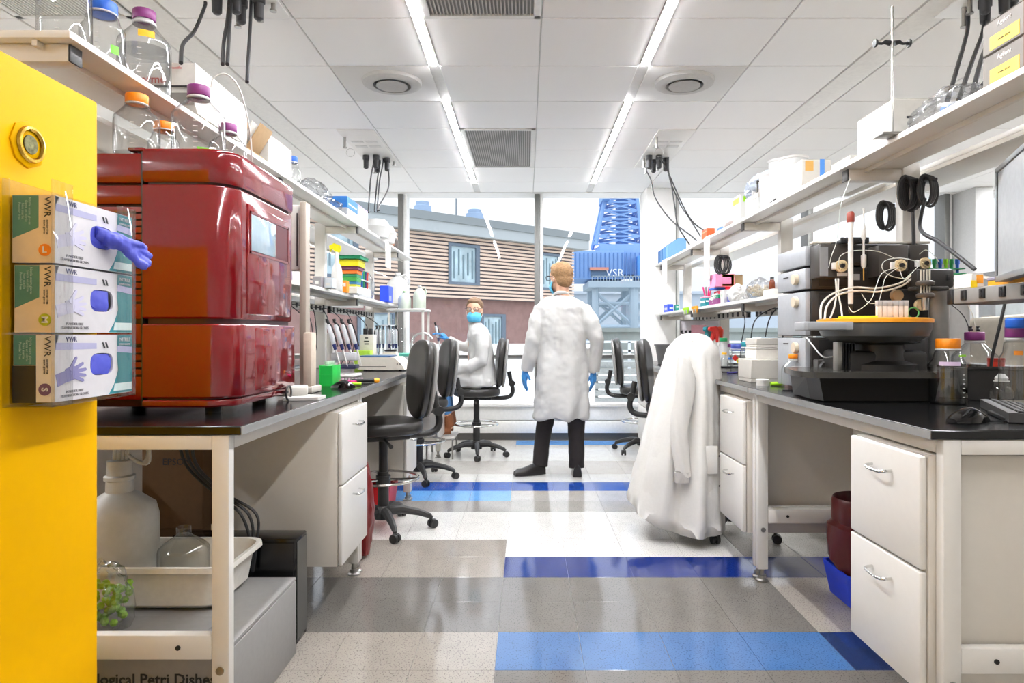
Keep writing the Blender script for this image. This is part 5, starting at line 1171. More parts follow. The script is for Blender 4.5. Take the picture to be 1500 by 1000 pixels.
for k, (a, c, h, m_) in enumerate(((3.854, 4.264, 0.246, '#c9c8c6'), (4.592, 4.92, 0.2132, '#d6d5d2'))):
    t = thing('benchtop_reader', ['grey rounded instrument on the far side shelf, seen between the uprights', 'paler rounded instrument farther along the far side shelf'][k], 'instrument', (1.9516, a, RZ))
    B().prism([(0, 0), (0.328, 0), (0.328, h * 0.492), (0.246, h * 0.779), (0.082, h), (0, h * 0.656)], -0.1148, 0.0984, 'x').done('housing', mat(m_, 0.4), t)
    B().box(-0.1189, -0.1132, 0.0656, 0.0984, 0.041, h * 0.615).done('dark_slot', dark_gr, t)
QZ = 1.981
for k in range(4):
    t = thing('magazine_file', ['nearest', 'second', 'third', 'farthest'][k] + ' blue magazine file at the far end of the right top shelf', 'file', (1.46, 6.78 + 0.13 * k, QZ), 0, 'blue magazine files on the right top shelf')
    B().prism([(-0.025, 0), (0.164, 0), (0.164, 0.21), (0.082, 0.21), (-0.025, 0.13)], -0.05, 0.05, 'y').done('file', mat(['#6f9fca', '#5288bb', '#477aae', '#3c6aa0'][k], 0.5), t)
    t.rotation_euler = (0, 0, 0)
carton(1.476, 1.558, 4.92, 5.125, QZ, QZ + 0.0492, mat('#e3ead0', 0.5), 'pale flat carton with a lime corner on the right top shelf', lid=mat('#4b77b0', 0.4), lidh=0.4)
blob_bag((1.5252, 4.797, QZ), (0.0738, 0.164, 0.041), 'pink white bag lying on the right top shelf', m=mat('#ecdcd8', 0.5, alpha=0.85), seed=31)
y = 970 * 1.4596 / (1022 - 771)
carton(1.4596, 1.5252, y - 0.287, y - 0.123, QZ, QZ + 0.0902, mat('#ee5a28', 0.45), 'bright orange red box on the right top shelf where the cords end', prints=(('-x', 0.1, 0.9, 0.7, 0.8, mat('#f59a78', 0.5)),))
y = 970 * 1.4596 / (1041 - 771)
carton(1.4678, 1.6236, 4.551, 4.797, QZ, QZ + 0.1968, paper, 'white carton with lime, blue and green print on the right top shelf', prints=(('y', 0.15, 0.5, 0.72, 0.92, lime), ('y', 0.55, 0.8, 0.68, 0.97, mat('#283a9a', 0.5)), ('y', 0.2, 0.85, 0.06, 0.16, mat('#23429a', 0.5)), ('y', 0.5, 0.85, 0.22, 0.36, mat('#56a88c', 0.5)), ('-x', 0.1, 0.6, 0.7, 0.9, lime)))
carton(1.476, 1.6564, 4.223, 4.469, QZ, QZ + 0.1394, mat('#e4e6e4', 0.5), 'white carton under the blue striped bag on the right top shelf', lid=card_w)
blob_bag((1.5744, 4.387, QZ + 0.1402), (0.1066, 0.1804, 0.082), 'clear bag with blue stripes on top of a white carton, right top shelf', m=mat('#cfd8e6', 0.4, alpha=0.75), seed=33)
tag(B().tube(spline([(1.476, 4.1, QZ + 0.0082), (1.4596, 3.977, QZ + 0.0115), (1.4514, 3.854, QZ + 0.0164)], 4), 0.0066, 6).done('strap', black_pl), 'black strap lying on the edge of the right top shelf', 'strap')
for k, (px, m_) in enumerate(((1102, '#e6e6e4'), (1107, '#3a3735'))):
    y = 970 * 1.476 / (px - 771)
    t = thing('picture_frame', ['white framed panel leaning on the right top shelf', 'black edged framed panel leaning beside the white one'][k], 'frame', (1.476 + 0.0082 * k, y, QZ))
    B().box(0, 0.082, 0, 0.0164, 0, 0.2214, 0.0025).done('frame', mat(m_, 0.4), t)
    B().box(0.0098, 0.0722, -0.0008, 0.0008, 0.0123, 0.2091).done('panel', paper, t)
y = 970 * 1.5088 / (1121 - 771)
t = thing('detergent_bottle', 'flat translucent bottle of purple liquid on the right top shelf', 'bottle', (1.5252, y, QZ))
B().lathe([(0.041, 0), (0.0451, 0.0082), (0.0451, 0.123), (0.0328, 0.164), (0.0164, 0.1722), (0.0164, 0.1927)], (0, 0, 0), 20, ell=0.7).done('body', mat('#7c3560', 0.25, var=0.1), t)
B().lathe([(0.0197, 0.1845), (0.0197, 0.205)], (0, 0, 0), 16).done('cap', mat('#cfc6cc', 0.4), t)
t = thing('folder', 'blue sided card folder behind the purple liquid bottle', 'folder', (1.5826, y - 0.041, QZ))
B().rbox((0, 0, 0.1148), (0.082, 0.0246, 0.2132), Matrix.Rotation(0.12, 3, 'Y'), 0.0025).done('cover', mat('#8fb3d4', 0.5), t)
B().rbox((0.0, -0.0148, 0.1148), (0.0697, 0.0049, 0.1968), Matrix.Rotation(0.12, 3, 'Y')).done('pages', paper, t)
y = 970 * 1.5416 / (1145 - 771)
for k, (dy, dx, h) in enumerate(((0, 0, 0.2788), (-0.1804, 0.0, 0.246), (0.164, 0.0, 0.2296))):
    t = thing('plastic_beaker', ['tall frosted plastic container in the middle of the right top shelf', 'frosted container nearest the blue taped carton, right top shelf', 'frosted container behind the tall one, right top shelf'][k], 'container', (1.5416 + dx, y + dy, QZ), 0)
    B().lathe([(0.0574, 0), (0.0656, 0.0082), (0.0738, h - 0.0164), (0.0779, h), (0.0722, h)], (0, 0, 0), 20).done('body', mat('#d6d6d4', 0.35, alpha=0.9), t)
    B().lathe([(0.0787, h - 0.0123), (0.082, h)], (0, 0, 0), 20).done('rim', paper, t)
y = 970 * 1.476 / (1172 - 771)
carton(1.4678, 1.6236, y - 0.041, y + 0.246, QZ, QZ + 0.164, card_w, 'opened white carton with a blue tape band on the right top shelf', prints=(('y', 0.62, 0.78, 0.0, 1, mat('#4a86d0', 0.5)), ('y', 0.12, 0.4, 0.62, 0.95, mat('#c89a50', 0.6))))
carton(1.6236, 1.804, y - 0.246, y + 0.123, QZ, QZ + 0.1312, mat('#e5e2da', 0.6), 'long low white carton to the right of the taped carton', lid=card_w)
y = 2.665
carton(1.476, 1.6564, y, y + 0.287, QZ, QZ + 0.1804, mat('#c9c6be', 0.5), 'square white carton with a small black screw beneath the metal rod', prints=(('y', 0.3, 0.42, 0.55, 0.6, blk),))
t = thing('retort_stand', 'steel rod with two black clamp bosses rising from the right top shelf', 'stand', (X(1307, 2.583), 2.583, QZ))
B().tube([(0, 0, 0.0098), (0, 0, 0.5084)], 0.0049, 10).done('rod', steel, t)
B().box(-0.0574, 0.0574, -0.041, 0.041, 0, 0.0098, 0.0025).done('base', steel, t)
for s_ in (-1, 1):
    q = Vector((0, 0, 0.3649))
    B().tube([q + Vector((s_ * 0.0082, 0, 0.0)), q + Vector((s_ * 0.0287, 0, 0.0049)), q + Vector((s_ * 0.041, 0, -0.0016)), q + Vector((s_ * 0.0615, 0, 0.0))], [0.0107, 0.0082, 0.0049, 0.0049], 10).done('clamp_boss', black_pl, t)
    B().lathe([(0.0148, -0.0041), (0.0164, 0), (0.0148, 0.0041)], (s_ * 0.0656, 0, 0.3649), 16, 'x').done('thumb_screw', black_pl, t)

def bstripe(t):
    B().box(-0.041, 0.0164, -0.0164, 0.0164, 0.0246, 0.0738, 0.0082).done('blue_content', mat('#5d86c8', 0.5), t)
blob_bag((1.5744, 2.4436, QZ), (0.1066, 0.164, 0.0697), 'large clear plastic bag with a blue item on the right top shelf', seed=35, inner=bstripe, amp=0.35)
dkc = mat('#6b645c', 0.5, var=0.05)
ylab = mat('#f0cf4a', 0.6)
for k, (y, z) in enumerate(((1.9024, 0), (1.9024, 0.1025), (1.6892, 0), (1.6892, 0.1025))):
    nm = ['lower dark carton with a yellow label at the far right of the top shelf', 'upper dark carton with a yellow label at the far right of the top shelf', 'lower dark carton at the very right picture edge of the top shelf', 'upper brown carton at the very right picture edge of the top shelf'][k]
    t = carton(1.4432, 1.6236, y, y + 0.1927, QZ + z, QZ + z + 0.1, dkc, nm, prints=(('-x', 0.18, 0.82, 0.08, 0.5, ylab), ('-x', 0.0, 0.1, 0, 1, mat('#5a3b2a', 0.5))), group='dark cartons with yellow labels')
    text('Agilent', 0.0213, mat('#d9d4cc', 0.5), t, (-0.0914, 0, 0.0779), FXM)
    text('columns 25 pcs', 0.0082, blk, t, (-0.0922, 0, 0.0287), FXM)
# cable coils hanging from the right top shelf
def coil(px, y, zt, zb, label, n=5, wd=.03, r=.0066):
    t = thing('cable_coil', label, 'cable', (X(px, y), y, 0), 0, 'coiled black cables under the right top shelf')
    for k in range(n):
        o_ = (k-n/2)*.014; h = (zt-zb)/2*(1-.04*(k % 3)); pts = [(o_+wd*(1+.12*k/n)*math.cos(a), .01*k-.02, zt-h+h*math.sin(a)) for a in (2*PI*q/20 for q in range(21))]
        B().tube(pts, r, 8, False).done('loop', cable_m, t)
    B().box(-.03, .03, -.02, .04, zt-.025, zt-.01, .004).done('tie', black_pl, t)
coil(1336, 2.93, 1.907, 1.759, 'largest coil of black cable hanging beside the upright', 6)
coil(1360, 2.91, 1.907, 1.775, 'second coil of black cable right of the largest one', 4)
coil(1299, 3.157, 1.841, 1.71, 'coil of black cable left of the upright', 4)
coil(1060, 4.6, 1.76, 1.63, 'far coil of black cable behind the pink box', 5, .034, .005)
tag(B().tube(spline([(X(1337, 2.95), 2.95, 1.776), (X(1337, 2.95), 2.945, 1.70), (X(1338, 2.95), 2.94, 1.35)], 8), .008, 8).done('power_cable', cable_m), 'thick black cable hanging straight down beside the white upright', 'cable')
tag(B().tube(spline([(X(1355, 2.88), 2.88, 1.80), (X(1348, 2.84), 2.84, 1.695), (X(1352, 2.72), 2.72, 1.628), (X(1375, 2.64), 2.64, 1.58), (X(1400, 2.52), 2.52, 1.515), (X(1428, 2.44), 2.44, 1.45)], 8), .008, 8).done('power_cable', cable_m), 'thick black cable curving right towards the monitor', 'cable')
# items on the power rail
carton(1.66, 1.796, 2.16, 2.39, 1.3805, 1.415, mat('#efa42a', 0.45), 'flat orange carton with grey lid on the outlet rail behind the silver post', lid=mat('#8f8a9c', 0.5), lidh=0.4)
carton(1.612, 1.66, 2.40, 2.50, 1.3805, 1.433, paper, 'white and orange carton standing on the outlet rail', prints=(('y', 0.4, 0.9, 0.3, 0.9, mat('#f0a030', 0.5)), ('y', 0, 0.45, 0, 0.5, mat('#f2cf20', 0.5))))
t = thing('tube_rack', 'green and clear tube rack with blue caps behind the silver post', 'tube rack', (1.90, 3.02, 1.448))
B().box(-0.082, 0.082, -0.041, 0.041, 0, 0.041, 0.0033).box(-0.0779, 0.0779, -0.0369, 0.0369, 0.0574, 0.0615).done('rack', mat('#2f9a62', 0.4), t)
for k in range(6):
    B().lathe([(0.0066, 0.041), (0.0074, 0.082), (0.0098, 0.082), (0.0098, 0.1066)], (-0.0656 + 0.0262 * k, 0, 0), 8).done('tube', [lime, green_c, blue_c][k % 3], t)
B().box(-0.0902, 0.0902, -0.0492, 0.0492, -0.496, -0.0016).done('stand', mat('#e7e7e4', 0.5), t, False)
t = thing('wash_bottle', 'squat white bottle with sky blue lid behind the green tube rack', 'bottle', (1.90, 3.2, 1.448))
B().lathe([(0.0492, 0), (0.0492, 0.082), (0.041, 0.0984)], (0, 0, 0), 16).done('body', paper, t)
B().lathe([(0.0508, 0.0984), (0.0508, 0.123), (0.041, 0.1312)], (0, 0, 0), 16).done('lid', mat('#3aa5d8', 0.4), t)
B().box(-0.0656, 0.0656, -0.0656, 0.0656, -0.496, 0).done('stand', mat('#e7e7e4', 0.5), t, False)
# machine in the next bay
t = thing('benchtop_machine', 'large cream sloping machine in the next bay behind the bottles', 'machine', (0, 0, 0))
B().prism([(2.36, .96), (2.36, 1.22), (2.42, 1.30), (2.9, 1.34), (2.9, .96)], 2.3, 3.6, 'y').done('housing', mat('#cfc7b9', .5), t); B().box(2.40, 2.44, 2.5, 2.8, 1.302, 1.312).done('slot', black_pl, t)
for k, (y, h_, c_, lb) in enumerate(((2.45, .09, '#3f74c0', 'blue pack standing on the cream machine'), (2.75, .12, '#e6e9ea', 'white pack standing on the cream machine'), (3.05, .08, '#c96a78', 'pink pack standing on the cream machine'), (3.3, .14, '#8fc3b4', 'pale teal pack standing on the cream machine'), (3.7, .22, '#dfe6ec', 'tall pale box standing beyond the cream machine'))):
    carton(2.62, 2.78, y, y+.14, 1.345 if y < 3.6 else BT+.002, 1.345+h_, mat(c_, .5), lb, prints=(('-x', .2, .8, .3, .6, paper),))
# far bay instruments by the window
for k, (x, y, w_, h_, lb) in enumerate(((5.38, 3.2, .22, .3, 'white boxed instrument on the far bay bench'), (5.38, 4.4, .2, .25, 'second white boxed instrument on the far bay bench'), (5.4, 5.6, .2, .32, 'third white boxed instrument toward the window on the far bay bench'))):
    t = thing('benchtop_instrument', lb, 'instrument', (x, y, .951)); B().box(-.16, .16, -w_, w_, 0, h_, .02).done('housing', mat('#e2e4e4', .4), t); B().box(-.165, -.158, -w_*.6, w_*.3, h_*.4, h_*.8).done('display', mat('#5d6c78', .3), t)
# ---- desk things near right ----
bottle(X(1401, 2.45), 2.50, BT, .064, .235, orange, 'orange capped bottle of clear liquid with a lilac label on the right bench', liquid=.58, tape=(mat('#d8c2dc', .6), -1.0, .1, .145, .160), tape2=(mat('#8cc63f', .6), .0, .5, .178, .186), capr=.040)
t = thing('bottle_tray', 'black rectangular tub behind the orange capped bottle', 'tub', (0, 0, 0))
B().loft([rr(1.74, 1.98, 2.62, 2.95, BT+.002, .02), rr(1.73, 1.99, 2.61, 2.96, BT+.12, .02), rr(1.72, 2.0, 2.60, 2.97, BT+.125, .02), rr(1.72, 2.0, 2.60, 2.97, BT+.135, .02), rr(1.745, 1.975, 2.625, 2.945, BT+.13, .02), rr(1.75, 1.97, 2.63, 2.94, BT+.01, .02)]).done('tub', mat('#2c2a29', .45), t)
bottle(X(1437, 2.74), 2.78, BT+.012, .085, .25, purple, 'purple capped bottle with tubing standing in the black tub', capr=.036)
for k in range(2): tag(B().tube(spline([(1.86+.03*k, 2.78, BT+.27), (1.85+.03*k, 2.78, BT+.31), (1.83+.05*k, 2.8, BT+.36), (1.80-.04+.11*k, 2.85, BT+.44)], 6), .002, 6).done('tubing', cable_m if k == 0 else mat('#c9c2b4', .4)), ['dark', 'pale'][k]+' thin tube rising from the purple capped bottle in the black tub', 'tubing')
for k in range(2): tag(B().lathe([(.008, 0), (.009, .008), (.005, .014), (.007, .02)], (1.865+.03*k, 2.78, BT+.012+.262), 10).done('cap_fitting', black_pl), ['left', 'right'][k]+' small black fitting on the purple cap in the black tub' if k == 0 else 'right hand small black fitting on the same purple cap', 'fitting')
bottle(X(1500, 2.28), 2.30, BT, .062, .28, purple, 'bottle with a tilted purple and blue cap cut by the right picture edge', tape=(otape, -.9, -.5, .19, .205), capr=.042)
tag(B().lathe([(.03, 0), (.033, .005), (.033, .028), (.027, .034)], (X(1496, 2.2), 2.22, BT+.282), 24).done('blue_cap', blue_c), 'blue bottle cap tucked in front of the tilted purple cap', 'cap')
t = thing('small_jar', 'open clear ribbed jar between the keyboard and the black tub', 'jar', (X(1467, 2.45), 2.45, BT))
B().lathe([(.036, 0), (.038, .01), (.038, .05), (.03, .065), (.024, .07), (.024, .09)], (0, 0, 0), 24, cap=False).done('body', clear_g, t); B().torus((0, 0, .088), .024, .002).done('rim', milky, t); B().lathe([(.02, .09), (.022, .10), (.01, .115)], (0, 0, 0), 14).done('stopper', milky, t)
t = thing('red_binder', 'red upright cylinder behind the ribbed jar', 'container', (X(1480, 2.62), 2.70, BT)); B().lathe([(.03, 0), (.03, .15)], (0, 0, 0), 20).done('body', mat('#c8321f', .4), t); B().lathe([(.031, .15), (.031, .165)], (0, 0, 0), 20).done('lid', mat('#a8281a', .4), t)
mouse((X(1418, 1.96), 1.96, BT), 1.9, 'black computer mouse near the corner of the right bench', 1.15)
tag(B().tube(spline([(X(1450, 1.93), 1.95, BT+.004), (X(1470, 1.93), 1.96, BT+.004), (X(1500, 1.95), 1.98, BT+.004), (1.60, 2.02, BT+.004)], 5), .002, 6).done('mouse_cord', black_pl), 'thin black mouse cord running to the right on the bench', 'cord')
# keyboard
t = thing('computer_keyboard', 'black keyboard lying at the right end of the bench', 'keyboard', (1.585, 2.12, BT), 1.12)
B().prism([(-.075, .002), (.075, .002), (.075, .030), (.06, .032), (-.075, .014)], -.23, .23, 'x').done('case', mat('#3c3b3a', .4), t)
km = B().box(-.008, .008, -.008, .008, 0, .007, .0015, 1).mesh('key', mat('#23211f', .4)); km2 = B().box(-.008, .008, -.008, .008, 0, .007, .0015, 1).mesh('key', mat('#23211f', .4))
for r_ in range(5):
    for c_ in range(21):
        o = link('key', km, None, t); o.location = (-.205+.0203*c_, -.055+.024*r_, .0165+.0029*r_); o.rotation_euler = (.12, 0, 0)
# monitor
t = thing('computer_monitor', 'grey framed monitor cut by the right picture edge', 'monitor', (1.60, 2.20, 0), 0)
p0 = Vector((X(1460, 2.30), 2.30)); p1 = Vector((X(1500, 2.0)-.0, 2.0)); d = (p1-p0).normalized(); Wm = .52; nn = Vector((-d.y, d.x)); nn = nn if nn.x < 0 else -nn
Mm = Matrix(((d.x, nn.x, 0), (d.y, nn.y, 0), (0, 0, 1)))
def mb(b, u0, u1, e0, e1, z0, z1, bev=0):
    c = p0+d*(u0+u1)/2+nn*(e0+e1)/2-Vector((1.60, 2.20)); return b.rbox((c.x, c.y, (z0+z1)/2), (u1-u0, e1-e0, z1-z0), Mm, bev)
mb(B(), 0, Wm, -.03, -.004, 1.392, 1.785, .003).done('back_shell', mat('#8d8e8f', .4), t)
for q in ((0, Wm, 1.392, 1.412), (0, Wm, 1.768, 1.785), (0, .016, 1.392, 1.785), (Wm-.016, Wm, 1.392, 1.785)): mb(B(), q[0], q[1], -.004, .006, q[2], q[3], .002).done('bezel', mat('#8f9294', .35, .2), t)
mb(B(), .016, .022, -.003, .003, 1.412, 1.768).done('bezel_line', black_pl, t, False)
mb(B(), .022, Wm-.02, -.004, .001, 1.412, 1.766).done('screen', mat('#b9bcbe', .2, coat=.3), t, False)  # screen is off; its white reflection is put into the pale grey
mb(B(), Wm*.45, Wm*.55, -.05, -.03, BT+.012, 1.6, .003).done('stand_neck', black_pl, t); mb(B(), Wm*.3, Wm*.7, -.14, .06, BT, BT+.012, .004).done('stand_foot', black_pl, t)
tag(B().tube(spline([(1.90, 2.62, 1.36), (1.86, 2.60, 1.25), (1.84, 2.62, 1.10), (1.86, 2.65, BT+.02)], 5), .006, 6).done('power_cord', cable_m), 'black cord dropping from the outlet rail behind the small jar', 'cord')
for k in range(2): tag(B().tube(spline([(1.80, 2.85, 1.445), (1.83+.01*k, 2.7, 1.45), (1.85+.02*k, 2.52, 1.38), (1.84+.02*k, 2.35, 1.25), (1.74+.03*k, 2.28, BT+.285)], 6), .006, 8).done('tubing', mat('#d6cfc4', .35)), ['lower', 'upper'][k]+' thick white tube sagging from the stand towards the right edge bottle', 'tubing')
# ---- bin under right bench ----
t = thing('waste_bin', 'blue bin lined with a dark red bag behind the near right drawers', 'bin', (X(1262, 2.98), 3.0, 0))
B().loft([rr(-.08, .16, -.10, .14, .005, .03), rr(-.105, .18, -.12, .16, .15, .03), rr(-.095, .17, -.11, .15, .15, .03), rr(-.07, .15, -.09, .13, .015, .03)]).done('bin', mat('#1e3fd0', .4), t)
b = B(); rings = []
for z_, g_, tw in ((.05, .5, 0), (.12, .66, .1), (.19, 1.0, .05), (.28, 1.02, 0), (.345, 1.0, 0), (.36, .86, 0), (.375, .88, 0), (.455, .90, 0), (.47, .86, 0), (.45, .8, 0), (.36, .75, 0)):
    rings.append([(.03+.155*g_*(1+.05*math.sin(7*a+z_*20)*(1 if z_ < .40 else .1))*math.cos(a), .01+.15*g_*(1+.05*math.sin(9*a+z_*13)*(1 if z_ < .40 else .1))*math.sin(a), z_+(.03*math.sin(3*a) if z_ < .15 else 0)) for a in (2*PI*q/48 for q in range(48))])
b.loft(rings, False).done('bag_liner', mat('#4d1114', .3, var=.1), t)

# ================= CEILING SERVICES AND CORDS =================
def service(x, y0, y1, label, flip=1):
    t = thing('service_panel', label, 'ceiling panel', (x, y0, CH), 0, 'white service panels in the ceiling with drop cords'); L = y1-y0
    B().box(-.15, .15, 0, L, -.008, .006, .003).done('plate', white_p, t)
    for (px_, py_) in ((-.06, .30), (.06, .30), (-.06, .42), (.06, .42)): B().box(px_-.05, px_+.05, L*py_*.9-.03, L*py_*.9+.03, -.012, -.008, .002).done('socket_cover', mat('#cbc9c4', .5), t); 
    for k, (px_, py_) in enumerate(((-.09, .62), (.0, .62), (-.02, .75), (.08, .70))):
        B().lathe([(.010, -.13), (.022, -.12), (.024, -.05), (.030, -.045), (.030, -.01)], (px_, L*py_, 0), 14).done('plug', cable_m, t)
    for (px_, py_, h_) in ((-.13, .15, .09), (-.12, .7, .09), (-.07, .85, .10), (.04, .85, .07), (.12, .80, .04)): B().lathe([(.006, -h_), (.011, -h_), (.011, -.01)], (px_, L*py_, 0), 10).lathe([(.017, -h_-.008), (.017, -h_)], (px_, L*py_, 0), 10).done('gas_outlet', steel, t)
    B().torus((-.10, L*.2, -.12), .035, .0015, 'y', 20, 4).done('chain', steel, t)
    return t
service(-1.36, 5.26, 6.44, 'service panel over the far left bench with four black cords')
service(1.20, 5.26, 6.44, 'service panel over the right stools with tangled black cords')
service(-1.36, 2.62, 3.40, 'service panel over the red machine with hanging cords')
service(2.24, 2.62, 3.40, 'service panel above the dark cartons on the right')
def cord(pts, label, r=.008, g='black cords dropping from the ceiling'):
    tag(B().tube(spline(pts, 6), r, 8).done('drop_cord', cable_m), label, 'cord', g)
def pc(l): return [(X(a, y), y, Z(b_, y)) for a, b_, y in l]
cord([(X(301, 3.05), 3.05, 2.74), *pc([(299, 12, 3.06), (285, 45, 2.95), (268, 65, 2.75), (265, 92, 2.55)])], 'leftmost cord over the red machine, bending left')
cord(pc([(337, -15, 3.15), (333, 30, 3.0), (328, 60, 2.8), (326, 94, 2.6)]), 'left one of the two close cords over the red machine')
cord(pc([(341, -15, 3.15), (337, 30, 3.0), (335, 60, 2.8), (333, 94, 2.6)]), 'right one of the two close cords over the red machine')
cord(pc([(368, -10, 3.2), (367, 30, 3.1), (364, 80, 2.9), (362, 120, 2.75)]), 'rightmost cord over the red machine')
PL = 5.26
for k, (a0, b0, y, a1, b1, mid) in enumerate(((547, 233, 6.0, 540, 311, (543, 262)), (555, 240, 6.2, 549, 310, (552, 270)), (561, 233, 6.05, 553, 309, (556, 265)), (569, 240, 6.15, 555, 308, (569, 275)))):
    cord(pc([(a0, b0-8, y), (a0, b0+6, y), (*mid, y-.8), (a1, b1-6, y-1.2), (a1, b1, y-1.3)]), ['leftmost', 'second', 'third', 'rightmost'][k]+' of the four cords dropping to the far left top shelf', .006)
rc = [[(941, 243, 6.3), (953, 262, 6.2), (960, 290, 6.1), (983, 322, 6.0), (1012, 345, 5.7), (1020, 352, 5.6)], [(965, 230, 5.95), (980, 255, 5.95), (988, 300, 5.9), (993, 330, 5.85), (1010, 358, 5.8)], [(973, 238, 6.05), (983, 262, 6.0), (1000, 300, 5.9), (1015, 325, 5.75), (1035, 340, 5.6)], [(979, 230, 5.95), (981, 262, 5.95), (997, 300, 5.9), (1010, 320, 5.75), (1026, 346, 5.6)], [(957, 238, 6.0), (953, 248, 6.1), (947, 240, 6.2)]]
for k, l in enumerate(rc): cord(pc(l), ['cord curving down from the left corner of the right service panel', 'cord dropping steeply to the blue files on the right', 'cord crossing to the white printed carton on the right top shelf', 'cord hanging straight then bending to the orange red box', 'short looped cord stub at the right service panel'][k], .006)
for k, l in enumerate(([(1418, 15, 3.25), (1417, 45, 3.2), (1402, 100, 2.8), (1388, 147, 2.5)], [(1441, 20, 3.2), (1440, 45, 3.15), (1424, 90, 2.8), (1404, 147, 2.45)], [(1452, 50, 3.1), (1440, 80, 2.75), (1430, 115, 2.55), (1424, 140, 2.42)], [(1462, 70, 3.0), (1448, 112, 2.55), (1427, 138, 2.42)])):
    cord(pc(l), ['leftmost', 'second', 'third', 'rightmost short'][k]+' cord dropping behind the dark yellow labelled cartons', .009)
# ================= STOOLS =================
vinyl = mat('#262422', .33, var=.05); vinyl_l = mat('#979592', .5, var=.03); plast = mat('#242322', .45)
def cushion(b, w, d, h, c, n=36, e=.75, taper=0, axis='z', bulge=1):
    rings = []
    for t_, s_ in ((0, .86), (.12, .96), (.35, 1), (.7, 1), (.9, .95), (1, .8), (1.04, .3), (1.045, .02)):
        rg = []
        for k in range(n):
            a = 2*PI*k/n; ca, sa = math.cos(a), math.sin(a)
            u = math.copysign(abs(ca)**e, ca)*w/2*s_; v = math.copysign(abs(sa)**e, sa)*d/2*s_
            u *= 1+taper*(v/(d/2))
            rg.append(Vector((u, v, h*t_)))
        rings.append(rg)
    M = {'z': Matrix.Identity(3), 'x': Matrix(((0, 0, 1), (1, 0, 0), (0, 1, 0))), '-x': Matrix(((0, 0, -1), (1, 0, 0), (0, 1, 0)))}[axis]
    return b.loft([[M @ p + Vector(c) for p in r] for r in rings])
def make_chair():
    t = thing('lab_stool', 'x', 'stool', (0, 0, 0), 0, 'black laboratory stools')
    b = cushion(B(), .47, .46, .085, (0, 0, .60)); b.done('seat', vinyl, t)
    B().box(-.14, .14, -.12, .12, .565, .60, .01).done('seat_plate', plast, t)
    b = B(); cushion(b, .43, .50, .06, (0, 0, 0), taper=.14, axis='x')
    for v in b.bm.verts: v.co.x += .35*v.co.y**2
    b.bm.transform(Matrix.Translation((-.27, 0, .925)) @ Matrix.Rotation(-.10, 4, 'Y')); b.done('backrest', vinyl, t)
    b = B(); cushion(b, .41, .48, .03, (0, 0, 0), taper=.14, axis='-x')
    for v in b.bm.verts: v.co.x += .35*v.co.y**2
    b.bm.transform(Matrix.Translation((-.272, 0, .925)) @ Matrix.Rotation(-.10, 4, 'Y')); b.done('back_shell', vinyl_l, t)
    B().tube(spline([(-.05, 0, .585), (-.22, 0, .575), (-.33, 0, .59), (-.365, 0, .65), (-.345, 0, .74), (-.325, 0, .84)], 6), .022, 10).done('back_arm', plast, t)
    B().lathe([(.03, -.03), (.034, 0), (.03, .03)], (-.355, 0, .72), 16, 'y').done('adjust_knob', plast, t)
    B().tube([(.02, .12, .575), (.02, .23, .56), (.02, .27, .555)], [.008, .008, .014], 8).done('lever', plast, t)
    B().lathe([(.028, .36), (.028, .57), (.05, .575)], (0, 0, 0), 20).lathe([(.035, .12), (.033, .36)], (0, 0, 0), 20).done('column', plast, t)
    rg = B().torus((0, 0, .32), .215, .009, seg=36, ts=8).done('foot_ring', chrome, t)
    for k in range(3): a = 2*PI*k/3+.5; B().tube([(.03*math.cos(a), .03*math.sin(a), .31), (.21*math.cos(a), .21*math.sin(a), .318)], .008, 8).done('ring_spoke', chrome, rg)
    B().lathe([(.045, .285), (.045, .335)], (0, 0, 0), 20).done('ring_hub', plast, t)
    B().lathe([(.055, .07), (.055, .13), (.04, .15)], (0, 0, 0), 20).done('base_hub', plast, t)
    for k in range(5):
        a = 2*PI*k/5+.3; ca, sa = math.cos(a), math.sin(a)
        lg = B().tube([(ca*q, sa*q, z_) for q, z_ in ((.03, .115), (.12, .12), (.22, .10), (.285, .075), (.30, .06))], [.03, .027, .022, .018, .012], 8).done('leg', plast, t)
        cs = B()
        for s_ in (-1, 1): cs.lathe([(.027, s_*.006), (.028, s_*.010), (.026, s_*.024), (.01, s_*.025)], (0, 0, .028), 16, 'y')
        cs.box(-.018, .018, -.006, .006, .02, .055, .004); cs.bm.transform(Matrix.Translation((ca*.305, sa*.305, 0)) @ Matrix.Rotation(a+.7, 4, 'Z')); cs.done('caster', rubber, lg)
    return t
ch = make_chair()
spots = [(-.89, 4.12, PI+.45, 'nearest black stool on the left, half under the bench'), (-.90, 5.55, PI+.35, 'second black stool on the left, in front of the woman'),
         (X(698, 6.62), 6.62, PI+.12, 'black stool the woman sits on, with chrome foot ring'),
         (1.27, 4.08, .02, 'black stool under the draped white lab coat'), (1.17, 5.15, -.30, 'black stool just beyond the draped lab coat'), (1.20, 6.85, -.18, 'farthest black stool on the right, near the window')]
for i, (x, y, rz, lb) in enumerate(spots):
    c = ch if i == 0 else copy_tree(ch); c.location = (x, y, 0); c.rotation_euler = (0, 0, rz); c['label'] = lb
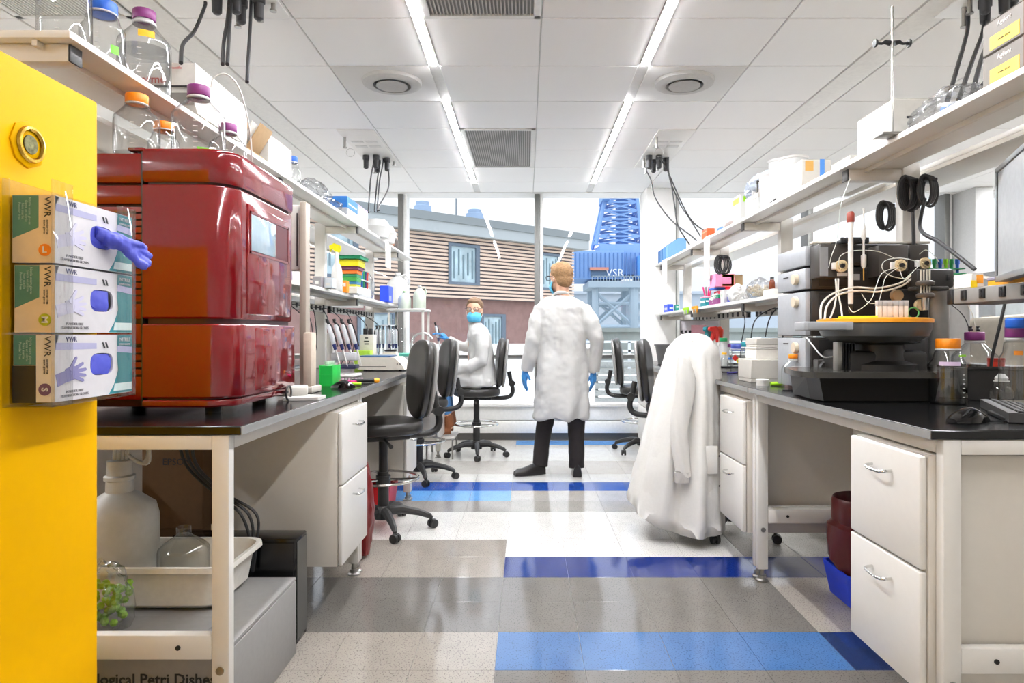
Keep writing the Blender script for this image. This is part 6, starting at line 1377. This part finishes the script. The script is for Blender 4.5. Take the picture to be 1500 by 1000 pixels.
# ================= DRAPED LAB COAT =================
coat_m = mat('#d6d4cf', .75, var=.015, bump=.25, scale=60)
t = thing('lab_coat', 'white lab coat draped over the back of the near right stool, hem to the floor', 'coat', (0, 0, 0))
top = Vector((.955, 4.05, 1.19))
b = B(); rings = []; NS = 96
for i in range(26):
    u = (i/25)**1.5; z = 1.215-(1.215-.07)*u
    qq = min(1, u/.09)**.5; ex = .04+.085*qq+.045*min(1, u*3.0)**.8+.035*u; ey = .07+.13*qq+.05*min(1, u*3)**.8+.08*u
    cx = 1.03-.055*u; cy = 4.08-.04*u
    rg = []
    for k in range(NS):
        a = 2*PI*k/NS; fold = .10*u**.6*(abs(math.sin(3.5*a+.5+.5*u))-.62)+.05*u**.5*(abs(math.sin(6*a+2.1-.6*u))-.6)+.012*u*math.sin(17*a+3)
        da = (a-(3*PI/2-.45)+PI) % (2*PI)-PI; r = 1+fold*1.5-.20*u**.6*math.exp(-(da/.16)**2)
        px_ = cx+ex*r*math.cos(a); py_ = cy+ey*r*math.sin(a)
        # flare of the far left panel
        if math.cos(a) < 0: px_ -= .15*u**1.3*(-math.cos(a))**1.4
        zz = z+ (.16*u*max(0, -math.cos(a)*.8+math.sin(a)*.4))
        rg.append((px_, py_, zz))
    rings.append(rg)
b.loft(rings, False); b.bm.faces.new([b.bm.verts.new(p) for p in rings[0]]); bmesh.ops.remove_doubles(b.bm, verts=b.bm.verts, dist=1e-5)
body = b.done('body', coat_m, t, True, 80)
md = body.modifiers.new('thick', 'SOLIDIFY'); md.thickness = .004; md.offset = -1
tx = bpy.data.textures.new('cloth', 'CLOUDS'); tx.noise_scale = .13
md = body.modifiers.new('wrinkle', 'DISPLACE'); md.texture = tx; md.strength = .025; md.mid_level = .5
b = B(); rings = []
for i in range(16):
    u = i/15; p = Vector((.90-.02*u+.012*math.sin(u*7), 3.80-.035*u, 1.08-.66*u)); r = .062*(1-.30*u)*(.5+.5*min(1, u*5))
    rings.append([(p.x+r*(1+.12*math.sin(3*a+u*9))*math.cos(a), p.y+r*.6*(1+.12*math.sin(4*a-u*12))*math.sin(a), p.z+.02*math.sin(a*2)*u) for a in (2*PI*q/28 for q in range(28))])
b.loft(rings).done('sleeve', coat_m, t, True, 80)
B().lathe([(.041, 0), (.044, .01), (.043, .055), (.046, .06)], (.885, 3.765, .37), 24, ell=.6).done('cuff', mat('#e3e0da', .9, bump=.3, scale=90), t)
b = B(); b.box(.985, 1.085, 3.752, 3.758, .42, .58, .003); b.bm.transform(Matrix.Rotation(0, 4, 'Z')); b.done('pocket', coat_m, t)
for zz in (.35, .52): B().lathe([(.006, -.002), (.006, .002)], (1.10, 3.765, zz), 10, 'y').done('button', mat('#5a5652', .4), t)
B().tube(spline([(.985, 4.20, 1.19), (.965, 4.08, 1.205), (.98, 3.97, 1.19), (1.0, 3.92, 1.165)], 5), .010, 8).done('collar', coat_m, t)
# ================= PEOPLE =================
skin = mat('#d9a98c', .5, var=.03, sub=.1); hair_m = mat('#94724e', .8, var=.2, bump=.6, scale=90); coatw = mat('#c6c5c2', .7, var=.012, bump=.15, scale=30)
glv = mat('#3f8fd6', .45, bump=.2, scale=60); maskm = mat('#58b7e0', .6, var=.03); trou = mat('#231d1c', .8); shoe_m = mat('#1d1a1a', .3)
def head(par, loc, rz, s=1, tilt=0):
    """one continuous head and neck; faces local +x"""
    b = B(); b.ell((0, 0, .02), (.098, .077, .095), 20).ell((.035, 0, -.045), (.062, .056, .068), 16).ell((.058, 0, -.085), (.03, .03, .025), 12)
    b.ell((.098, 0, -.022), (.018, .013, .022), 10).ell((.09, 0, .01), (.01, .01, .02), 8).ell((.088, 0, -.058), (.012, .022, .008), 8)
    for s_ in (-1, 1): b.ell((-.005, s_*.078, -.012), (.020, .009, .030), 10).ell((.084, s_*.030, .003), (.010, .014, .009), 8)
    b.tube([(-.015, 0, -.04), (-.022, 0, -.11), (-.03, 0, -.19)], [.055, .052, .062], 14)
    return b
def place(b, loc, rz, s, tilt=0, roll=0): b.bm.transform(Matrix.Translation(loc) @ Matrix.Rotation(rz, 4, 'Z') @ Matrix.Rotation(tilt, 4, 'Y') @ Matrix.Rotation(roll, 4, 'X') @ Matrix.Scale(s, 4)); return b
def hand(p_w, d, palm_n, s, curl=.5, L=1):
    """palm plus five fingers, wrist at p_w, pointing along d; palm normal palm_n"""
    d = Vector(d).normalized(); n = Vector(palm_n); n = (n-d*n.dot(d)).normalized(); sd = d.cross(n)*L; b = B(); p = Vector(p_w)
    b.tube([p-d*.02*s, p+d*.01*s, p+d*.05*s, p+d*.085*s], [.026*s, .025*s, .030*s, .026*s], 12)
    b.tube([p+d*.03*s-sd*.018*s, p+d*.085*s-sd*.030*s], [.018*s, .012*s], 8).tube([p+d*.03*s+sd*.018*s, p+d*.085*s+sd*.030*s], [.018*s, .012*s], 8)
    for k, (o_, ln) in enumerate(((-.032, .062), (-.011, .078), (.011, .082), (.032, .072))):
        q = p+d*.08*s+sd*o_*s; pts = [q]; dd = d.copy()
        for j in range(3): dd = (dd+n*curl*.55).normalized(); pts.append(pts[-1]+dd*ln/3*s*1.15)
        b.tube(pts, [.0105*s, .010*s, .009*s, .0075*s], 8)
    q = p+d*.02*s+sd*.028*s; b.tube([q, q+(sd*.7+d*.6+n*.3).normalized()*.035*s, q+(sd*.5+d*.9+n*.5).normalized()*.072*s], [.014*s, .0115*s, .009*s], 8)
    return b
# --- man walking away ---
m = thing('person', 'man in a white lab coat and black trousers walking away in the aisle', 'person', (0, 0, 0))
HM = Vector((.295, 5.72, 1.70))
hz_m = 2.15   # he looks away and a little to his left
b = place(head(m, HM, hz_m), HM, hz_m, 1.08, .04)
b.tube([(.30, 5.72, 1.50), (.31, 5.71, 1.3), (.31, 5.70, .95)], [.08, .10, .10], 16)
for (hp, kn, an, toe) in (((.22, 5.68, .92), (.17, 5.80, .50), (.115, 5.74, .10), (-.06, 5.66, .04)), ((.40, 5.68, .92), (.425, 5.70, .50), (.43, 5.66, .10), (.44, 5.86, .04))):
    b.tube([hp, kn, an], [.09, .055, .04], 12).ell((an[0], an[1], .085), (.03, .03, .02), 8)
for (sh_, el, wr) in (((.14, 5.70, 1.46), (.055, 5.66, 1.17), (-.005, 5.74, .93)), ((.49, 5.70, 1.46), (.60, 5.66, 1.16), (.585, 5.76, .91))): b.tube([sh_, el, wr], [.05, .042, .03], 12)
remesh(b, 'body', skin, m, .010, 2)
b = place(B().ell((-.012, 0, .035), (.100, .084, .092), 20), HM, hz_m, 1.08, .04); bm_ = b
place_h = B(); place_h.ell((-.02, 0, .040), (.098, .086, .090), 20).ell((-.055, 0, -.02), (.058, .070, .065), 14).ell((.03, 0, .082), (.062, .064, .038), 12)
bmesh.ops.delete(b.bm, geom=list(b.bm.verts), context='VERTS'); b.bm.free()
remesh(place(place_h, HM, hz_m, 1.09, .04), 'hair', hair_m, m, .008, 2, .004, 40)
def mask(par, loc, rz, s, tilt=0):
    b = B(); rings = []
    for i in range(7):
        u = i/6; z = -.118+.108*u; w_ = .050+.018*math.sin(PI*min(1, u*1.1)); dp = .070+.044*math.sin(PI*min(1, u*.8+.12))
        rings.append([(-.0+dp*math.cos(a)+.014*(1 if i % 2 else 0)*0+.003*(i % 2), w_*math.sin(a)*1.1, z) for a in (-1.35+2.7*q/16 for q in range(17))])
    b.loft(rings, False, False); b = place(b, loc, rz, s*1.03, tilt); o = b.done('face_mask', maskm, par, True, 70); q = o.modifiers.new('t', 'SOLIDIFY'); q.thickness = .003
    b = B()
    for s_ in (-1, 1): b.tube([(.03, s_*.074, -.03), (-.005, s_*.084, .005), (-.02, s_*.082, -.01), (.0, s_*.08, -.04), (.03, s_*.07, -.08)], .0018, 5)
    o = place(b, loc, rz, s, tilt).done('mask_loops', paper, par); o['kind'] = 'stuff'
mask(m, HM, hz_m, 1.08, .04)
def glasses(par, loc, rz, s, tilt, fm, lens):
    for s_ in (-1, 1):
        o = place(B().tube([(.113, s_*.006+s_*.028*(1-math.cos(0))+s_*.030+.027*math.cos(a), .008+.018*math.sin(a)) for a in (2*PI*q/16 for q in range(17))], .0022, 5, False), loc, rz, s, tilt).done('glasses_frame', fm, par)
        place(B().lathe([(.024, -.0008), (.024, .0008)], (.113, s_*.034, .008), 16, 'x'), loc, rz, s, tilt).done('lens', lens, o)
        place(B().tube([(.113, s_*.060, .014), (.10, s_*.078, .014), (.0, s_*.086, .012), (-.02, s_*.084, -.002)], .0024, 5), loc, rz, s, tilt).done('temple', fm, par)
glasses(m, HM, hz_m, 1.08, .04, black_pl, clear_g)
# coat of the man
def lofts(b, rings):
    out = []
    for (cx, cy, z, rx, ry, rot) in rings: out.append([(cx+rx*math.cos(a)*math.cos(rot)-ry*math.sin(a)*math.sin(rot), cy+rx*math.cos(a)*math.sin(rot)+ry*math.sin(a)*math.cos(rot), z) for a in (2*PI*q/32 for q in range(32))])
    return b.loft(out)
b = B(); R0 = .12
lofts(b, [(.30, 5.71, 1.555, .058, .06, R0), (.30, 5.71, 1.53, .12, .085, R0), (.305, 5.71, 1.495, .185, .11, R0), (.31, 5.71, 1.44, .225, .13, R0), (.31, 5.70, 1.30, .215, .14, R0), (.315, 5.70, 1.12, .205, .14, R0), (.315, 5.70, .95, .215, .155, R0), (.31, 5.70, .75, .225, .17, R0), (.305, 5.70, .58, .235, .19, R0), (.30, 5.70, .495, .235, .19, R0)])
b.tube([(.135, 5.71, 1.44), (.10, 5.68, 1.34), (.055, 5.66, 1.17), (.03, 5.69, 1.05), (.0, 5.74, .90)], [.072, .072, .066, .062, .055], 18)
b.tube([(.485, 5.71, 1.44), (.54, 5.68, 1.34), (.60, 5.66, 1.17), (.60, 5.70, 1.05), (.585, 5.75, .885)], [.072, .072, .066, .062, .055], 18)
b.tube([(.27, 5.72, 1.565), (.30, 5.66, 1.56), (.335, 5.70, 1.565)], [.02, .028, .02], 10)
def manw(co, n_):
    z = co.z; d = .009*noise.noise(Vector((co.x*9, co.y*9, co.z*5)))+.006*noise.noise(co*17)+.003*noise.noise(co*34)
    if z < 1.25: d += .020*(1.25-z)*math.sin(co.x*30+co.y*16+z*4+2*math.sin(z*5))
    d += .006*math.sin(z*38+co.x*20)*max(0, 1-abs(co.x-.06)/.1) if co.x < .16 else 0
    return d
remesh(b, 'lab_coat', coatw, m, .011, 3, wfun=manw)
B().tube(spline([(.235, 5.70, 1.545), (.26, 5.645, 1.565), (.30, 5.632, 1.568), (.34, 5.645, 1.565), (.365, 5.70, 1.545)], 5), .014, 8).done('collar', coatw, m)
tag_ = None
for (side, wr, dd) in ((-1, (-.008, 5.76, .90), (-.12, .03, -1)), (1, (.582, 5.77, .885), (-.02, .05, -1))):
    remesh(hand(wr, dd, (-side*.8, .3, 0), 1.05, .35, -side), 'glove', glv, m, .0045, 1)
b = B(); b.tube([(.20, 5.68, .60), (.175, 5.79, .50), (.14, 5.78, .30), (.118, 5.748, .07)], [.095, .078, .070, .068], 16)
tr1 = remesh(b, 'trouser_leg', trou, m, .010, 2, .004, 12)
b = B(); b.tube([(.41, 5.68, .60), (.428, 5.70, .50), (.43, 5.69, .30), (.43, 5.665, .07)], [.095, .080, .070, .068], 16); remesh(b, 'trouser_leg', trou, m, .010, 2, .004, 12)
def shoe(par, heel, toe, mt, s=1, high=0):
    h_, t_ = Vector(heel), Vector(toe); d = (t_-h_); L_ = d.length; rz = math.atan2(d.y, d.x); b = B(); rings = []
    for k in range(11):
        u = k/10; wd = (.036+.010*math.sin(PI*u))*(1 if u < .85 else .78)*s; ht = (.095-.045*min(1, max(0, (u-.25)/.5)))*s*(1 if u < .95 else .6)
        rings.append([(L_*u, wd*math.cos(a)*(1 if math.sin(a) > 0 else 1.0), max(.0, .012+ht*math.sin(a) if math.sin(a) > 0 else 0)) for a in (2*PI*q/18 for q in range(18))])
    b.loft(rings); 
    if high: b.tube([(.035, 0, .04), (.03, 0, .04+high)], [.045, .05], 12)
    b.bm.transform(Matrix.Translation(h_) @ Matrix.Rotation(rz, 4, 'Z')); return b.done('shoe', mt, par)
shoe(m, (.155, 5.765, .004), (-.10, 5.66, .004), shoe_m); shoe(m, (.432, 5.60, .004), (.44, 5.88, .004), shoe_m)
# --- seated woman ---
w_ = thing('person', 'seated woman in white lab coat, safety glasses and blue mask looking at camera', 'person', (0, 0, 0))
WX, WY_ = X(698, 6.62), 6.62
HW = Vector((-.515, 6.60, 1.455)); hzw = -PI/2-.12
b = place(head(w_, HW, hzw), HW, hzw, 1.0, .02)
b.tube([(-.50, 6.62, 1.27), (-.47, 6.63, 1.05), (-.45, 6.63, .80)], [.08, .12, .14], 14)
for sy in (-.11, .10): b.tube([(-.47, 6.62+sy, .77), (-.80, 6.60+sy, .765), (-.80, 6.62+sy, .50), (-.76, 6.64+sy, .28)], [.085, .062, .05, .042], 12)
b.tube([(-.43, 6.46, 1.20), (-.44, 6.42, .96), (-.68, 6.42, .88)], [.045, .04, .03], 10).tube([(-.50, 6.80, 1.22), (-.62, 6.82, 1.06), (-.80, 6.78, 1.16)], [.045, .04, .03], 10)
remesh(b, 'body', skin, w_, .010, 2)
b = B().ell((-.014, 0, .042), (.098, .086, .088), 18).ell((-.050, 0, -.02), (.058, .076, .07), 12).ell((-.10, 0, .0), (.038, .038, .038), 12).ell((.045, 0, .085), (.048, .062, .03), 12)
remesh(place(b, HW, hzw, 1.0, .0), 'hair', mat('#7b6048', .7, var=.2, bump=.5, scale=90), w_, .007, 2, .003, 40)
mask(w_, HW, hzw, 1.0, .02); glasses(w_, HW, hzw, 1.0, .02, mat('#3c4650', .3), clear_g)
for s_ in (-1, 1): place(B().lathe([(.009, -.001), (.009, .001)], (.103, s_*.030, .008), 12, 'x'), HW, hzw, 1.0, .02).done('eye', mat('#f1eeea', .3), w_); place(B().lathe([(.0045, -.001), (.0045, .001)], (.1045, s_*.030, .008), 12, 'x'), HW, hzw, 1.0, .02).done('pupil', mat('#2d3a44', .3), w_)
b = B()
lofts(b, [(-.505, 6.615, 1.335, .052, .055, 0), (-.50, 6.62, 1.305, .08, .10, 0), (-.485, 6.62, 1.265, .10, .165, 0), (-.47, 6.62, 1.20, .115, .195, 0), (-.455, 6.62, 1.05, .125, .185, 0), (-.445, 6.62, .90, .135, .18, 0), (-.445, 6.62, .78, .16, .20, 0), (-.45, 6.62, .715, .17, .21, 0)])
b.tube([(-.43, 6.45, 1.22), (-.42, 6.42, 1.10), (-.44, 6.41, .96), (-.56, 6.41, .90), (-.68, 6.42, .875)], [.07, .072, .068, .06, .048], 16)
b.tube([(-.50, 6.78, 1.22), (-.56, 6.82, 1.13), (-.63, 6.82, 1.08), (-.72, 6.80, 1.11), (-.80, 6.78, 1.155)], [.068, .068, .062, .055, .045], 16)
for sy in (-.11, .10): b.tube([(-.45, 6.62+sy, .77), (-.62, 6.61+sy, .775), (-.76, 6.60+sy, .765)], [.105, .095, .085], 16)
b.box(-.78, -.34, 6.42, 6.80, .695, .77, .02)
remesh(b, 'lab_coat', coatw, w_, .011, 3, wfun=lambda co, n_: .006*noise.noise(co*10)+.004*noise.noise(co*24)+(.006*math.sin(co.z*45+co.x*25) if co.x < -.55 else .004*math.sin(co.x*40+co.z*12)))
remesh(hand((-.69, 6.42, .872), (-1, .02, -.15), (0, 0, -1), .95, .3, 1), 'glove', glv, w_, .0045, 1)
remesh(hand((-.81, 6.775, 1.16), (-.75, -.05, .65), (-.5, 0, -.8), .98, .75, 1), 'glove', glv, w_, .0045, 1)
jeans = mat('#4a7fb8', .8, var=.08)
for k, sy in enumerate((-.11, .10)):
    b = B(); b.tube([(-.74, 6.60+sy, .755), (-.80, 6.60+sy, .74), (-.81, 6.61+sy, .60), (-.79, 6.63+sy, .43)], [.075, .08, .062, .055], 14); remesh(b, 'jean_leg', jeans, w_, .010, 2, .003, 12)
    b = B(); x0 = -.785; b.tube([(x0, 6.64+sy, .42), (x0+.03, 6.64+sy, .30)], [.060, .050], 14).tube([(x0+.04, 6.64+sy, .275), (x0-.06, 6.62+sy, .265), (x0-.14, 6.61+sy, .255)], [.045, .042, .034], 12)
    b.bm.transform(Matrix.Translation((x0, 6.6, .3)) @ Matrix.Rotation(.0, 4, 'Y') @ Matrix.Translation((-x0, -6.6, -.3)))
    remesh(b, 'boot', mat('#8a5230', .6, var=.1), w_, .008, 2)
tg = thing('foot_rail', 'low wooden toned foot block under the seated woman\'s boots', 'footrest', (0, 0, 0))
B().box(-.98, -.70, 6.44, 6.84, .19, .215, .004).done('top', mat('#d9d6d0', .5), tg)
for q in ((-.97, 6.45), (-.72, 6.45), (-.97, 6.83), (-.72, 6.83)): B().box(q[0]-.008, q[0]+.008, q[1]-.008, q[1]+.008, 0, .19).done('leg', steel, tg)
pp = pipette(('pipette held up in the seated woman\'s raised blue glove', 'pipette in hand'), (-.885, 6.76, 1.10), -.2, .3); del pp['group']
